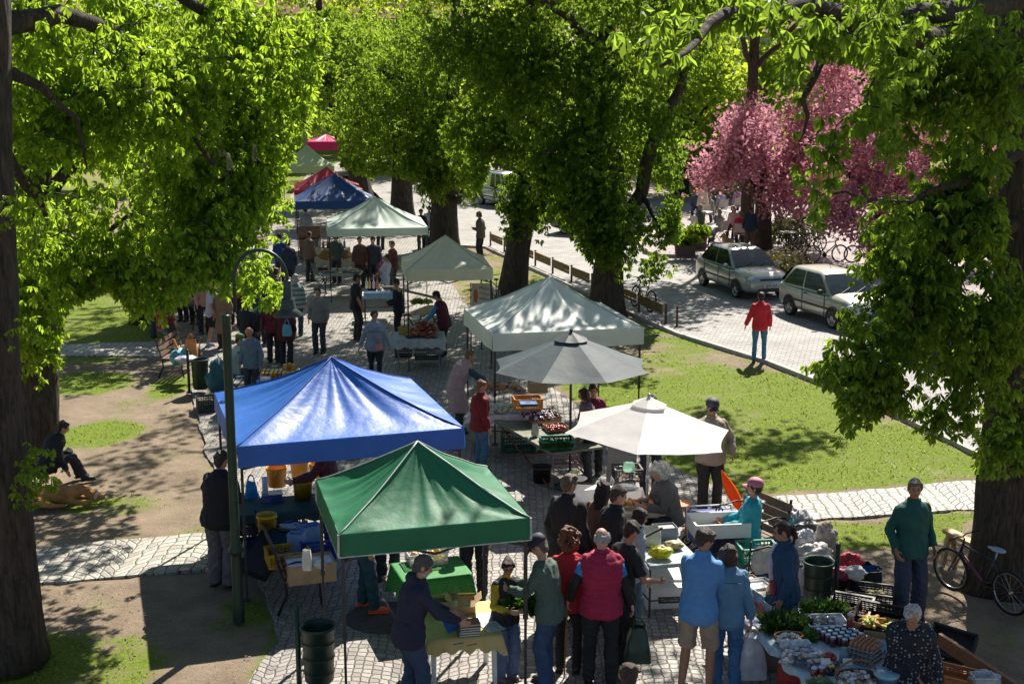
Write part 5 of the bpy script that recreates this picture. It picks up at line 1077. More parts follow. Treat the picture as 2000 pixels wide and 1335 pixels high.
# ---- honey table behind the blue tent
c4 = G(556, 738, .74); table('low table of honey jars beside the seated woman in a white vest', c4, 1.05, .75, RZ-.25, WOOD, STEEL)
tablecloth('royal blue cloth on the honey table', c4, 1.07, .77, RZ-.25, M((.01, .05, .33), .7), .35)
HON = [M((.60, .25, .01), .12, spec=.8, trans=.3), M((.65, .38, .03), .12, spec=.8, trans=.3), M((.30, .07, .005), .12, spec=.8, trans=.2)]
JH = [Spread(jar_proto('honey_jar', '', HON[i], M(((.62, .45, .08), (.7, .6, .2), (.55, .5, .4))[i], .3, .5), .042, .115)) for i in range(3)]
k = 0
for i in range(11):
    for j in range(5):
        if random.random() < .12: continue
        x = -.45+.088*i; y = -.05+.085*j; n3 = (i*5+j*3+(i*j) % 4) % 3; lv = 2 if (4 < i < 8 and j > 2) else 1
        for l in range(lv):
            p = c4+Matrix.Rotation(RZ-.25, 3, 'Z') @ Vector((x, y, .012+.12*l)); JH[n3].put(p, 0, '%s jar among the rows on the blue honey table' % ('amber honey', 'golden honey', 'dark forest honey')[n3], '%s jars on the honey table' % ('amber', 'golden', 'dark')[n3]); k += 1
carton('small white and blue box lying at the front of the honey table', c4+Matrix.Rotation(RZ-.25, 3, 'Z') @ Vector((-.36, -.24, .012)), RZ-.3, M((.6, .62, .64), .6), .2, .14, .07, inner=M((.1, .2, .5)))
carton('blue box behind the small white one on the honey table', c4+Matrix.Rotation(RZ-.25, 3, 'Z') @ Vector((-.36, -.09, .012)), RZ-.3, M((.05, .14, .4), .6), .18, .12, .05, inner=M((.5, .55, .6)))
# ---- cured meat table under the cream tent
c5 = G(818, 655, .76); table('grey framed table of cured meats beneath the cream tent', c5, 1.15, .95, .05, WHITE, ALU, .76)
tablecloth('white cloth with hanging corners on the cured meat table', c5, 1.17, .97, .05, M((.48, .52, .50), .75, trans=.2), .2, .76, seed=6)
MEAT = [M((.22, .05, .02), .35), M((.34, .10, .03), .35), M((.14, .03, .015), .35)]
heap('smoked sausages and hams piled in a heap on the white cloth', c5+Vector((.15, .08, .01)), .6, .5, 0, .30, MEAT, 60, .045, 'sausages', 21, 'long', 'sausages'); heap('brown cuts of smoked meat along the front of the cloth', c5+Vector((.1, -.25, .01)), .7, .3, 0, .08, MEAT, 36, .045, 'sausages', 22, 'long', 'sausages')
def wicker(label, loc, rz, sx, sy, h, mat=WOOD, handle=False, name='wicker_basket'):
    t = thing(name, label, 'basket', loc, rz); m = MB(); n = 28
    for k in range(6): z = .012+h*k/5.5; m.tube([(math.cos(a)*sx/2*(.85+.15*k/5), math.sin(a)*sy/2*(.85+.15*k/5), z+.004*math.sin(a*14+k*pi)) for a in [2*pi*j/n for j in range(n)]], .012, 5, closed=True)
    m.ball((0, 0, .012), (sx*.42, sy*.42, .01), 12, 4); m.build('basket_body', mat, t)
    if handle: MB().tube([(math.cos(a)*sx*.49, 0, h*.9+math.sin(a)*sx*.42) for a in [pi*k/14 for k in range(15)]], .011, 6).build('handle', mat, t)
    return t
wicker('yellow straw basket at the left of the cured meat table', c5+Vector((-.33, .15, .01)), 0, .36, .3, .16, M((.5, .32, .08), .7))
for px, py, lb in ((806, 642, 'left'), (812, 620, 'rear')): carton('small white tray at the %s side of the meat heap' % lb, G(px, py, .8), .1, WHITE, .2, .15, .05)
crate('dark green crate on the shelf under the cured meat table', G(835, 700, .12), .05, M((.02, .07, .05)), .6, .4, .2); bundle('grey bag stuffed under the cured meat table', G(850, 692, .3), M((.22, .22, .25), .6), (.2, .14, .1), seed=8); crate('black crate standing left beneath the cured meat table', G(788, 695, 0), .1, BLACK, .4, .34, .4, rows=6)
c6 = G(830, 605, .74); table('side table of vegetables behind the cured meat heap', c6, 1.5, .5, 1.2, WOOD, STEEL); greens('small green and yellow leafy vegetables on the side table behind the meat', G(822, 592, .75), .5, .4, .15, 300, 5, leafmat('lettuce', (.12, .2, .02), (.3, .36, .05), (.4, .5, .1), .3), w=.02)
o = MB().box((0, 0, 0), (1.25, .3, .02), rot=Matrix.Rotation(.25, 3, 'Y')).build('wooden_board', WOOD); o.location = at(815, 573, 32.0); o.rotation_euler = (0, 0, .1); tag(o, 'long slanting wooden board above the vegetables, under the cream tent', 'board')
# ---- glassware table
c7 = G(742, 573, .74); table('table with glass boxes between the man in black and the cured meats', c7, 1.0, .7, .1, WHITE, STEEL)
carton('pale blue glass box at the front of the glassware table', G(745, 582, .75), .1, M((.36, .5, .62), .25), 1.0, .3, .18, inner=M((.2, .34, .5), .2)); carton('flat black box on the right of the glassware table', G(762, 565, .76), .1, BLACK, .4, .25, .1, inner=BLACK)
for k, (px, cc) in enumerate(((722, (.5, .3, .1)), (730, (.5, .55, .7)), (737, (.4, .15, .1)), (716, (.6, .6, .65)))): t_ = thing('bottle', ('amber', 'pale blue', 'reddish', 'clear')[k]+' bottle standing on the glassware table', 'bottle', G(px, 563, .75)); MB().lathe([(0, 0), (.04, 0), (.04, .18), (.015, .24), (.015, .3)], n=10).build('glass', M(cc, .1, spec=.9, alpha=.75), t_); MB().cyl((0, 0, .3), (0, 0, .32), .018).build('cap', BLACK, t_)
# ---- tables under the sea green tent
c8 = G(668, 532, .74); table('low grey table of small wares under the sea green tent', c8, 1.25, .8, .0, M((.3, .32, .32)), STEEL); heap('folded cloth wares spread on the grey table under the sea green tent', c8+Vector((0, 0, .01)), 1.1, .7, 0, .08, [M((.3, .32, .3)), M((.12, .13, .12)), M((.4, .4, .3)), M((.16, .1, .05))], 60, .06, 'wares', 31, 'flat', 'wares')
bundle('ochre blanket heaped at the back of the grey table', G(655, 508, .74), M((.20, .12, .03), .8), (.5, .3, .2), seed=4, name='blanket', cat='blanket')
c9 = G(640, 485, .74); table('long table with a cream cloth at the back of the sea green tent', c9, 1.5, .7, .05, WOOD, STEEL); tablecloth('cream cloth hanging to the ground at the back of the sea green tent', c9, 1.52, .72, .05, M((.42, .38, .24), .8), .6)
for k in range(9): t_ = thing('bottle', '%s bottle standing on the cream cloth, number %s from the left' % (('pale', 'dark green', 'clear', 'red', 'brown', 'white', 'dark', 'pale green', 'blue')[k], ('one', 'two', 'three', 'four', 'five', 'six', 'seven', 'eight', 'nine')[k]), 'bottle', c9+Vector((-.6+.15*k, .05*(-1)**k, .012)), group='bottles on the cream cloth'); MB().lathe([(0, 0), (.045, 0), (.045, .2), (.016, .27), (.016, .34), (0, .34)], n=9).build('glass', M([(.5, .5, .45), (.03, .08, .04), (.5, .55, .55), (.35, .04, .03), (.2, .09, .04), (.7, .7, .7), (.04, .04, .05), (.3, .45, .3), (.1, .2, .4)][k], .2, spec=.8), t_)
for k in range(3): carton('brown wooden box %s of the pile below the dark blue tent' % ('at the bottom', 'in the middle', 'on top')[k], at(605, 460, 50)*1.0-Vector((0, 0, at(605, 460, 50).z-.0-.42*k)), .1, M((.24, .11, .06), .7, var=.5), .8, .5, .36, name='wooden_box', inner=DWOOD)
# folding camp chair
def chair(label, loc, rz, mat=DGREEN, frame=STEEL, name='folding_chair', back=True, group=None):
    t = thing(name, label, 'chair', loc, rz, group); MB().box((0, 0, .44), (.44, .42, .025)).build('seat', mat, t)
    if not back: MB().tube([(-.25, -.2, .64), (-.25, .1, .66), (-.22, .27, .78), (0, .3, .86), (.22, .27, .78), (.25, .1, .66), (.25, -.2, .64)], .014, 7).build('backrest', frame, t)
    else: MB().grid(lambda u, v: Vector((-.22+.44*u, .2+.08*v+.03*math.sin(pi*u), .52+.38*v)), 8, 6).grid(lambda u, v: Vector((.22-.44*u, .215+.08*v+.03*math.sin(pi*u), .52+.38*v)), 8, 6).build('backrest', mat, t)
    for s in (-1, 1):
        MB().tube([(s*.23, -.2, 0), (s*.23, .2, .5), (s*.23, .3, .92)], .012, 6).build('leg', frame, t); MB().tube([(s*.23, .22, 0), (s*.23, -.2, .44)], .012, 6).build('leg', frame, t)
    return t
chair('dark green canvas folding chair left of the grey table under the sea green tent', G(630, 568), 1.4)
chair('folding chair holding the man in a white T shirt', G(752, 578), -1.2, STEEL); chair('folding chair holding the woman in magenta', G(742, 560), -1.3, STEEL)
# ---- stall beneath the pale tent and grey parasol
c10 = G(985, 800, .76); table('white counter table of cheese and pastries beside the pole of the pale tent', c10, 1.25, .95, -.05, WHITE, STEEL, .76); tablecloth('white paper cloth on the cheese counter', c10, 1.27, .97, -.05, M((.58, .58, .58), .7), .12, .76)
heap('pale cheeses and dumplings spread across the white counter', c10+Vector((-.05, -.12, .01)), 1.0, .6, 0, .06, [M((.60, .55, .36)), M((.55, .45, .25)), M((.3, .42, .38)), M((.6, .58, .5))], 150, .035, 'cheeses', 41, 'ball', 'cheese'); heap('brown pastries at the back of the white counter', G(978, 765, .77), .9, .35, 0, .13, [M((.35, .17, .06)), M((.16, .07, .04)), M((.5, .3, .3))], 50, .05, 'pastries', 42, 'long', 'pastry')
o = MB().box((0, 0, .12), (.1, .012, .24)).box((0, 0, .01), (.1, .06, .02)).build('sign_card', WHITE); o.location = G(1006, 795, .77); tag(o, 'upright white price card on the cheese counter', 'price card')
crate('lower orange crate right of the cheese counter', G(1030, 796, .75), .1, M((.55, .22, .02), .5), .5, .36, .2, group=None); crate('upper orange crate stacked right of the cheese counter', G(1030, 796, .96), .14, M((.55, .22, .02), .5), .5, .36, .2)
carton('blue lidded box with a white label behind the berry trays', G(1032, 792, 1.18), .1, M((.02, .08, .25), .5), .3, .24, .06, inner=M((.02, .1, .3))); carton('brown box with white bottles standing behind the berry trays', G(1050, 765, 1.0), .2, CARD, .34, .24, .2, inner=M((.5, .5, .4)))
c11 = G(1062, 842, .7); table('long grey green trestle table with a worn top and crossed red brown legs', c11, .95, 2.6, math.atan2((G(1125, 880, .7)-G(1000, 812, .7)).y, (G(1125, 880, .7)-G(1000, 812, .7)).x)+pi/2+.0, M((.16, .17, .12), .75, var=.3), M((.14, .05, .03), .7), .7)
r11 = math.atan2((G(1125, 880, .7)-G(1000, 812, .7)).y, (G(1125, 880, .7)-G(1000, 812, .7)).x)
for px, py, z, lb in ((1052, 815, .71, 'lower'), (1062, 822, .71, 'near')): carton('shallow cardboard tray of dark berries, %s one on the trestle table' % lb, G(px, py, z), .3, CARD, .55, .38, .12)
heap('dark plums and berries in white punnets on the trestle table', G(1057, 815, .80), .62, .55, .3, .09, [M((.05, .02, .06), .3), M((.55, .52, .6), .4), M((.10, .03, .05), .3)], 130, .034, 'berries', 43, 'ball', 'berries'); heap('red fruit in a low tray next to the parasol pole', G(1085, 838, .74), .35, .3, .3, .05, [M((.3, .02, .03), .3)], 40, .03, 'red_fruit', 44)
carton('low cardboard box of red fruit beside the parasol pole', G(1085, 838, .71), .3, CARD, .38, .33, .08)
crate('teal herb crate standing on the end of the trestle table', G(1088, 872, .71), .12, M((.02, .20, .18), .4), .55, .38, .15); greens('bunches of dark green herbs in the teal crate', G(1088, 872, .75), .5, .34, .16, 700, 7)
bag('white paper bag with grey print lying on the trestle table', G(1045, 850, .72), M((.5, .5, .48), .6), .13, .1, .2, False, seed=3, rz=.5); crate('teal green crate on the cobbles under the trestle table', G(1012, 878), .1, M((.01, .10, .07), .5), .6, .4, .3)
bucket('dark bucket with a pale cloth in it on the cobbles by the trestle legs', G(1058, 940), BLACK, .17, .28); crate('upturned pinkish wooden crate between the trestle legs', G(1105, 905, .25), .1, M((.35, .26, .27), .7), .5, .36, .3)
# ---- table beneath the white parasol
c12 = G(1180, 965, .74); table('white clothed table between the bald man in black and the white haired seller', c12, 1.05, .8, -.15, WHITE, STEEL); tablecloth('white cloth bright in the sun beside the long haired woman', c12, 1.07, .82, -.15, M((.74, .71, .67), .7, var=.05), .24, seed=9)
o = MB().lathe([(0, 0), (.1, 0), (.15, .03), (.155, .035), (.1, .012), (0, .01)], n=24).build('plate', M((.7, .7, .66), .3)); o.location = G(1128, 937, .755); tag(o, 'cream plate with a white flower at the far corner of the clothed table', 'plate')
greens('small white and yellow flowers lying by the cream plate', G(1122, 925, .77), .12, .1, .08, 60, 3, M((.7, .7, .35), .6), 'flowers', 'flowers', w=.014)
for px, py, lb in ((1222, 955, 'clear plastic bag lying on the right end of the white cloth'),): bundle(lb, G(px, py, .75), M((.55, .58, .62), .2, spec=.8), (.16, .09, .04), seed=5)
c13 = G(1262, 992, .72); table('small round cornered table of golden pastries in front of the seated white haired seller', c13, .75, .5, 0, M((.5, .46, .36)), ALU, .72)
heap('golden croissant shaped pastries piled on the small table', c13+Vector((-.08, 0, .01)), .6, .4, 0, .09, [M((.50, .22, .04), .5), M((.42, .15, .03), .5)], 34, .042, 'pastries', 51, 'long', 'pastry'); heap('white paper twists among the pastries on the small table', c13+Vector((.22, -.05, .01)), .25, .3, 0, .04, [M((.6, .55, .45))], 14, .03, 'paper_twists', 52, 'bag', 'wrapping')
# stool
def stool(label, c, h=.5):
    t = thing('wooden_stool', label, 'stool', c, .1); W = M((.45, .13, .035), .45, var=.2); MB().box((0, 0, h-.015), (.4, .32, .03)).build('seat', W, t)
    for s in (-1, 1):
        for u in (-1, 1): MB().bar((s*.17, u*.13, 0), (s*.155, u*.12, h-.03), .032).build('leg', W, t)
    m = MB(); m.bar((-.165, -.125, .2), (.165, -.125, .2), .02).bar((-.165, .125, .2), (.165, .125, .2), .02); m.build('stretcher', W, t); return t
stool('reddish brown wooden stool under the white haired seller', G(1322, 1046), .52)
# stepladder and egg crate
sl_ = thing('stepladder', 'small white stepladder carrying a black crate of eggs behind the white parasol pole', 'stepladder', G(1215, 985), .1)
for s in (-1, 1): MB().bar((s*.19, -.12, 0), (s*.15, 0, .66), .022).build('rail', WHITE, sl_); MB().bar((s*.19, .28, 0), (s*.15, .03, .66), .022).build('rail', WHITE, sl_)
for z in (.22, .44, .67): MB().box((0, -.09+z*.12, z), (.34, .14, .02)).build('step', WHITE, sl_)
crate('black crate of eggs on top of the white stepladder', G(1225, 935, .69), .1, BLACK, .42, .34, .2); heap('brown and white eggs in the black crate on the stepladder', G(1225, 935, .72), .38, .3, .1, .12, [M((.5, .3, .2)), M((.6, .55, .5))], 40, .026, 'eggs', 61); bag('mint and white plastic bag on the egg crate', G(1228, 920, .86), M((.35, .62, .5), .4, trans=.3), .2, .14, .14, False, seed=8)
o = MB().box((0, 0, .45), (.5, .03, .9)).build('grey_panel', M((.22, .22, .22), .6)); o.location = G(1212, 960); o.rotation_euler = (0.12, 0, .1); tag(o, 'upright grey panel leaning behind the stepladder', 'panel')
# ---- slim steel table with bags, white fish boxes underneath
c14 = G(1292, 1070, .74); d14 = G(1345, 1100, .74)-G(1250, 1035, .74); table('slim black framed table in the middle, with yellow bag and clear sacks', c14, .7, 1.15, .22, M((.35, .42, .44), .3), STEEL, style='slim')
bag('clear sack of pale curd on the slim framed table', G(1270, 1062, .75), M((.52, .55, .5), .25, spec=.7), .3, .22, .26, False, seed=12, crumple=.05); bundle('bright yellow plastic bag on the near end of the slim framed table', G(1290, 1088, .75), M((.62, .60, .02), .3, trans=.2), (.15, .1, .075), seed=14); bundle('round bread half wrapped in clear film on the slim framed table', G(1316, 1070, .75), M((.35, .28, .14), .5), (.12, .1, .05), seed=15, name='bread', cat='bread')
carton('blue grey bin box at the back of the slim framed table', G(1298, 1048, .75), .2, M((.16, .20, .26), .5), .3, .22, .16, inner=M((.3, .3, .3))); o = MB().bar((0, 0, 0), (.25, .12, .08), .02, .03).build('knife', BLACK); o.location = G(1258, 1048, 1.0); tag(o, 'long dark knife lying over the clear sack', 'knife')
STY = M((.72, .72, .69), .8, var=.06, bump=.1)
for k, (px, py, z, lb) in enumerate(((1295, 1178, 0, 'white foam box with a dark green print, at the bottom front of the slim table'), (1300, 1140, 0, 'second white foam box from the front beneath the slim table'), (1290, 1098, 0, 'third white foam box, farthest under the slim table'), (1292, 1122, .27, 'white foam sheet resting slanted on the foam boxes'))):
    if k < 3:
        t_ = carton(lb, G(px, py, 0), .08, STY, .52, .34, .26, name='foam_box', th=.03); MB().box((0, 0, .275), (.53, .35, .035)).build('lid', STY, t_)
        if k == 0:
            MB().box((.05, -.1715, .12), (.3, .002, .09)).build('print', M((.01, .05, .03)), t_); text_mesh('lettering', 'TERMELŐI', .05, WHITE, t_, (.05, -.1735, .105), (pi/2, 0, 0))
    else: o = MB().box((0, 0, .02), (.5, .4, .035), rot=Matrix.Rotation(.12, 3, 'X')).build('foam_sheet', STY); o.location = G(px, py, .31); tag(o, lb, 'foam sheet')
# ---- blue trolley with white tray, bench with orange sling
tb = bench('brown slatted bench under the seated woman in turquoise', G(1462, 1085), -1.05, 1.0, DWOOD); 
tr = thing('shopping_trolley', 'blue fabric folding trolley carrying a white foam tray', 'trolley', G(1392, 1075), .15); BL = M((.01, .045, .30), .5)
m = MB()
for s in (-1, 1):
    for u in (-1, 1): m.cyl((s*.32, u*.22, .1), (s*.34, u*.24, .62), .014)
m.tube([(-.34, -.24, .62), (.34, -.24, .62), (.34, .24, .62), (-.34, .24, .62)], .014, 6, closed=True).build('frame', WHITE, tr)
MB().box((0, 0, .36), (.64, .44, .42), taper=1.06).build('fabric_box', BL, tr)
for s in (-1, 1):
    for u in (-1, 1): w = MB(); ring_wheel(w, (s*.32, u*.26, .09), .07, .02, 18); w.ball((s*.32, u*.26, .09), .03); w.build('wheel', BLACK, tr)
t_ = carton('deep white foam tray with dark stains, resting on the blue trolley', G(1402, 1038, .64), .12, STY, .78, .56, .2, name='foam_tray', th=.03); MB().box((0, .03, .06), (.5, .2, .012)).build('contents', M((.2, .09, .07)), t_)
o = MB().grid(lambda u, v: Vector((.0+.0*u+.10*math.sin(pi*v)*(u-.5)*2+.36*v, .02*math.sin(u*9), .95-.75*v)), 8, 12).grid(lambda u, v: Vector((.36*v-.10*math.sin(pi*v)*(u-.5)*2, .03+.02*math.sin(u*9), .95-.75*v)), 8, 12).build('orange_sling', cloth((.75, .14, .01), .7, .4)); o.location = at(1410, 918, 19.3)-Vector((0, 0, .95)); tag(o, 'long folded orange cloth hanging beside the man in a beige jacket', 'cloth')
# ---- piles of bags behind the women on the right
crate('teal green crate on the seat beside the woman in turquoise', G(1478, 1098, .42), .1, M((.01, .22, .15), .4), .5, .36, .26); heap('bottles and packets in the teal green crate', G(1478, 1096, .45), .42, .3, .1, .12, [M((.2, .3, .25)), M((.5, .5, .4)), M((.1, .15, .1))], 26, .045, 'packets', 71, 'bag', 'packets')
bag('large clear bag of bread rolls in front of the teal crate', G(1490, 1112, .5), M((.50, .50, .46), .2, spec=.7), .32, .22, .3, False, seed=31, crumple=.04)
chair('black steel armed chair in front of the clear bag of rolls', G(1488, 1170), pi, M((.02, .02, .02)), BLACK, back=False); cb_ = carton('white lidded cool box with blue body next to the boxes of strawberries', G(1497, 1158, .1), .1, M((.02, .05, .22), .4), .42, .32, .34, name='cool_box', inner=WHITE); MB().box((0, 0, .37), (.44, .34, .06)).build('lid', M((.55, .58, .58), .4), cb_)
for px, py, z, mt, r_, lb in ((1555, 1048, 0, M((.30, .30, .34), .5), (.22, .16, .2), 'grey and black bundle behind the ponytailed seller'), (1580, 1060, 0, M((.06, .06, .07), .5), (.25, .18, .16), 'black holdall lying on the grass edge right of the ponytailed seller'), (1612, 1085, .0, M((.42, .36, .32), .6), (.14, .12, .24), 'upright beige paper sack at the right of the pile'), (1568, 1085, 0, M((.6, .62, .66), .4, trans=.2), (.17, .15, .18), 'white plastic sack with blue print in the middle of the pile'), (1590, 1098, 0, M((.58, .55, .50), .5), (.2, .16, .14), 'cream sack in front of the white plastic sack'), (1660, 1108, .45, M((.55, .03, .06), .5, var=.9, sc=5), (.16, .12, .1), 'red and white patterned carrier bag on the dark tub'), (1648, 1128, .42, M((.42, .02, .10), .5), (.16, .12, .07), 'crimson cloth lying in the dark tub behind the bin'), (1670, 1130, .45, M((.65, .62, .6), .5), (.12, .1, .08), 'pale bag on the crimson cloth'), (1515, 1025, .25, M((.10, .10, .11), .5), (.16, .14, .2), 'small black bag behind the shoulder of the woman in turquoise'), (1528, 1060, .0, M((.03, .20, .24), .5), (.14, .13, .22), 'turquoise cloth bundle between the two women sellers')):
    bundle(lb, G(px, py, z), mt, r_, seed=px, amp=.4)
carton('large flat white board box behind the green bin', G(1590, 1150, 0), .15, M((.66, .66, .68), .5), .55, .4, .40, name='white_box', inner=WHITE); carton('wide black tub behind the bin post', G(1665, 1165, 0), .15, BLACK, .6, .42, .42, name='black_tub', inner=M((.08, .09, .1)))
bag('large glossy blue shopping bag behind the bin post', G(1690, 1168), M((.01, .12, .30), .3), .36, .25, .44, False, seed=44, crumple=.04, taper=1.15)
# ---- table of strawberry cartons
c15 = G(1490, 1195, .62); table('low table of cartons in front of the ponytailed seller', c15, .7, 1.15, .35, CARD, STEEL, .62)
def printed(label, px, py, z, rz, sx, sy, h, c1=(.03, .25, .45)):
    t = carton(label, G(px, py, z), rz, M((.55, .6, .65), .5), sx, sy, h, inner=M((.5, .45, .35))); rr = random.Random(px); m = MB()
    m.mat(0).box((0, -sy/2-.001, h*.5), (sx*.96, .002, h*.9)).box((-sx/2-.001, 0, h*.5), (.002, sy*.94, h*.9)); m.mat(1)
    for k in range(14): m.ball((rr.uniform(-.45, .45)*sx, -sy/2-.002, rr.uniform(.15, .6)*h), (.028, .002, .025), 8, 5); m.ball((-sx/2-.002, rr.uniform(-.45, .45)*sy, rr.uniform(.15, .6)*h), (.002, .028, .025), 8, 5)
    m.build('print', [M(c1, .5), M((.42, .03, .05), .5)], t); return t
printed('strawberry printed carton, longest one in front of the ponytailed seller', 1492, 1175, .63, .35, .34, .55, .2); printed('strawberry printed carton with turquoise lid, nearest the bottom right herbs', 1520, 1196, .63, .3, .36, .3, .16)
carton('brown carton behind the strawberry cartons, nearest the denim jacket', G(1465, 1158, .63), .35, CARD, .28, .4, .16, inner=M((.45, .33, .2))); t_ = carton('flat white carton lid in front of the cool box', G(1478, 1145, .8), .3, WHITE, .3, .25, .03)
t_ = thing('round_sieve', 'round wooden sieve full of garlic on the strawberry carton', 'sieve', G(1516, 1165, .80)); MB().lathe([(.115, 0), (.125, 0), (.125, .09), (.115, .09), (.113, .03), (0, .03)], n=28).build('rim', M((.45, .30, .17), .6), t_)
heap('pale garlic bulbs in the round sieve', G(1516, 1165, .84), .18, .18, 0, .03, [M((.55, .5, .55)), M((.1, .1, .12))], 24, .018, 'garlic', 73)
o = MB().box((0, 0, 0), (.21, .28, .003)).build('paper_sign', M((.68, .70, .78), .6)); o.location = G(1472, 1215, .66); o.rotation_euler = (.1, 0, .5); tag(o, 'white paper sheet at the near end of the carton table, beside the denim jacket', 'paper')
# ---- big produce table bottom right
pA, pB, pC = G(1490, 1238, .72), G(1640, 1390, .72), G(1640, 1190, .72)
ax = (pB-pA).normalized(); rz16 = math.atan2(ax.y, ax.x); n16 = Vector((-ax.y, ax.x, 0)); W16 = 1.05; L16 = 2.3; c16 = pA+ax*L16/2+n16*W16/2
table('long produce table at the bottom right with a pale blue cloth', Vector((c16.x, c16.y, 0)), L16, W16, rz16, M((.4, .5, .55)), STEEL, .72); tablecloth('pale blue white cloth on the long produce table', Vector((c16.x, c16.y, 0)), L16+.02, W16+.02, rz16, M((.42, .55, .62), .6), .07, .72)
GB = lambda px, py, z=.735: G(px, py, z)
greens('big bunch of dark parsley at the corner of the produce table', GB(1535, 1225), .48, .34, .2, 2200, 11, w=.008); greens('bushy dill behind the tray of bagged mushrooms', GB(1610, 1196, .74), .45, .22, .2, 1300, 12, w=.005); greens('small celery leaves between the garlic basket and the jars', GB(1578, 1246), .14, .14, .12, 140, 13, leafmat('celery', (.06, .16, .02), (.12, .26, .03), (.2, .4, .04), .3), w=.02)
c = tubbox('clear tray heaped with bagged mushrooms on the produce table', 1612, 1226, .735, .44, .32, .1, None, 2, rz=.05); BAGM = [M((.42, .42, .44), .15, spec=.9), M((.30, .24, .2), .3), M((.6, .6, .62), .15, spec=.9)]; heap('small clear bags of mushrooms heaped in the tray', c+Vector((0, 0, .02)), .4, .28, .05, .1, BAGM, 120, .026, 'bagged_mushrooms', 81, 'bag', 'mushrooms')
wicker('low brown basket of garlic at the left edge of the produce table', GB(1540, 1252), .1, .32, .2, .07, M((.28, .13, .05), .7)); heap('white garlic bulbs in the low brown basket', GB(1540, 1250, .77), .27, .15, .1, .06, [M((.55, .62, .62), .5)], 40, .022, 'garlic', 82)
heap('clear packets of noodles and beans spread over the front half of the produce table', GB(1580, 1296), .62, .34, -.5, .1, BAGM+[M((.12, .12, .16), .2, spec=.9)], 150, .034, 'packets', 83, 'bag', 'packets'); heap('pale puffy bags beside the garlic basket', GB(1556, 1272), .34, .16, -.4, .09, [M((.42, .48, .55), .15, spec=.9)], 12, .06, 'plastic_bags', 84, 'ball', 'bags')
JW = Spread(jar_proto('jam_jar', '', M((.12, .015, .02), .1, spec=.9), M((.45, .62, .74), .25, .3), .037, .1)); k = 0
oj = GB(1598, 1243); e1 = (GB(1650, 1236)-oj).normalized(); e2 = Vector((e1.y, -e1.x, 0)); e2 = -e2 if e2.y > 0 else e2
for i in range(5):
    for j in range(5):
        if (i, j) in ((0, 4),): continue
        JW.put(oj+e1*(.087*i+.012*j)+e2*(.083*j)+Vector((0, 0, .0)), 0, 'dark jam jar with a pale blue white lid in the block behind the parsley', 'jam jars with pale lids on the produce table')
JR = Spread(jar_proto('sauce_jar', '', M((.30, .03, .015), .1, spec=.9), M((.62, .6, .58), .3), .04, .15)); JR.put(oj+e1*.36+e2*.06+Vector((0, 0, .104)), 0, 'tall red sauce jar standing on top of the pale lidded jam jars')
JY = Spread(jar_proto('relish_jar', '', M((.25, .02, .015), .1, spec=.9), M((.45, .6, .75), .3), .04, .09))
for px, py, lb in ((1590, 1318, 'left of two blue lidded relish jars behind the green sprouts'), (1604, 1317, 'right of two blue lidded relish jars behind the green sprouts')): JY.put(GB(px, py), 0, lb)
JG = jar_proto('relish_jar', 'dark relish jar with a gold lid next to the two blue lidded ones', M((.05, .02, .01), .1), M((.6, .42, .08), .25, .6), .042, .09); JG.location = GB(1623, 1315)
heap('red paprika packets standing behind the gold lidded jar', GB(1618, 1297), .16, .14, .3, .16, [M((.35, .02, .02), .2, spec=.8)], 16, .04, 'paprika_packets', 85, 'bag', 'packets')
for px, py, w_ in ((1560, 1262, 'by the garlic basket'), (1640, 1218, 'on the mushroom tray'), (1612, 1300, 'among the paprika packets'), (1655, 1300, 'in front of the egg trays')):
    o = MB().box((0, 0, .05), (.1, .004, .07), rot=Matrix.Rotation(-.3, 3, 'X')).box((0, .01, .012), (.02, .03, .02)).build('price_card', WHITE); o.location = GB(px, py, .80); tag(o, 'small white price card '+w_, 'price card')
# egg trays
EG = [M((.45, .20, .09), .5), M((.5, .26, .13), .5)]; eggo = thing('egg', '', 'egg', (0, 0, 0)); bpy.data.objects.remove(eggo)
em = MB().ball((0, 0, 0), (.021, .021, .027), 10, 8).mesh('egg'); em.materials.append(EG[0])
def eggtray(label, loc, rz, mat):
    t = thing('egg_tray', label, 'egg tray', loc, rz)
    def f(u, v): return Vector((-.145+.29*u, -.145+.29*v, .022+.02*math.cos(u*2*pi*6)*math.cos(v*2*pi*6)))
    MB().grid(f, 36, 36).box((0, 0, .006), (.29, .29, .01)).build('moulded_tray', mat, t); return t
PULP = M((.36, .33, .32), .9); ec = GB(1690, 1288)
for k in range(4): eggtray('grey moulded egg tray, %s of the stack beside the polka dot woman' % ('bottom', 'second lowest', 'second highest', 'top')[k], ec+Vector((0, 0, .052*k)), -.75+.03*k, PULP)
first = True
for i in range(6):
    for j in range(6):
        if i > 4 and j > 2: continue
        o = bpy.data.objects.new('egg', em); COL.objects.link(o); o.location = ec+Matrix.Rotation(-.66, 3, 'Z') @ Vector((-.121+.0484*i, -.121+.0484*j, .052*3+.045)); tag(o, 'brown egg sitting in the top grey tray beside the polka dot woman', 'egg', 'brown eggs in the top tray')
eggtray('empty pale blue plastic egg tray behind the brown eggs', GB(1712, 1262, .735+.12), -.35, M((.30, .42, .48), .3)); carton('carton holding up the pale blue egg tray', GB(1712, 1262, .735), -.35, CARD, .3, .3, .11)
wicker('arched handle basket of bagged walnuts at the bottom edge', GB(1672, 1336), .1, .44, .3, .1, M((.20, .10, .05), .7), True); heap('small bags of walnuts in the arched basket', GB(1672, 1334, .78), .38, .25, 0, .1, BAGM, 70, .03, 'walnut_bags', 86, 'bag', 'walnuts')
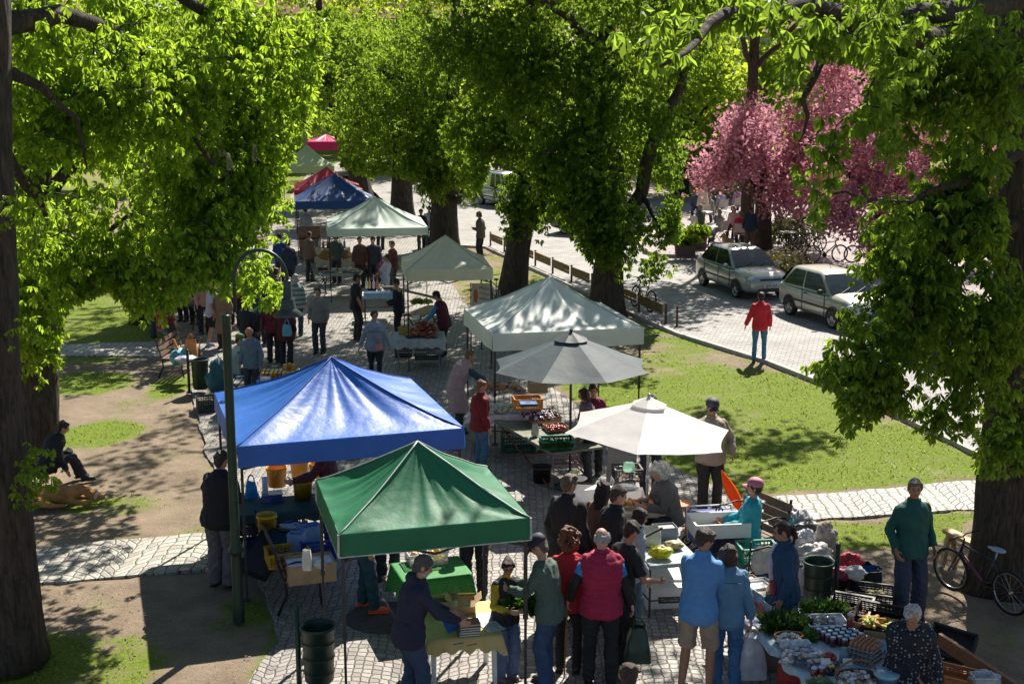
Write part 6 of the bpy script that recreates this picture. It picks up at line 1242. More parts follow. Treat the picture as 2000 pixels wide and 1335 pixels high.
greens('pale green sprouts at the front edge of the produce table', GB(1600, 1336), .22, .12, .08, 300, 14, leafmat('sprout', (.2, .3, .15), (.35, .45, .25), (.4, .5, .3), .3), w=.012)
t_ = bucket('pale blue translucent tub with a lid, in front of the polka dot woman', GB(1730, 1340, .735), M((.26, .36, .50), .25, alpha=.85), .125, .15, M((.30, .48, .60), .2), 'plastic_tub', False)
t_ = thing('squash_bottle', 'small green topped clear jar beside the paprika packets', 'jar', GB(1648, 1290)); MB().lathe([(0, 0), (.05, 0), (.05, .1), (.03, .13)], n=14).build('glass', M((.4, .42, .5), .1, alpha=.8), t_); MB().lathe([(.035, .12), (.035, .15), (0, .15)], n=14).build('lid', M((.15, .4, .3)), t_)
bag('red net sack hanging at the front edge of the produce table', G(1545, 1345, .2), M((.30, .02, .02), .6, var=.6, sc=30), .34, .2, .42, False, seed=51, crumple=.05); carton('dark grey plastic box on the cobbles under the produce table', G(1498, 1300, 0), .3, M((.06, .06, .07), .4), .42, .34, .4, name='storage_box', inner=M((.12, .12, .14), .3))
# ---- black crates of vegetables in the lower right
crate('black vegetable crate, farthest one, with potatoes and a blue bag', G(1702, 1172, .22), -.35, BLACK, .6, .4, .17); heap('potatoes in the farthest black crate', G(1712, 1170, .25), .3, .3, -.35, .08, [M((.30, .22, .08)), M((.22, .2, .06))], 40, .032, 'potatoes', 91); crate('black crate beneath the farthest potato crate', G(1702, 1172, .03), -.35, BLACK, .6, .4, .18)
crate('black slanting crate of carrots and peppers left of the polka dot woman', G(1722, 1222, .3), -.5, BLACK, .62, .42, .18, tilt=(.35, .0)); heap('yellow peppers and carrots in the slanting black crate', G(1722, 1222, .36), .5, .3, -.5, .06, [M((.45, .36, .03)), M((.5, .2, .03)), M((.3, .4, .05))], 60, .032, 'vegetables', 92, 'long')
crate('black crate of apples behind the bin post', G(1662, 1200, .3), -.45, BLACK, .5, .38, .18, tilt=(.3, 0)); heap('brownish apples and an onion in the crate behind the bin post', G(1662, 1200, .34), .4, .26, -.45, .06, [M((.4, .2, .06)), M((.42, .3, .12))], 26, .035, 'apples', 93); crate('black crate tipped on its side on the earth right of the polka dot woman', G(1862, 1262, .1), -.55, BLACK, .5, .34, .2, tilt=(.9, .1)); heap('pale yellow potatoes showing through the tipped crate', G(1850, 1258, .1), .3, .1, -.55, .05, [M((.34, .3, .06))], 14, .03, 'potatoes', 94)
crate('black crate under the carrots crate', G(1735, 1232, .03), -.5, BLACK, .6, .4, .22)
o = MB().bar(G(1835, 1248, .35), G(1990, 1350, .35), .05, .16).build('wooden_plank', M((.26, .12, .06), .7, var=.2)); tag(o, 'long brown plank edge running to the bottom right corner', 'plank')
crate('orange open crate behind the hand of the polka dot woman', G(1850, 1330, .3), -.55, M((.50, .17, .05), .5), .55, .36, .14); bundle('pale blue white plastic bag at the bottom right edge', G(1922, 1345, .3), M((.42, .52, .6), .3, trans=.2), (.16, .12, .1), seed=3); t_ = tubbox('clear lidded box sitting in the plastic bag at the bottom right', 1920, 1330, .45, .22, .16, .07, None, 1, rz=0)
# ---- left bench area
bench('bench on the left piled with coats and bags, beside the grey green bin', G(358, 725), 1.5, 1.5, DWOOD); bag('orange brown paper carrier bag standing on the bench', G(374, 700, .47), M((.46, .20, .05), .7), .3, .18, .46, True, seed=3); bundle('colourful patterned cloth bag hanging off the bench', G(352, 712, .36), M((.10, .35, .45), .6, var=.95, sc=9), (.22, .22, .18), seed=11); bundle('white and purple clothes on the bench', G(365, 708, .5), M((.55, .5, .62), .6, var=.4), (.24, .2, .08), seed=12, name='clothes', cat='clothes')
o = MB().bar((0, 0, 0), (-.16, 0, .42), .04).build('walking_stick', M((.45, .2, .06), .6)); o.location = G(354, 697, .55); tag(o, 'orange brown umbrella handle sticking up from the bench', 'umbrella')
bag('bright red drawstring shopping bag hanging under the left tent', G(323, 640, .35), M((.50, .01, .02), .5, sc=14, var=.5), .52, .25, .55, True, seed=21, crumple=.06, hang=True); table('dark table with a pale wooden tray under the left tent', G(352, 590, .74), .9, .7, 0, M((.05, .05, .05)), STEEL); carton('shallow pale wooden tray on the dark table', G(351, 588, .75), .0, M((.42, .27, .17), .7), .7, .4, .08)
bundle('dark pink and black handbag on the left table edge', G(320, 590, .75), M((.30, .02, .08), .5), (.2, .15, .13), seed=6)
crate('small black crate of jars on the cobbles left of the blue tent', G(403, 800, .0), RZ, BLACK, .36, .5, .26)
c17 = G(405, 545, .74); table('long table of wares beneath the white topped tent', c17, 2.2, .8, .05, M((.3, .2, .12)), STEEL); heap('ochre and brown craft wares on the long table', c17+Vector((0, 0, .01)), 2.0, .7, .05, .25, [M((.5, .25, .03)), M((.3, .1, .05)), M((.45, .35, .25)), M((.25, .03, .3)), M((.5, .5, .5))], 90, .07, 'wares', 95, 'flat', 'wares')
# ---- banner
bn = thing('banner', 'vertical white banner with a brown emblem and lettering under the cream tent', 'banner', G(940, 620), .0); q0 = at(921, 553, 31.5); q1 = at(959, 605, 31.5); bn.location = (q0.x+.23, 31.5, 0); hh = q0.z-q1.z
for s in (-1, 1): MB().cyl((s*.25, 0, 0), (s*.25, 0, q0.z+.02), .014).build('pole', STEEL, bn)
MB().box((0, 0, (q0.z+q1.z)/2), (.46, .012, hh)).build('cloth', M((.55, .47, .42), .7), bn); MB().ball((-.13, -.009, (q0.z+q1.z)/2+.02), (.055, .004, .17), 14, 8).build('emblem', M((.42, .13, .03), .6), bn)
for k, (tx, sz) in enumerate((('MÉZES', .085), ('ÉS HÁZI', .07), ('TERMÉKEK', .055), ('A PIACON', .045))): text_mesh('lettering', tx, sz, M((.06, .03, .03)), bn, (.07, -.009, q0.z-.15-.125*k), (pi/2, .18, 0))
# ---- sawhorse and bicycles
sw = thing('wooden_trestle', 'low pale pine trestle bench behind the front wheel of the mountain bike', 'trestle', (0, 0, 0)); PINE = M((.50, .34, .16), .65, var=.2, bump=.2)
p, q = G(1855, 1105), G(1925, 1142); p.z = q.z = .5; d_ = (q-p); p = p-d_*.15; q = q+d_*.05; MB().bar(p, q, .16, .05).build('beam', PINE, sw)
for f in (.1, .9):
    e = p.lerp(q, f); n_ = Vector((-d_.y, d_.x, 0)).normalized(); MB().bar(e+n_*.10+Vector((0, 0, -.5)), e+n_*.03+Vector((0, 0, -.03)), .11, .05).bar(e-n_*.12+Vector((0, 0, -.5)), e-n_*.03+Vector((0, 0, -.03)), .11, .05).build('leg', PINE, sw)
pf, pr_ = G(1857, 1152), G(1972, 1200); d_ = pf-pr_; s_b = d_.length/1.05; mid = (pf+pr_)/2
bicycle('dark mountain bike with a pink down tube parked by the big right hand trunk', mid, math.atan2(d_.y, d_.x), (.015, .015, .02), (.16, .03, .09), min(1.12, max(.9, s_b)), -.06, M((.35, .45, .6), .4))
p1_, p2_ = G(1240, 596), G(1268, 612); d_ = p1_-p2_; bicycle('black bicycle leaning against the low fence right of the forked tree', (p1_+p2_)/2, math.atan2(d_.y, d_.x)+.15, (.02, .02, .02), (.4, .4, .4), 1, .12, near=False)
bicycle('pale framed bicycle behind the banner, against the slimmer chestnut trunk', G(968, 600), 1.9, (.3, .3, .3), None, 1, -.08, near=False); bicycle('bicycle standing on the far left lawn, mostly behind leaves', G(150, 548), .3, (.03, .03, .03), None, 1, 0, near=False)
for k, (px, py, rz_, lb) in enumerate(((1612, 520, .2, 'black bicycle in the café rack, its whole wheel showing over the small car'), (1580, 500, .5, 'dark bicycle tangled in the twiggy bush'), (1556, 492, .9, 'dark bicycle nearest the cherry trunk in the rack'), (1690, 520, .1, 'dark bicycle at the right of the rack beneath the blossom'))): bicycle(lb, G(px, py)+Vector((0, 0, .14)), rz_, (.02, .02, .02), None, 1, .05, near=False)
# ------------------------------------------------------------------ people
def remesh(mb, voxel, name, smooth=2, wr=0.0, quilt=0.0, seed=1):
    me = mb.mesh(name); ob = bpy.data.objects.new(name, me); COL.objects.link(ob)
    r = ob.modifiers.new('r', 'REMESH'); r.mode = 'VOXEL'; r.voxel_size = voxel; r.use_smooth_shade = True
    if smooth: s = ob.modifiers.new('s', 'SMOOTH'); s.factor = .5; s.iterations = smooth
    dg = bpy.context.evaluated_depsgraph_get(); out = bpy.data.meshes.new_from_object(ob.evaluated_get(dg)); bpy.data.objects.remove(ob); bpy.data.meshes.remove(me); out.name = name
    n = len(out.vertices)
    if (wr or quilt) and n:
        co = np.empty(n*3, np.float32); out.vertices.foreach_get('co', co); co = co.reshape(-1, 3); no = np.empty(n*3, np.float32); out.vertices.foreach_get('normal', no); no = no.reshape(-1, 3)
        rg = np.random.default_rng(seed); d = np.zeros(n)
        if wr:
            wp = co + .05*np.sin(co[:, [1, 2, 0]]*11+seed)
            for k in range(6): v = rg.normal(size=3)*np.array([1, 1, .8]); v *= rg.uniform(16, 42)/np.linalg.norm(v); d += (1.15-np.abs(np.sin(wp@v+rg.uniform(0, 6)))*1.6)*wr*.36
        if quilt: d += quilt*(np.abs(np.sin(co[:, 2]*pi/.062))-.5)
        co += no*d[:, None]; out.vertices.foreach_set('co', co.astype(np.float32).ravel()); out.update()
    out.polygons.foreach_set('use_smooth', np.ones(len(out.polygons), bool)); return out
SKIN = {k: M(c, .5, var=.1, sc=12, spec=.4) for k, c in (('fair', (.50, .27, .19)), ('tan', (.40, .20, .12)), ('pale', (.56, .33, .26)))}
def ell(m, c, X, Y, rx, ry, n=16, p=.85):
    return [c+X*(rx*math.copysign(abs(math.cos(a))**p, math.cos(a)))+Y*(ry*math.copysign(abs(math.sin(a))**p, math.sin(a))) for a in [2*pi*j/n for j in range(n)]]
def ik(a, b, l1, l2, pole):
    d = b-a; L = min(d.length, (l1+l2)*.995); dn = d.normalized(); b = a+dn*L; x = (l1*l1-l2*l2+L*L)/(2*L); h = math.sqrt(max(0, l1*l1-x*x)); p = Vector(pole); p = p-dn*p.dot(dn); p.normalize(); return a+dn*x+p*h, b
def person(label, at_, rz, h=1.74, top=(.1, .1, .1), bot=(.03, .035, .05), skin='fair', hair=(.05, .03, .02), hs='short', kind='long', sleeve=None, bottom='trousers', shoes=(.03, .03, .03), lean=6, sit=None, aL=None, aR=None,
           feet=None, head=(0, 12), build=1.0, coat=0.0, quilt=0, hat=None, beard=None, lod=2, pat=None, hood=False, extras=None, group=None, collar=None, arms_under=True, tw=1.0, glasses=False):
    """rz in degrees: 0 walks away from the viewer, 90 faces left, -90 right, 180 towards the viewer"""
    loc = Vector(at_); h = h*1.055 if loc.y < 19.5 else h; s = h/1.75; t = thing('person', label, 'person', (loc.x, loc.y, loc.z if sit is None else loc.z), R(rz), group); t.scale = (s, s, s)
    sd = abs(hash(label)) % 97 if False else sum(map(ord, label)) % 97
    vx = (.0075, .0105, .016)[2-lod] if lod < 3 else .0075
    a = R(lean); pz = .93 if sit is None else sit/s+.115; P = Vector((0, 0, pz)); X = Vector((1, 0, 0))
    if sit is None: P.y = -.05*math.sin(a)*2
    def D(k): return Vector((0, math.sin(a*k), math.cos(a*k)))
    p1 = P+D(.35)*.13; p2 = p1+D(.7)*.22; p3 = p2+D(1)*.15; nk = p3+D(1)*.07; hp = R(head[1]); hy = R(head[0]); na = a*.75+hp*.4; nd_ = Vector((0, math.sin(na), math.cos(na)))
    hc = nk+nd_*.075+Vector((0, math.sin(hp)*.03, .055))
    Y0 = Vector((0, 1, 0)); fr = lambda k: Vector((0, math.cos(a*k), -math.sin(a*k)))
    HM = Matrix.Rotation(hy, 3, 'Z') @ Matrix.Rotation(-hp-a*.35, 3, 'X')
    sh = [p3+X*(sg*.155*tw)+D(1)*(-.045) for sg in (-1, 1)]; hips = [P+X*(sg*.09) for sg in (-1, 1)]
    key = tuple(loc)
    if key in HTS:      # stand so that the crown of the head is where the photograph has it
        hw = Matrix.Rotation(R(rz), 3, 'Z') @ (hc*s); zt_ = (hc.z+.115)*s; q_ = G(*HTS[key], zt_); loc = Vector((q_.x-hw.x, q_.y-hw.y, 0)); t.location = loc
    # limbs
    arms = []
    for i, sg in enumerate((-1, 1)):
        tg = (aL, aR)[i]; ext = .275+.245
        tgt = Vector(tg) if tg is not None else sh[i]+Vector((sg*.09, .05+math.sin(a)*.05, -ext*.97))
        el, wr = ik(sh[i], tgt, .285, .25, (sg*.5, -1, -.35)); arms.append((sh[i], el, wr))
    legs = []
    for i, sg in enumerate((-1, 1)):
        if sit is None:
            f = feet[i] if feet else (sg*.10, .0); an = Vector((f[0], f[1], .085+(f[2] if len(f) > 2 else 0))); kn, an = ik(hips[i], an, .43, .425, (sg*.15, 1, 0))
        else:
            f = feet[i] if feet else (sg*.12, .45); fz = (f[2] if len(f) > 2 else 0)-loc.z/s; an = Vector((f[0], f[1], .085+fz)); kn, an = ik(hips[i], an, .43, .425, (sg*.2, .6, 1))
        legs.append((hips[i], kn, an))
    W = build
    def torso(m, inf, lo=-.12, hi=True, n=18):
        rs = []
        for c, f, rx, ry in ((P+D(.1)*lo, .1, .125, .10), (P+D(.2)*-.03, .2, .165, .115), (p1*.6+P*.4, .4, .155, .105), (p1, .5, .145, .10), (p1.lerp(p2, .6), .7, .158, .112), (p2, .85, .170, .115), (p2.lerp(p3, .6), .95, .165, .108), (p3+D(1)*-.012, 1, .140, .09), (p3+D(1)*.02, 1, .10, .072), (p3+D(1)*.05, 1, .062, .056)):
            belly = (W-1)*.09*(1 if c.z < p2.z else .4); rs.append(ell(m, c+fr(f)*belly*.4, X, fr(f), rx*(1+(W-1)*.6)*(tw if f > .6 else (1+tw)/2)+inf, ry*W+inf+belly*.25, n))
        m.rings(rs)
        for q in sh: m.ball(q, .042+inf, 10, 6)
    sk = SKIN[skin]; b = MB(); torso(b, -.022, -.06)
    b.tube([p3, nk, hc-nd_*.02], [.062, .052, .05], 12)
    b.ball(hc, (.074, .092, .108), 16, 12, HM); jaw = hc+HM@Vector((0, .03, -.055)); b.ball(jaw, (.055, .058, .055), 12, 8, HM)
    b.ball(hc+HM@Vector((0, .098, -.012)), (.014, .022, .026), 8, 6, HM); b.ball(hc+HM@Vector((0, .082, -.045)), (.026, .014, .014), 8, 6, HM)
    for sg in (-1, 1): b.ball(hc+HM@Vector((sg*.077, -.005, -.005)), (.012, .02, .032), 8, 6, HM)
    for (q0, el, wr) in arms:
        b.tube([q0, q0.lerp(el, .5), el, el.lerp(wr, .35), wr], [.047, .043, .037, .04, .026], 12); b.ball(el, .037, 8, 6)
        d = (wr-el).normalized(); sgx = 1 if q0.x > 0 else -1; bx = Vector((sgx, 0, 0)); bx = (bx-d*bx.dot(d)).normalized(); cy = d.cross(bx)*sgx  # palm normal
        pc = wr+d*.045; Rm = Matrix((cy, bx, d)).transposed()
        b.ball(pc, (.040, .017, .052), 10, 6, Rm)
        if lod >= 2:
            for k, (o, L) in enumerate(((-.029, .062), (-.010, .075), (.010, .070), (.028, .055))):
                f0 = pc+d*.038+cy*o; f1 = f0+d*L*.5-bx*.012; f2 = f1+d*L*.35-bx*.024; b.tube([f0, f1, f2, f2+d*L*.05-bx*.018], [.0105, .0098, .009, .008], 7)
            th = pc+cy*-.034-d*.01; b.tube([th, th-cy*.026+d*.02-bx*.008, th-cy*.030+d*.048-bx*.02], [.012, .011, .009], 7)
        else: b.ball(pc+d*.055-bx*.012, (.034, .014, .036), 8, 5, Rm)
    for (q0, kn, an) in legs:
        b.tube([q0, q0.lerp(kn, .5), kn, kn.lerp(an, .3), an], [.076, .064, .050, .052, .036], 12); b.ball(kn, .048, 8, 6); fd = Vector((0, 1, 0)); b.ball(an+fd*.05+Vector((0, 0, -.055)), (.038, .10, .026), 10, 6); b.ball(an+Vector((0, 0, -.035)), .04, 8, 6)
    me = remesh(b, vx, 'body', 2); me.materials.append(sk); link('body', me, t)
    # face
    if lod >= 1:
        e = MB()
        for sg in (-1, 1): e.mat(0).ball(hc+HM@Vector((sg*.029, .083, .012)), (.011, .008, .008), 7, 5, HM); e.mat(1).ball(hc+HM@Vector((sg*.030, .085, .031)), (.018, .006, .0045), 7, 4, HM)
        e.build('eyes', [M((.03, .025, .02), .3), M(tuple(x*.8 for x in hair), .8)], t); MB().ball(hc+HM@Vector((0, .097, -.047)), (.022, .006, .0055), 8, 4, HM).build('mouth', M((.30, .08, .07), .5), t)
    if glasses:
        g_ = MB()
        for sg in (-1, 1): g_.tube([hc+HM@Vector((sg*.03+.024*math.cos(q), .099, .012+.018*math.sin(q))) for q in [2*pi*k/12 for k in range(12)]], .003, 5, closed=True).tube([hc+HM@Vector((sg*.054, .095, .014)), hc+HM@Vector((sg*.08, .0, .014))], .003, 5)
        g_.build('glasses', BLACK, t)
    if beard: bm_ = MB().ball(jaw+HM@Vector((0, .012, -.012)), (.058, .055, .045), 12, 8, HM); me = remesh(bm_, .01, 'beard', 1, .004, seed=sd); me.materials.append(M(beard, .9)); link('beard', me, t)
    # hair
    hm = M(hair, .5, var=.75, sc=45, bump=1, bsc=120); H = MB()
    if hs != 'none':
        if hs == 'bald':
            for q in range(9): aa = pi*(1.0+q/8*1.0)-.0; H.ball(hc+HM@Vector((math.cos(aa)*.072, math.sin(aa)*.082, .0)), (.02, .02, .042), 8, 6, HM)
        else:
            H.ball(hc+HM@Vector((0, -.022, .024)), (.080, .088, .096), 16, 12, HM); H.ball(hc+HM@Vector((0, -.045, -.025)), (.068, .055, .075), 12, 8, HM); H.ball(hc+HM@Vector((.015, .03, .068)), (.062, .05, .036), 10, 6, HM)
            for sg in (-1, 1): H.ball(hc+HM@Vector((sg*.068, .01, .03)), (.02, .04, .045), 8, 6, HM)
            if hs in ('long', 'curly', 'bob'):
                ln = {'long': .27, 'curly': .12, 'bob': .13}[hs]; wd = 1.05 if hs == 'curly' else 1.0; dn = HM@Vector((0, -.25, -1)); dn.normalize(); dn = (dn+Vector((0, -.25, -1))).normalized()
                b0 = hc+HM@Vector((0, -.03, .0)); rs = [ell(H, b0+dn*k*ln/5, X, Vector((0, 1, 0)), (.088+.02*math.sin(k*.8))*wd*(1-.05*k), (.07-.005*k)*wd, 14, 1) for k in range(6)]; H.rings(rs)
                for sg in (-1, 1): H.tube([hc+HM@Vector((sg*.07, .02, .04)), hc+HM@Vector((sg*.085, .01, -.04)), hc+HM@Vector((sg*.085, -.0, -.04))+dn*ln*.45], [.03, .032, .02], 8)
            if hs == 'curly':
                rr_ = random.Random(sd)
                for k in range(90): q = rr_.random()*6.28; z_ = rr_.uniform(-.9, 1); e_ = math.sqrt(max(0, 1-z_*z_)); H.ball(hc+HM@Vector((math.cos(q)*e_*.105, -.035+math.sin(q)*e_*(.105 if math.sin(q) < 0 else .06), .015+z_*.115)), rr_.uniform(.018, .034), 6, 4)
            if hs == 'pony': q = hc+HM@Vector((0, -.10, .03)); H.ball(q, .03, 8, 6); H.tube([q, q+Vector((0, -.06, -.04)), q+Vector((0, -.07, -.14)), q+Vector((0, -.05, -.24))], [.025, .034, .03, .012], 8)
            if hs == 'bun': H.ball(hc+HM@Vector((0, -.09, .06)), .04, 10, 8)
        me = remesh(H, max(.008, vx), 'hair', 1, .03 if hs == 'curly' else .010, seed=sd+3); me.materials.append(hm); link('hair', me, t)
    if hat:
        hcol, hk = hat; c_ = MB(); c_.rings([[hc+HM@Vector((math.cos(q)*r_*.098, math.sin(q)*r_*.112-.008, z_)) for q in [2*pi*j/20 for j in range(20)]] for r_, z_ in ((1.0, .03), (1.02, .055), (.96, .09), (.78, .12), (.45, .138), (.05, .143))])
        if hk == 'cap': c_.grid(lambda u, v: hc+HM@Vector(((u-.5)*.15*(1-.25*v**2), .095+.075*v-.03*(2*u-1)**2*v, .036-.02*v-.03*(2*u-1)**2)), 8, 5); c_.grid(lambda u, v: hc+HM@Vector(((.5-u)*.15*(1-.25*v**2), .095+.075*v-.03*(2*u-1)**2*v, .030-.02*v-.03*(2*u-1)**2)), 8, 5)
        if hk == 'hat': c_.rings([[hc+HM@Vector((math.cos(q)*r_, math.sin(q)*r_*1.1, z_)) for q in [2*pi*j/20 for j in range(20)]] for r_, z_ in ((.09, .045), (.17, .03), (.17, .024), (.09, .035))], cap=False)
        c_.build('hat', M(hcol, .7), t)
    # trousers
    bc = M(bot, .8, var=.25, sc=7, bump=.25, bsc=180)
    if bottom != 'none':
        q = MB(); q.rings([ell(q, P+Vector((0, 0, .09)), X, Y0, .155*(1+(W-1)*.6), .108*W), ell(q, P+Vector((0, 0, -.0)), X, Y0, .178*(1+(W-1)*.5), .128*W), ell(q, P+Vector((0, 0, -.1)), X, Y0, .172*(1+(W-1)*.4), .12*W)])
        for (q0, kn, an) in legs:
            w0 = 1+(W-1)*.5
            if bottom == 'shorts': e = q0.lerp(kn, .98); q.tube([q0, q0.lerp(kn, .5), e], [.098*w0, .095*w0, .092], 14)
            else:
                wide = 1.25 if bottom == 'wide' else (.8 if bottom == 'slim' else 1.0); e = an+Vector((0, 0, -.035)); q.tube([q0, q0.lerp(kn, .5), kn, kn.lerp(an, .5), e], [.098*w0, .09*w0, .075*wide, .072*wide, .068*wide], 14); q.ball(kn, .072*wide, 8, 6)
        me = remesh(q, vx*1.1, 'shorts' if bottom == 'shorts' else 'trousers', 2, .011 if bottom != 'slim' else .006, seed=sd+1); me.materials.append(bc); link(me.name, me, t)
    # shoes
    sm = M(shoes, .5)
    for (q0, kn, an) in legs:
        q = MB().ball(an+Vector((0, .055, -.045)), (.047, .125, .04), 12, 8).ball(an+Vector((0, -.01, -.03)), (.042, .05, .05), 10, 6).box(an+Vector((0, .05, -.075)), (.085, .26, .02)); q.build('shoe', sm, t)
    # top
    inf = .016+.012*(kind in ('jacket',))+.02*(quilt > 0)+.004; tc = pat or M(top, .8, var=.15, sc=8, bump=.3, bsc=150)
    q = MB(); torso(q, inf, -.14 if coat == 0 else -.1); w_ = (W-1)*.6
    if kind != 'tshirt' or True: q.rings([ell(q, P+D(.3)*z_, X, fr(.3), rx_*(1+w_)+.004*(quilt > 0), ry_*W) for z_, rx_, ry_ in ((.14, .172, .125), (.04, .192, .145), (-.05, .200, .155), (-.115, .196, .152))])
    if coat > 0:
        c0 = P+Vector((0, 0, -.05)); rs = [ell(q, c0, X, Y0, .195*W, .145*W)]
        mk = [(l[0]+l[1])/2 for l in legs]; my = (mk[0].y+mk[1].y)/2; rs.append(ell(q, Vector((0, my*.6, P.z-.05-coat*.5)), X, Y0, .215*W, .165*W)); rs.append(ell(q, Vector((0, my, P.z-.05-coat)), X, Y0, .23*W, .175*W)); q.rings(rs)
    cut = {'tshirt': .85, 'long': 9, 'jacket': 9, 'vest': 0}[kind]
    def sleeves(m, inf_, full):
        for (q0, el, wr) in arms:
            if full: m.tube([q0, q0.lerp(el, .5), el, el.lerp(wr, .5), wr-(wr-el).normalized()*.01], [.058+inf_, .052+inf_, .048+inf_, .043+inf_, .036+inf_*.8], 12); m.ball(el, .047+inf_, 8, 6)
            else: m.tube([q0, q0.lerp(el, .4), q0.lerp(el, .78)], [.06+inf_, .056+inf_, .062+inf_], 12)
    if kind in ('long', 'jacket'): sleeves(q, inf*.55, True)
    elif kind == 'tshirt': sleeves(q, .008, False)
    if collar or kind == 'jacket' or hood:
        q.rings([ell(q, p3+D(1)*.03, X, fr(1), .082, .078), ell(q, p3+D(1)*.085, X, fr(1), .074, .072)])
    if hood: q.ball(p3+D(1)*.05-fr(1)*.075, (.10, .055, .07), 12, 8)
    me = remesh(q, vx*1.1, {'tshirt': 't_shirt', 'long': 'sweater', 'jacket': 'jacket', 'vest': 'vest'}[kind], 2, .010, quilt, seed=sd+2); me.materials.append(tc); link(me.name, me, t)
    if sleeve and kind in ('vest', 'jacket', 'tshirt'):
        q = MB(); sleeves(q, .006, kind != 'tshirt' or True)
        if kind == 'vest': q.tube([p3, p3+D(1)*.07], [.075, .06], 12)
        me = remesh(q, vx*1.1, 'sleeves', 2, .008, seed=sd+4); me.materials.append(M(sleeve, .8, var=.15, bump=.2)); link('sleeves', me, t)
    t['_x'] = 1; del t['_x']
    J = dict(hc=hc, HM=HM, sh=sh, arms=arms, legs=legs, P=P, p1=p1, p2=p2, p3=p3, fr=fr, D=D, t=t, s=s, loc=loc, rz=R(rz))
    return J
def HT(px, py, h): q = G(px, py, h).xy.to_3d(); HTS[tuple(q)] = (px, py); return q
HTS = {}        # where someone of height h stands whose crown is seen at the pixel
def in_hand(J, i, dz=0):
    w = J['arms'][i][2]; d = (w-J['arms'][i][1]).normalized(); q = (w+d*.09)*J['s']; return J['loc']+Matrix.Rotation(J['rz'], 3, 'Z') @ q + Vector((0, 0, dz))
def strap(J, mat, side=1, name='strap', w=.02):
    p = J['sh'][0 if side > 0 else 1]; f = J['fr'](1); q = J['P']+Vector((side*.17, 0, .05)); m = MB(); top_ = p+Vector((side*.07, 0, .055))
    m.tube([top_, J['p2']-f*.155+Vector((-side*.03, 0, .03)), J['p1']-f*.15+Vector((side*.06, 0, 0)), q+Vector((0, -.06, 0))], w*.6, 6).tube([top_, J['p2']+f*.155, J['p1']+f*.14+Vector((side*.06, 0, 0)), q+Vector((0, .08, 0))], w*.6, 6); return m.build(name, mat, J['t'])
NAVY = (.012, .016, .04); JEAN = (.035, .075, .16); BLK = (.012, .012, .014)
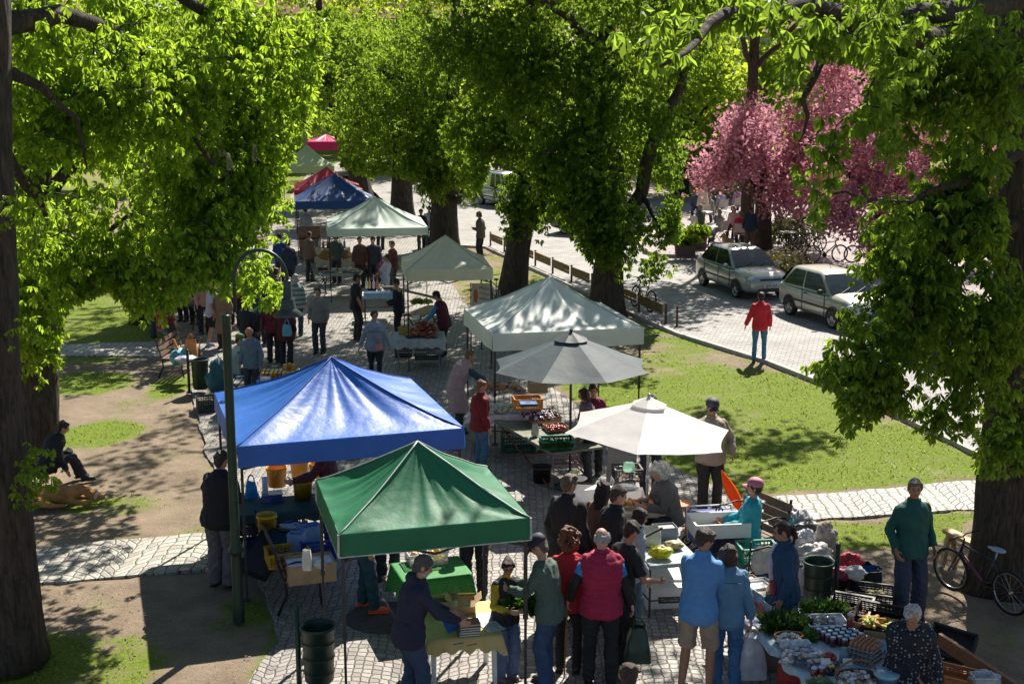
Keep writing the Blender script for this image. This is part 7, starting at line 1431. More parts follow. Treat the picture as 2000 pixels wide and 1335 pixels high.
# ------------------------------------------------------------------ cars
def car(label, loc, rz, L=4.15, W=1.64, Hh=1.42, col=(.36, .38, .34), kind='sedan', doors=4, plate=None, group='cars parked along the far side'):
    t = thing('parked_car', label, 'car', loc, rz, group); paint = M(col, .28, .45, var=.06, sc=2, coat=.8, spec=.6); glass = M((.012, .022, .02), .05, var=.5, sc=4, spec=.5); trim = M((.02, .02, .022), .5); hl = L/2; hw = W/2
    sed = kind == 'sedan'; van = kind == 'van'; belt = .90 if not van else .98
    if sed: st = [(-1, .42, .80, .72), (-.985, .30, .93, .84), (-.93, .24, .99, .92), (-.8, .21, 1.0, .97), (-.55, .2, .95, .99), (-.1, .19, .92, 1.0), (.3, .19, .91, 1.0), (.5, .20, .93, .985), (.72, .21, .90, .97), (.86, .22, .84, .93), (.95, .26, .74, .86), (.985, .31, .66, .78), (1, .38, .58, .66)]
    elif van: st = [(-1, .35, 1.0, .9), (-.98, .28, 1.05, .95), (-.6, .22, 1.02, 1), (0, .2, 1.0, 1), (.5, .2, .98, 1), (.75, .22, .92, .97), (.93, .25, .82, .88), (1, .34, .66, .75)]
    else: st = [(-1, .40, .82, .82), (-.985, .29, .95, .91), (-.94, .24, .97, .95), (-.8, .21, .96, .985), (-.4, .2, .93, 1), (.1, .19, .92, 1), (.42, .19, .93, .99), (.62, .2, .92, .98), (.8, .21, .88, .95), (.92, .25, .79, .88), (.98, .31, .68, .78), (1, .38, .6, .66)]
    # resample smoothly
    xs = np.array([s[0] for s in st]); tt = np.concatenate([np.linspace(-1, -.9, 5), np.linspace(-.85, .8, 22), np.linspace(.84, 1, 8)]); rs = []
    for u in tt:
        zb, zt, w = [np.interp(u, xs, [s[k] for s in st]) for k in (1, 2, 3)]; w *= hw; c = Vector((u*hl, 0, (zb+zt)/2)); hz = (zt-zb)/2; ring = []
        for j in range(28):
            a = 2*pi*j/28; cy, cz = math.cos(a), math.sin(a); y = w*math.copysign(abs(cy)**.35, cy); z = hz*math.copysign(abs(cz)**(.55 if cz > 0 else .4), cz); y *= 1-.045*max(0, z/hz)**2
            ring.append(c+Vector((0, y, z)))
        rs.append(ring)
    b = MB().rings(rs)
    xr = (lambda v: (-.80+.27*v**1.1)*hl) if sed else (lambda v: (-.97+.22*v**1.35)*hl); xf = (lambda v: (.50-.43*v**1.08)*hl) if not van else (lambda v: (.62-.36*v)*hl)
    wv = lambda v: hw*(.94-.25*v**1.25); zv = lambda v: belt-.03+(Hh-belt+.03)*v
    gr = []
    for v in [0, .2, .4, .6, .8, .92, .975, 1.0]:
        k = 1 if v < .9 else (1-.10*((v-.9)/.1)**2); x0, x1 = xr(v), xf(v); ww = wv(v)*k; z = zv(v); r_ = .10; ring = []
        cx, cw = (x0+x1)/2, (x1-x0)/2*(1 if v < .9 else 1-.05*((v-.9)/.1)**2)
        for j in range(40):
            a = 2*pi*j/40; c_, s_ = math.cos(a), math.sin(a); e = .27; bow = 1+.03*(1-abs(s_)**4) if c_ > 0 else 1; ring.append(Vector((cx+cw*math.copysign(abs(c_)**e, c_), ww*math.copysign(abs(s_)**e, s_), z)))
        gr.append(ring)
    b.rings(gr, cap=False); top_ = gr[-1]; b.add(top_+[sum(top_, Vector())/40+Vector((0, 0, .045))], [(j, (j+1) % 40, 40) for j in range(40)], True); b.build('body', paint, t)
    def sidewin(u0a, u0b, u1a, u1b, v0=.08, v1=.9, name='window'):
        for sg in (-1, 1):
            m = MB()
            def f(u, v, sg=sg): vv = v0+(v1-v0)*v; ua = u0a+(u0b-u0a)*v; ub = u1a+(u1b-u1a)*v; uu = ua+(ub-ua)*u; x = xr(vv)+(xf(vv)-xr(vv))*uu; return Vector((x, sg*(wv(vv)+.006), zv(vv)))
            m.grid(f if sg < 0 else (lambda u, v: f(1-u, v)), 6, 5); m.build(name, glass, t)
    if sed: sidewin(.08, .12, .48, .48); sidewin(.51, .51, .92, .95)
    elif van: sidewin(.55, .55, .72, .72); sidewin(.76, .76, .93, .94)
    elif doors == 2: sidewin(.09, .17, .48, .50); sidewin(.51, .53, .93, .945)
    else: sidewin(.10, .16, .45, .47); sidewin(.50, .52, .9, .92)
    def endwin(front):
        m = MB(); g_ = xf if front else xr; o = .008 if front else -.008
        def f(u, v): vv = .10+.80*v; y = (u-.5)*2*wv(vv)*.93; return Vector((g_(vv)+o*(1.6), y if front else -y, zv(vv)+.004))
        m.grid(f, 8, 6); m.build('windscreen' if front else 'rear_window', glass, t)
    endwin(True); endwin(False)
    # wheels and arches
    wx = (L*.30, -L*.305); wr = .285 if not van else .31
    for x in wx:
        for sg in (-1, 1):
            MB().lathe([(0, 0), (wr+.045, 0), (wr+.045, .01), (0, .01)], n=28).build('x', trim) if False else None
            a_ = MB(); pts = [(x+math.cos(q)*(wr+.05), sg*(hw-.012), wr+.0+math.sin(q)*(wr+.05)) for q in [pi*k/16-.12+.015*k for k in range(17)]]; a_.add([(x, sg*(hw+.004), wr)]+[(p[0], sg*(hw+.004), p[2]) for p in pts], [(0, k+1, k+2) if sg < 0 else (0, k+2, k+1) for k in range(16)], False); a_.build('wheel_arch', BLACK, t)
            ty = MB(); n = 28; prof = [(wr-.075, -.085), (wr-.02, -.09), (wr, -.06), (wr, .06), (wr-.02, .09), (wr-.075, .085)]
            ty.rings([[Vector((x+math.cos(2*pi*j/n)*r_, sg*(hw-.075)+o_, wr+math.sin(2*pi*j/n)*r_)) for j in range(n)] for r_, o_ in prof], cap=False); o = ty.build('wheel', M((.018, .018, .019), .85), t)
            ri = MB(); yo = sg*(hw+.008)
            ri.rings([[Vector((x+math.cos(2*pi*j/n)*r_, yo-sg*d_, wr+math.sin(2*pi*j/n)*r_)) for j in range(n)] for r_, d_ in ((wr-.07, .0), (wr-.095, .02), (wr-.12, .015), (.05, .0), (.001, -.006))], cap=False)
            ri.build('hubcap', M((.42, .42, .42), .35, .6), o)
            sp = MB()
            for k in range(7): q = 2*pi*k/7; sp.bar((x+math.cos(q)*.07, yo+sg*.004-sg*.012, wr+math.sin(q)*.07), (x+math.cos(q)*(wr-.11), yo-sg*.012, wr+math.sin(q)*(wr-.11)), .025, .012)
            sp.mat(0).build('hubcap_slots', BLACK, o)
    # trims
    for sg in (-1, 1):
        MB().box((-.02*L, sg*(hw+.004), .52), (L*.52, .02, .055)).build('rub_strip', trim, t)
        ds = ((-.01*L, -.27*L) if sed or doors == 4 else (-.12*L,)) if not van else (.1*L,)
        for x in (L*.19,)+ds: MB().box((x, sg*(hw*.997), .60), (.008, .02, .58)).build('door_seam', BLACK, t)
        for x in ((-.0*L, -.25*L) if sed else (-.09*L,)): MB().box((x+.02*L, sg*(hw+.01), .80), (.14, .03, .028)).build('door_handle', trim, t)
        mi = MB().ball((L*.17, sg*(hw+.09), belt+.06), (.05, .10, .065), 10, 8).bar((L*.17, sg*(hw-.06), belt+.02), (L*.17, sg*(hw+.05), belt+.04), .03); mi.build('wing_mirror', paint if sed else trim, t)
        fx = hl*.93
        lamp = MB().ball((fx-.03, sg*hw*.66, .67), (.10, .20, .075), 14, 8); lamp.build('headlight', M((.55, .57, .58), .08, spec=1, coat=1), t); MB().ball((-hl*.965, sg*hw*.74, .78), (.06, .12, .12), 12, 8).build('tail_light', M((.35, .01, .01), .2, coat=1), t)
        MB().ball((hl*.975, sg*hw*.60, .38), (.035, .06, .05), 12, 8).build('fog_lamp', M((.4, .4, .38), .1), t)
    MB().box((hl*.985, 0, .66), (.05, hw*.85, .055)).build('grille', BLACK, t)
    lo = MB()
    for z in (.37, .31): lo.box((hl*.985, 0, z), (.07, hw*1.0, .03))
    lo.build('air_intake', BLACK, t); MB().bar((-hl*.98, -hw*.8, .5), (-hl*.98, hw*.8, .5), .07, .1).build('rear_bumper', trim if not sed else paint, t)
    p = MB().box((hl+.012, 0, .47), (.015, .50, .11)).build('number_plate', M((.62, .62, .60), .4), t)
    if plate: text_mesh('lettering', plate, .11, BLACK, p, (hl+.022, 0, .435), (pi/2, 0, pi/2))
    wi = MB(); [wi.bar((xf(.06)+.03, y0, zv(.06)+.01), (xf(.30)+.035, y0+.42, zv(.30)+.02), .014) for y0 in (-.45, .05)]; wi.build('wiper', BLACK, t)
    MB().bar((xr(1)*.2, 0, Hh+.02), (xr(1)*.2-.15, 0, Hh+.20), .008).build('aerial', BLACK, t)
    for sg in (-1, 1): pass
    return t
def carpos(rear, front, L, W, side=-1):
    """rear and front wheel contact points of the near side"""
    a, b = G(*rear), G(*front); d = (b-a).normalized(); n = Vector((-d.y, d.x, 0)); mid = (a+b)/2+n*(W/2-.08)*(1 if n.y > 0 or True else 1); return mid, math.atan2(d.y, d.x)
m_, r_ = carpos((1373, 557), (1442, 582), 4.15, 1.64)
car('silver green saloon car parked under the blossom, dappled bonnet towards the viewer', m_, r_, 4.15, 1.64, 1.43, (.40, .43, .40), 'sedan', 4, 'JBM-254')
m_, r_ = carpos((1543, 614), (1630, 642), 3.72, 1.64)
car('light champagne three door hatchback car, front end hidden by the hanging leaves', m_, r_, 3.75, 1.64, 1.42, (.52, .52, .46), 'hatch', 2, None)
m_, r_ = carpos((946, 400), (980, 406), 4.2, 1.7)
car('white van like car parked across the street behind the standing man in a cap', m_, r_-.05, 4.2, 1.72, 1.8, (.72, .73, .74), 'van', 4, None)
c = G(918, 382); car('dark blue car at the far end of the street, mostly behind the leaves', c, .3, 4.0, 1.66, 1.42, (.02, .025, .05), 'hatch', 4, None)
c = G(1125, 462)+Vector((1.0, 1.0, 0)); car('dark grey car hidden behind the leafy stem of the forked tree', c, -.45, 4.0, 1.66, 1.45, (.05, .05, .06), 'hatch', 4, None)
c = G(1850, 700); car('blue car glimpsed through the leaves at the right, nearest the big trunk', c, -1.0, 4.0, 1.66, 1.42, (.04, .14, .35), 'hatch', 4, None)
c = G(860, 352); car('black car with a white stripe at the top of the street', c, .2, 4.2, 1.7, 1.45, (.02, .02, .03), 'sedan', 4, None)
# ------------------------------------------------------------------ buildings around the square, seen in the gaps between the crowns
def house(label, x, y, rz, w, d, h, wall, roof=(.22, .07, .04), floors=3, bays=7):
    t = thing('town_house', label, 'building', (x, y, 0), rz); MB().box((0, d/2, h/2), (w, d, h)).build('wall', M(wall, .9, var=.12, sc=.5, bump=.2), t)
    r_ = MB(); e = .5; r_.add([(-w/2-e, -e, h), (w/2+e, -e, h), (w/2+e, d+e, h), (-w/2-e, d+e, h), (-w/2-e, d/2, h+3.2), (w/2+e, d/2, h+3.2)], [(0, 1, 5, 4), (2, 3, 4, 5), (1, 2, 5), (3, 0, 4), (3, 2, 1, 0)], False); ro = r_.build('roof', M(roof, .85, var=.3, sc=3, bump=.4), t)
    MB().box((w*.2, d/2, h+3.2), (.9, .7, 1.8)).build('chimney', M((.3, .13, .09), .9), ro)
    MB().box((0, -.09, h-.2), (w+.3, .18, .35)).box((0, -.05, 3.7), (w+.1, .1, .2)).build('cornice', M(tuple(min(1, k*1.2) for k in wall), .85), t)
    fh = (h-.6)/floors
    for i in range(bays):
        for j in range(floors):
            x_ = -w/2+w*(i+.5)/bays; z_ = fh*(j+.52); f = MB()
            for s in (-1, 1): f.box((x_+s*.6, -.05, z_), (.12, .1, fh*.56)).box((x_, -.05, z_+s*fh*.28), (1.32, .12, .12))
            f.box((x_, -.045, z_), (.07, .06, fh*.5)); fo = f.build('window', M((.62, .6, .56), .7), t); MB().box((x_, -.012, z_), (1.1, .02, fh*.54)).build('pane', M((.03, .035, .045), .08, spec=1), fo)
    return t
house('long cream town house across the far end of the square', -12, 128, 0, 34, 11, 12, (.50, .42, .28)); house('white town house with a red roof beyond the blossom, partly seen through gaps', 24, 122, -.25, 30, 11, 10.5, (.62, .60, .58)); house('pale pink town house at the right behind the second cherry tree', 41, 92, -1.0, 26, 10, 10, (.52, .36, .33)); house('grey town house at the left end of the square', -42, 100, .7, 30, 10, 11, (.40, .38, .35))
# ---- bottom row
J = person('bearded man in a dark blue hoodie and jeans bending over the book table', HT(826, 1083, 1.72), -72, 1.78, (.014, .018, .045), (.03, .055, .12), 'fair', (.10, .09, .085), 'short', 'long', lean=16, head=(-8, 26), beard=(.35, .33, .32), hood=True, aL=(-.06, .42, 1.06), aR=(.16, .46, 1.04), feet=((-.12, -.05), (.13, .12)), build=1.1)
text_mesh('print', 'XV', .12, M((.7, .7, .72)), J['t'], J['p2']+J['fr'](1)*.150, (pi/2+.28, 0, pi))
J = person('girl in a yellow sweater with black vest, holding herbs in a small turquoise pot', HT(992, 1090, 1.40), -150, 1.42, (.02, .018, .025), (.13, .19, .33), 'fair', (.045, .02, .012), 'bun', 'vest', sleeve=(.48, .36, .02), bottom='wide', shoes=(.2, .15, .14), lean=6, head=(-20, 20), aL=(-.08, .32, 1.12), aR=(.14, .32, 1.12), glasses=True)
q = in_hand(J, 1); t_ = thing('flower_pot', 'small turquoise pot held by the girl in yellow', 'pot', G(1021, 1193, .82)); MB().lathe([(0, 0), (.035, 0), (.048, .1), (.042, .1), (.034, .02), (0, .02)], n=16).build('pot_wall', M((.10, .38, .48), .4), t_); MB().lathe([(0, .09), (.042, .09)], n=12).build('soil', M((.03, .02, .01)), t_)
greens('leafy green herbs bunched in the turquoise pot', G(1021, 1190, .90), .34, .26, .24, 420, 33, leafmat('basil', (.02, .07, .01), (.07, .16, .02), (.14, .3, .03), .35), w=.018)
person('man in a navy cap and green sweater reaching for the herbs, facing left', HT(1052, 1046, 1.70), 68, 1.74, (.075, .12, .095), JEAN, 'fair', (.12, .10, .09), 'short', 'long', lean=12, head=(0, 32), hat=(NAVY, 'cap'), aL=(-.1, .42, 1.12), aR=(.08, .44, 1.1), glasses=True, feet=((-.1, -.02), (.12, .05)))
person('woman with curly brown hair in a red top and black trousers, seen from behind', HT(1113, 1036, 1.64), -8, 1.64, (.42, .015, .03), (.015, .012, .015), 'fair', (.17, .06, .025), 'curly', 'vest', sleeve=(.42, .015, .03), lean=6, head=(-10, 8), bottom='slim')
J = person('grey balding man in a crimson quilted vest with a walking stick, seen from behind', HT(1176, 1030, 1.74), -3, 1.78, (.36, .012, .06), BLK, 'pale', (.42, .42, .43), 'bald', 'vest', sleeve=(.012, .012, .015), lean=5, head=(25, 10), quilt=.010, build=1.22, collar=True, aL=(-.34, .05, .93), aR=(.33, .08, .86), feet=((-.12, .03), (.12, -.06)))
m = MB(); [m.tube([a_[0], a_[0].lerp(a_[1], .6)], [.072, .066], 12) for a_ in J['arms']]; m.build('blue_sleeve', M((.04, .22, .62), .8), J['t']); strap(J, M((.10, .09, .08), .8), -1)
q = in_hand(J, 0); c_ = thing('walking_stick', 'brown wooden walking stick held by the man in the crimson vest', 'walking stick', (q.x, q.y, 0)); zz = q.z; MB().tube([(-.03, .02, 0), (0, 0, zz)], [.009, .012], 8).build('shaft', M((.35, .11, .04), .4), c_); MB().tube([(0, 0, zz), (0, .03, zz+.03), (0, .08, zz+.03), (0, .11, zz)], .014, 8).build('handle', M((.35, .11, .04), .4), c_)
q = in_hand(J, 1); bag('dark green shopping bag hanging from the right hand of the man in the crimson vest', (q.x+.06, q.y, q.z-.62), M((.015, .05, .03), .4), .34, .2, .42, True, seed=71, hang=True, crumple=.05)
person('tall man in a long black coat with cropped hair, back to the viewer', HT(1112, 925, 1.78), -35, 1.84, (.018, .016, .02), BLK, 'fair', (.16, .11, .08), 'short', 'jacket', lean=4, head=(-20, 6), coat=.22, build=1.1)
person('woman with long dark hair in a brown coat between two men in black', HT(1178, 938, 1.62), -30, 1.64, (.17, .09, .055), (.03, .02, .02), 'fair', (.02, .012, .012), 'long', 'long', lean=8, head=(0, 14), coat=.2)
person('man with short hair in a black jacket looking right towards the pastries', HT(1208, 948, 1.74), -75, 1.76, (.012, .013, .018), BLK, 'fair', (.08, .05, .04), 'short', 'jacket', lean=10, head=(0, 18), build=1.08)
person('woman with dark bob and pale striped top beside the slim framed table', HT(1250, 992, 1.58), -70, 1.60, (.42, .44, .48), (.05, .12, .2), 'fair', (.025, .012, .012), 'bob', 'long', lean=14, head=(-5, 22), hood=True)
person('man in a black T shirt looking down at the slim framed table', HT(1234, 1016, 1.72), -60, 1.76, BLK, (.014, .014, .018), 'tan', (.025, .015, .012), 'short', 'tshirt', lean=14, head=(0, 28), aR=(.2, .35, 1.05), build=1.05)
J = person('tall man in a light blue shirt and beige shorts leaning forward', HT(1378, 1030, 1.76), -28, 1.86, (.10, .27, .56), (.36, .27, .20), 'tan', (.06, .035, .02), 'short', 'long', bottom='shorts', lean=14, head=(-35, 24), shoes=(.03, .015, .012), aL=(-.1, .34, 1.0), aR=(.12, .36, 1.0), collar=True, feet=((-.14, -.08), (.12, .02)))
J = person('woman in a denim jacket and blue jeans, seen from behind, carrying a white bag', HT(1424, 1062, 1.62), -6, 1.66, (.10, .22, .36), (.045, .15, .32), 'fair', (.06, .025, .018), 'bob', 'jacket', lean=3, head=(5, 8), aR=(.27, .04, .86), feet=((-.09, .05), (.11, -.04)))
m = MB().tube([J['p2']-J['fr'](1)*.150+Vector((x_, 0, .06)) for x_ in (-.15, -.07, 0, .07, .15)], .004, 5); m.build('seam', M((.05, .1, .17)), J['t'])
q = in_hand(J, 1); bag('white plastic carrier bag hanging from the hand of the woman in denim', (q.x+.02, q.y, max(.12, q.z-.62)), M((.55, .57, .66), .4, trans=.3), .36, .24, .5, True, seed=75, hang=True, crumple=.06)
J = person('seller with a dark ponytail in a navy jacket, facing left behind the cartons', HT(1528, 1018, 1.66), 88, 1.68, (.012, .05, .11), (.03, .11, .17), 'tan', (.04, .014, .01), 'pony', 'jacket', lean=6, head=(0, 18), build=1.08, coat=.08)
m = MB().ball(J['P']+Vector((0, .14, .02)), (.16, .05, .11), 10, 8); m.build('waist_pouch', M((.22, .01, .02), .6), J['t']); m = MB().tube([J['p3']+Vector((0, .09, .05)), J['p2']+J['fr'](1)*.155, J['p1']+J['fr'](1)*.14], [.035, .05, .05], 8); m.build('scarf', M((.5, .45, .55), .7), J['t'])
J = person('seated woman in a turquoise top and pink cap, turned to the left', (*G(1462, 1120).xy, 0), 78, 1.66, (.03, .36, .46), (.02, .03, .08), 'fair', (.05, .025, .02), 'short', 'long', lean=-4, sit=.46, head=(0, -4), hat=((.55, .17, .28), 'cap'), aL=(-.12, .36, .72), aR=(.12, .38, .72), feet=((-.1, .62), (.12, .58)))
J = person('white haired seller in a grey hooded jacket seated on the wooden stool', HT(1286, 908, 1.3), 112, 1.66, (.11, .105, .10), (.02, .02, .025), 'fair', (.66, .64, .60), 'curly', 'jacket', lean=24, sit=.52, head=(12, 14), hood=True, build=1.2, aL=(-.08, .44, .84), aR=(.14, .42, .82), feet=((-.12, .42), (.12, .4)))
J = person('man in a beige jacket and dark cap standing behind the white parasol', G(1385, 1004), 175, 1.90, (.30, .24, .19), (.015, .013, .014), 'tan', (.1, .08, .07), 'short', 'jacket', lean=2, head=(10, 8), hat=((.03, .03, .05), 'cap'), build=1.22, aR=(.1, .22, 1.2), aL=(-.3, .08, .95)); m = MB().ball(J['p2']+J['fr'](1)*.10+Vector((0, 0, -.10)), (.10, .085, .25), 12, 8); m.build('shirt', M((.34, .22, .16), .8), J['t'])
person('man in a dark teal fleece standing alone on the bare earth near the mountain bike', HT(1788, 935, 1.78), -168, 1.80, (.008, .085, .075), (.03, .045, .085), 'tan', (.16, .15, .14), 'short', 'long', lean=2, head=(-20, 4), build=1.12, collar=True, aL=(-.24, .1, .93), aR=(.24, .1, .93), bottom='wide', feet=((-.14, 0), (.14, .1)))
POLK, nt_, b_ = newmat('polka_cloth'); tc_ = nd(nt_, 'ShaderNodeTexCoord'); vo_ = nd(nt_, 'ShaderNodeTexVoronoi', feature='F1', i_Scale=24.0, i_Randomness=.5); nt_.links.new(tc_.outputs['Object'], vo_.inputs['Vector']); rp_ = nd(nt_, 'ShaderNodeMapRange'); rp_.inputs[1].default_value = .22; rp_.inputs[2].default_value = .27; rp_.inputs[3].default_value = 1; rp_.inputs[4].default_value = 0
nt_.links.new(vo_.outputs['Distance'], rp_.inputs[0]); mx_ = nd(nt_, 'ShaderNodeMix', data_type='RGBA'); mx_.inputs['A'].default_value = (.010, .012, .022, 1); mx_.inputs['B'].default_value = (.34, .34, .36, 1); nt_.links.new(rp_.outputs[0], mx_.inputs['Factor']); nt_.links.new(mx_.outputs['Result'], b_.inputs['Base Color']); b_.inputs['Roughness'].default_value = .8
person('old woman with grey hair in a navy polka dot dress bending by the egg trays', HT(1784, 1180, 1.50), 165, 1.62, BLK, (.012, .012, .02), 'tan', (.50, .50, .50), 'short', 'long', lean=24, head=(-25, 30), pat=POLK, build=1.42, coat=.45, tw=1.12, aR=(-.1, .2, .9), aL=(-.34, .2, .8))
J = person('person with a brown head of hair at the very bottom edge, below the balding man', (G(1228, 1318, 1.66).x, G(1228, 1318, 1.66).y, 0), 0, 1.68, (.03, .03, .04), JEAN, 'fair', (.06, .03, .02), 'short', 'long', lean=4)
person('man in a black jacket and grey trousers at the left end of the blue tent', HT(432, 880, 1.76), -18, 1.82, (.008, .009, .014), (.11, .105, .12), 'fair', (.05, .04, .03), 'short', 'jacket', lean=14, head=(-10, 20), build=1.15, bottom='wide', aL=(-.1, .35, 1.05), aR=(.1, .38, 1.05))
person('vendor in a maroon sweater working behind the yellow buckets', G(648, 1078), 95, 1.72, (.085, .012, .022), (.012, .014, .02), 'fair', (.05, .03, .02), 'short', 'long', lean=22, head=(0, 20), aL=(-.1, .5, 1.1), aR=(.1, .45, 1.05))
J = person('person in teal trousers and bright orange running shoes under the green tent', G(708, 1190), -85, 1.72, (.02, .02, .02), (.01, .06, .085), 'fair', (.05, .03, .02), 'short', 'long', shoes=(.75, .12, .03), lean=10, feet=((-.13, .0), (.13, .16)))
person('person in a red fleece and dark trousers behind the green cloth table', G(928, 1165), 170, 1.72, (.50, .02, .03), (.02, .02, .025), 'fair', (.05, .03, .02), 'short', 'long', lean=8)
person('person in dark teal standing beside the green cloth, mostly under the canopy', G(760, 1130), 160, 1.7, (.01, .05, .055), (.01, .03, .035), 'fair', (.05, .03, .02), 'short', 'long', lean=6)
# ---- middle
person('woman in a pale mauve quilted long vest bending over the cheese counter', HT(918, 682, 1.58), -82, 1.74, (.40, .29, .30), (.02, .035, .05), 'fair', (.20, .13, .07), 'short', 'vest', sleeve=(.02, .055, .09), lean=36, head=(0, 6), quilt=.009, coat=.42, build=1.15, aL=(-.1, .55, 1.02), aR=(.1, .6, .98), hood=True, lod=1)
person('woman in a red jacket with black yoke standing at the pole of the pale tent', HT(940, 742, 1.62), -62, 1.66, (.19, .006, .015), (.04, .13, .22), 'fair', (.26, .13, .05), 'short', 'jacket', lean=4, head=(-5, 8), lod=1, build=1.1)
person('dark haired seller in a red and grey vest behind the herb table', HT(1140, 758, 1.60), 85, 1.64, (.20, .16, .18), (.02, .02, .03), 'fair', (.07, .025, .015), 'bob', 'vest', sleeve=(.35, .01, .03), lean=14, head=(0, 14), lod=1, build=1.1)
person('person in black trousers behind the end of the trestle table', G(1158, 925), 170, 1.66, (.20, .015, .06), (.012, .012, .014), 'fair', (.05, .03, .02), 'short', 'long', lean=12, lod=1)
person('person in dark trousers standing behind the stepladder under the white parasol', G(1268, 960), -175, 1.7, (.03, .03, .05), (.02, .025, .035), 'fair', (.05, .03, .02), 'short', 'long', lean=3, lod=1)
J = person('woman in a pale blue grey hoodie with a pink handbag walking towards the viewer', HT(731, 606, 1.68), 178, 1.70, (.24, .29, .38), (.012, .018, .035), 'fair', (.06, .02, .015), 'short', 'long', lean=3, head=(0, 14), glasses=True, hood=True, build=1.28, feet=((-.1, .08), (.09, -.05)), lod=1, bottom='slim', aR=(.36, .06, .88), aL=(-.38, .08, .88))
text_mesh('lettering', 'F·R·I·E·N·D·S', .07, M((.02, .03, .06)), J['t'], J['p2']+J['fr'](1)*.200+Vector((0, 0, -.02)), (pi/2+.05, 0, pi))
bag('small pink handbag worn at the hip of the woman in the pale hoodie', J['loc']+Vector((.10, -.24, .84)), M((.52, .22, .20), .6), .2, .09, .15, True, seed=5)
person('young man in a black T shirt and olive trousers facing the glassware table', HT(697, 534, 1.74), -65, 1.78, BLK, (.028, .028, .02), 'tan', (.015, .01, .008), 'short', 'tshirt', lean=3, head=(0, 16), lod=1, shoes=(.14, .08, .04))
person('person in black between the glassware and the cured meats', HT(773, 543, 1.70), 100, 1.72, (.01, .01, .014), (.014, .012, .02), 'tan', (.015, .01, .01), 'short', 'long', lean=6, head=(0, 20), lod=1, aL=(-.1, .3, 1.05), aR=(.1, .32, 1.05))
person('seller in a maroon and black vest with bright blue sleeves leaning over the meats', HT(852, 568, 1.64), 72, 1.72, (.085, .008, .022), (.012, .012, .016), 'fair', (.02, .012, .01), 'short', 'vest', sleeve=(.02, .26, .50), lean=22, head=(0, 26), lod=1, build=1.1, shoes=(.5, .5, .5), aL=(-.1, .42, .95), aR=(.1, .5, .95))
J = person('seated woman in a white vest and green hat at the honey table', (*G(462, 768).xy, 0), -70, 1.64, (.46, .46, .40), (.10, .10, .10), 'fair', (.05, .03, .02), 'short', 'vest', sleeve=(.02, .17, .27), lean=14, sit=.46, head=(0, 10), hat=((.09, .17, .04), 'beanie'), lod=1, build=1.15, aL=(-.1, .38, .85), aR=(.1, .4, .85)); chair('blue backed folding chair under the woman in the white vest', G(458, 772), pi-1.2, M((.01, .10, .18)), STEEL)
bundle('dark teal coat draped over the chair back behind the woman in the white vest', G(430, 768, .25), M((.006, .09, .13), .7), (.24, .18, .34), seed=17, amp=.3, name='coat', cat='coat')
person('bald man in a denim shirt facing the honey table', HT(486, 638, 1.62), 165, 1.70, (.10, .16, .24), (.03, .04, .06), 'tan', (.35, .33, .3), 'bald', 'long', lean=12, head=(0, 20), lod=1, build=1.1)
person('young man in a white T shirt and black shorts stepping forward', HT(416, 547, 1.68), -78, 1.74, (.55, .55, .60), (.01, .01, .014), 'fair', (.03, .015, .01), 'short', 'tshirt', bottom='shorts', shoes=(.5, .5, .55), lean=8, head=(0, 18), lod=1, feet=((-.1, -.12), (.1, .22)))
person('woman in a white cap and long tan coat next to the young man in white', HT(432, 556, 1.60), 160, 1.66, (.28, .17, .10), (.04, .03, .03), 'fair', (.05, .03, .02), 'bob', 'jacket', lean=4, head=(10, 8), hat=((.6, .57, .52), 'cap'), coat=.45, lod=1)
person('red haired woman in a black jacket, back turned, left of the white carrier bag', HT(483, 583, 1.58), -20, 1.62, (.014, .012, .018), (.015, .015, .02), 'fair', (.14, .02, .015), 'bob', 'jacket', lean=6, lod=1)
J = person('person in a navy sweater carrying a white bag in the middle of the queue', HT(506, 545, 1.66), -10, 1.70, (.015, .035, .11), (.02, .02, .03), 'fair', (.09, .04, .02), 'short', 'long', lean=4, lod=1); q = in_hand(J, 1); bag('white carrier bag held low in the middle of the queue', (q.x, q.y-.05, q.z-.5), M((.42, .42, .45), .5, trans=.2), .3, .2, .42, True, seed=18, hang=True)
person('woman in a maroon fleece and dark trousers, back to the viewer, near the lamp shade', HT(531, 578, 1.60), -5, 1.64, (.14, .015, .03), (.03, .025, .028), 'fair', (.22, .12, .06), 'short', 'long', lean=3, lod=1, build=1.15)
J = person('woman in a dark red coat half behind the lamp shade', HT(556, 582, 1.64), -15, 1.66, (.09, .008, .02), (.02, .018, .02), 'fair', (.03, .02, .015), 'short', 'jacket', lean=3, lod=1, coat=.2); bag('light blue handbag under the lamp shade, on the arm of the dark red coat', J['loc']+Vector((.08, -.2, .78)), M((.12, .36, .46), .5), .24, .1, .28, True, seed=19)
STRP, nt_, b_ = newmat('striped_knit'); tc_ = nd(nt_, 'ShaderNodeTexCoord'); wv_ = nd(nt_, 'ShaderNodeTexWave', wave_type='BANDS', bands_direction='Z', i_Scale=2.4, i_Distortion=.3); nt_.links.new(tc_.outputs['Object'], wv_.inputs['Vector']); cr_ = nd(nt_, 'ShaderNodeValToRGB'); cr_.color_ramp.elements[0].position = .4; cr_.color_ramp.elements[0].color = (.10, .19, .14, 1); cr_.color_ramp.elements[1].position = .55; cr_.color_ramp.elements[1].color = (.36, .38, .36, 1)
nt_.links.new(wv_.outputs['Fac'], cr_.inputs[0]); nt_.links.new(cr_.outputs[0], b_.inputs['Base Color']); b_.inputs['Roughness'].default_value = .9
person('white haired person in a green and grey striped knit, right of the lamp shade', HT(577, 535, 1.66), 0, 1.68, BLK, (.025, .06, .10), 'fair', (.5, .48, .46), 'bob', 'long', lean=3, lod=1, pat=STRP, build=1.15)
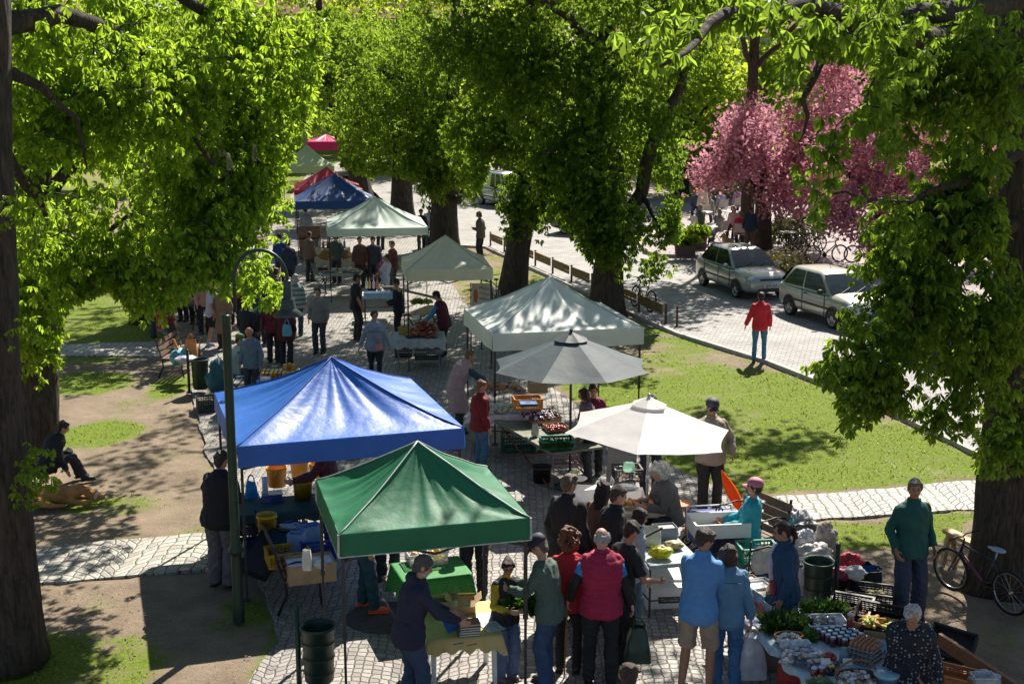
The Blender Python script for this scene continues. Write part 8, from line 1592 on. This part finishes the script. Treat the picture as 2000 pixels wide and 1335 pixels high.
person('woman in a maroon vest over a mint shirt near the arch of the lamp', HT(538, 522, 1.62), -60, 1.66, (.10, .02, .03), (.02, .02, .02), 'fair', (.04, .02, .015), 'bob', 'vest', sleeve=(.30, .38, .30), lean=4, lod=1)
person('person in a pale pink shirt leaning at the long table beneath the white tent', HT(398, 535, 1.55), -150, 1.68, (.46, .26, .22), (.012, .014, .02), 'fair', (.04, .02, .015), 'short', 'long', lean=22, lod=1); person('person in a deep red top under the white tent, behind the pink shirt', HT(376, 515, 1.7), 170, 1.72, (.20, .008, .01), (.012, .012, .014), 'fair', (.03, .02, .01), 'short', 'long', lod=0)
person('woman in an ochre top below the salmon side wall', HT(455, 520, 1.62), 175, 1.66, (.42, .20, .03), (.03, .02, .04), 'fair', (.08, .03, .02), 'bob', 'long', lod=0); person('person in a dark coat in the shade by the salmon side wall', HT(475, 515, 1.7), 160, 1.72, (.02, .018, .02), (.02, .02, .02), 'fair', (.04, .02, .02), 'short', 'jacket', lod=0); person('person in dark red beside the ochre top', HT(497, 535, 1.62), 10, 1.66, (.17, .02, .03), (.02, .02, .02), 'fair', (.04, .02, .02), 'bob', 'long', lod=0)
person('bare legged person in a navy smock under the leaves left of the sea green tent', HT(562, 468, 1.66), 20, 1.70, (.02, .035, .07), (.03, .03, .04), 'fair', (.03, .02, .02), 'short', 'long', bottom='shorts', lod=0, coat=.1); person('person in bright blue standing at the left of the sea green tent', HT(545, 455, 1.7), 30, 1.72, (.02, .04, .25), (.02, .02, .03), 'fair', (.03, .02, .02), 'short', 'long', lod=0)
# seated under the sea green tent
person('man in a white T shirt sitting back on a folding chair', (*G(752, 580).xy, 0), 70, 1.76, (.42, .45, .56), (.02, .02, .03), 'tan', (.03, .015, .01), 'short', 'tshirt', lean=-16, sit=.46, lod=1, aL=(-.2, .3, .62), aR=(.2, .3, .62)); person('woman in a magenta top seated behind the man in white', (*G(738, 560).xy, 0), 75, 1.66, (.22, .02, .14), (.01, .06, .10), 'tan', (.03, .012, .01), 'short', 'long', lean=-10, sit=.46, lod=1)
person('long haired woman with a pale pink rucksack sitting on the grey table edge', (*G(705, 560).xy, 0), -20, 1.64, (.34, .24, .27), (.02, .06, .09), 'fair', (.16, .06, .025), 'long', 'long', lean=6, sit=.5, lod=1); person('person in dark brown standing behind the long haired woman', HT(702, 462, 1.66), 170, 1.70, (.07, .03, .022), (.02, .02, .02), 'tan', (.02, .01, .01), 'short', 'long', lod=0); person('person in navy at the back of the sea green tent', HT(728, 462, 1.64), 175, 1.70, (.02, .025, .05), (.02, .02, .03), 'fair', (.02, .01, .01), 'short', 'long', lod=0)
person('person in a white shirt and light jeans beyond the dark trunk', HT(838, 402, 1.64), -170, 1.68, (.5, .56, .66), (.12, .25, .38), 'fair', (.05, .03, .02), 'short', 'long', lod=0); person('person in dark clothes next to the white shirt beyond the dark trunk', HT(822, 408, 1.66), 170, 1.68, (.02, .02, .025), (.02, .02, .02), 'tan', (.02, .01, .01), 'short', 'long', lod=0)
person('man in a cap and olive jacket standing at the edge of the street', HT(936, 414, 1.76), 62, 1.80, (.10, .085, .06), (.018, .018, .022), 'tan', (.05, .03, .02), 'short', 'jacket', lean=4, head=(0, 22), hat=((.17, .11, .07), 'cap'), lod=1, shoes=(.3, .28, .27), aL=(-.1, .25, 1.15), aR=(.22, .1, .9))
person('person in a red jacket and blue jeans walking on the street, back turned', HT(1487, 570, 1.68), -12, 1.72, (.62, .015, .035), (.05, .18, .30), 'fair', (.015, .01, .01), 'bun', 'jacket', lean=1, lod=1, bottom='slim', shoes=(.08, .04, .03), feet=((-.12, -.08), (.12, .04)), head=(10, 0), aL=(-.36, .05, .85))
for px, py, rz_, tp_, bt_, hs_, lb in ((352, 512, 160, (.03, .03, .05), (.02, .02, .03), 'short', 'person in near black under the left end of the white topped tent'), (330, 560, -60, (.20, .02, .04), (.03, .03, .04), 'bob', 'person in dark red next to the red shopping bag'), (522, 500, 10, (.10, .12, .16), (.04, .05, .08), 'short', 'person in slate grey deep in the queue behind the mint shirt'),
    (604, 452, -30, (.15, .10, .07), (.03, .03, .04), 'short', 'person in brown at the cream cloth table'), (655, 455, 160, (.04, .07, .06), (.02, .02, .02), 'bob', 'seller in dark green behind the bottles on the cream cloth'), (765, 470, 120, (.10, .02, .02), (.02, .02, .03), 'short', 'person in rust red at the right pole of the sea green tent'),
    (596, 405, 20, (.3, .3, .32), (.05, .06, .09), 'short', 'person in light grey in the aisle below the dark blue tent'), (742, 405, -20, (.05, .05, .07), (.03, .03, .04), 'short', 'person in charcoal between the dark blue tent and the trunks'), (620, 560, 170, (.25, .24, .2), (.05, .06, .08), 'pony', 'person in pale khaki at the camp chair')):
    person(lb, HT(px, py, 1.68), rz_, 1.70, tp_, bt_, 'fair', (.06, .035, .02), hs_, 'long', lod=0, lean=5)
# cafe guests
TZ = .14
def cg(lb, px, py, rz, top, bot, hair, hs='short', sit=True, kind='long', hat=None, h=1.7):
    c = G(px, py, TZ); 
    if sit: c.z = 0; person(lb, (c.x, c.y, TZ), rz, h, top, bot, 'fair', hair, hs, kind, lod=0, sit=.46, lean=8, hat=hat, group=None); chair('pale metal café chair under the '+' '.join(lb.split()[1:8]), (c.x, c.y, TZ), R(rz)+pi, M((.4, .38, .34)), M((.5, .5, .48)))
    else: person(lb, (c.x, c.y, TZ), rz, h, top, bot, 'fair', hair, hs, kind, lod=0, hat=hat, lean=4)
cg('seated woman in a grey cardigan at the front café table', 1406, 472, 50, (.20, .21, .20), (.05, .06, .1), (.26, .16, .09), 'bob'); cg('seated woman in pale pink beside the red jumper', 1432, 464, 150, (.42, .27, .27), (.03, .03, .03), (.24, .12, .06), 'long'); cg('seated person in a red jumper at the front café table', 1444, 478, -10, (.50, .01, .05), (.02, .02, .03), (.20, .10, .05)); cg('standing man in a navy jacket and tan trousers by the cherry trunk', 1463, 492, -15, (.012, .035, .06), (.14, .09, .06), (.04, .02, .02), sit=False, h=1.8, kind='jacket')
cg('seated man in a dark waistcoat and white shirt at the back tables', 1408, 425, 20, (.3, .3, .4), (.04, .04, .06), (.1, .05, .03)); cg('seated person in pink at the back tables left of the cherry', 1440, 420, 10, (.42, .22, .32), (.03, .03, .06), (.04, .02, .02)); cg('seated person in a bright orange hat by the folded parasol', 1360, 425, 160, (.04, .06, .12), (.04, .05, .08), (.1, .05, .03), hat=((.62, .16, .02), 'hat')); cg('seated blond person below the folded parasol', 1384, 436, -40, (.3, .28, .25), (.04, .05, .08), (.3, .2, .1), 'bob'); cg('seated person in dark green left of the front table', 1364, 462, -60, (.05, .07, .05), (.04, .04, .04), (.25, .18, .12), 'bob')
cg('seated person in black right of the cherry trunk', 1522, 470, 120, (.02, .02, .025), (.02, .02, .02), (.05, .03, .02)); cg('seated person in grey right of the cherry trunk, closest to the bicycles', 1545, 474, -140, (.22, .16, .18), (.03, .03, .03), (.04, .02, .02)); cg('standing person in dark clothes right of the cherry trunk', 1560, 478, 180, (.02, .025, .03), (.015, .015, .02), (.04, .03, .02), sit=False)
for px, py, lb in ((1384, 478, 'teal topped café table in front of the grey cardigan'), (1425, 445, 'round café table behind the pink and red guests'), (1375, 446, 'round café table by the folded parasol pole'), (1535, 490, 'white café table right of the cherry trunk')):
    c = G(px, py, TZ); t_ = thing('cafe_table', lb, 'table', c); MB().lathe([(0, .72), (.36, .72), (.37, .735), (.36, .75), (0, .75)], n=20).build('tabletop', M((.20, .38, .40) if 'teal' in lb else (.5, .5, .48), .4), t_); MB().cyl((0, 0, .02), (0, 0, .72), .03).build('pole', IRON, t_); MB().lathe([(0, 0), (.2, 0), (.2, .02), (.03, .04)], n=16).build('base', IRON, t_)
for px, py, lb in ((1338, 500, 'left planter tub of green shrubs on the terrace edge'), (1360, 485, 'planter of tall light green shoots near the front café table')):
    c = G(px, py, TZ); t_ = thing('planter', lb, 'planter', c); MB().box((0, 0, .22), (.7, .45, .44), taper=1.1).build('tub', M((.10, .07, .055), .8), t_)
    o = greens('leaves filling the '+' '.join(lb.split()[:6]), c+Vector((0, 0, .44)), .8, .5, .55, 320, px, YOUNG, 'planter_leaves', 'plant', w=.05)
# dogs and the owner
def dog(label, loc, rz, c1, c2, lying=True, s=1.0):
    t = thing('dog', label, 'dog', loc, rz, s=s); m = MB()
    if lying:
        m.ball((0, -.25, .13), (.14, .22, .125), 14, 10).ball((0, .05, .14), (.13, .22, .13), 14, 10).tube([(0, .18, .16), (0, .34, .19), (.03, .42, .16)], [.10, .075, .07], 12)
        m.ball((.05, .47, .13), (.075, .085, .07), 12, 8).tube([(.06, .52, .115), (.09, .62, .09)], [.045, .028], 10)
        for sg in (-1, 1): m.tube([(sg*.1, .15, .1), (sg*.13, .3, .04), (sg*.12, .46, .03)], [.045, .033, .028], 8); m.tube([(sg*.12, -.3, .12), (sg*.18, -.12, .07), (sg*.16, .0, .03), (sg*.16, .1, .03)], [.085, .05, .03, .028], 8); m.ball((.05+sg*.05, .43, .20), (.022, .02, .04), 8, 6)
        m.tube([(0, -.44, .12), (.1, -.58, .08), (.22, -.6, .05)], [.045, .05, .02], 8)
    else:
        m.ball((0, -.15, .22), (.14, .18, .18), 12, 8).tube([(0, -.1, .25), (0, .08, .42), (0, .12, .52)], [.15, .12, .09], 12).ball((0, .16, .58), (.08, .09, .075), 12, 8).tube([(0, .2, .56), (0, .31, .54)], [.045, .03], 8)
        for sg in (-1, 1): m.tube([(sg*.07, .08, .36), (sg*.07, .12, .18), (sg*.07, .15, .03)], [.05, .035, .03], 8); m.tube([(sg*.1, -.2, .15), (sg*.13, .02, .1), (sg*.12, -.08, .03), (sg*.12, .06, .03)], [.09, .05, .035, .03], 8); m.ball((sg*.05, .14, .66), (.022, .018, .045), 8, 6)
        m.tube([(0, -.3, .12), (.1, -.42, .08)], [.04, .03], 8)
    me = remesh(m, .011, 'body', 2, .006, seed=4); me.materials.append(M(c1, .9, var=.5, sc=6, bump=.8, bsc=90)); link('body', me, t)
    n_ = MB(); h = (.09, .625, .095) if lying else (0, .32, .545); n_.ball(h, (.016, .014, .014), 8, 6); n_.build('nose', BLACK, t)
    w = MB(); w.ball((.055, .50, .12) if lying else (0, .12, .40), (.065, .07, .06) if lying else (.09, .08, .12), 12, 8); w.build('white_fur', M(c2, .9, bump=.6), t); return t
dog('tan dog with a white muzzle lying on the grass behind the nearest left trunk', G(112, 985), -1.35, (.42, .20, .07), (.55, .5, .48), True, 1.2)
dog('fluffy tan dog sitting on the terrace behind the roof of the silver saloon', G(1420, 492, TZ), 1.9, (.42, .24, .10), (.5, .45, .4), False, 1.1)
person('dog owner dressed in black sitting low on the grass between the two left trunks', (*G(95, 945).xy, 0), -60, 1.72, (.012, .012, .018), (.02, .02, .035), 'fair', (.03, .02, .02), 'short', 'jacket', lean=38, sit=.25, lod=1, build=1.15, feet=((-.12, .55), (.12, .6)))
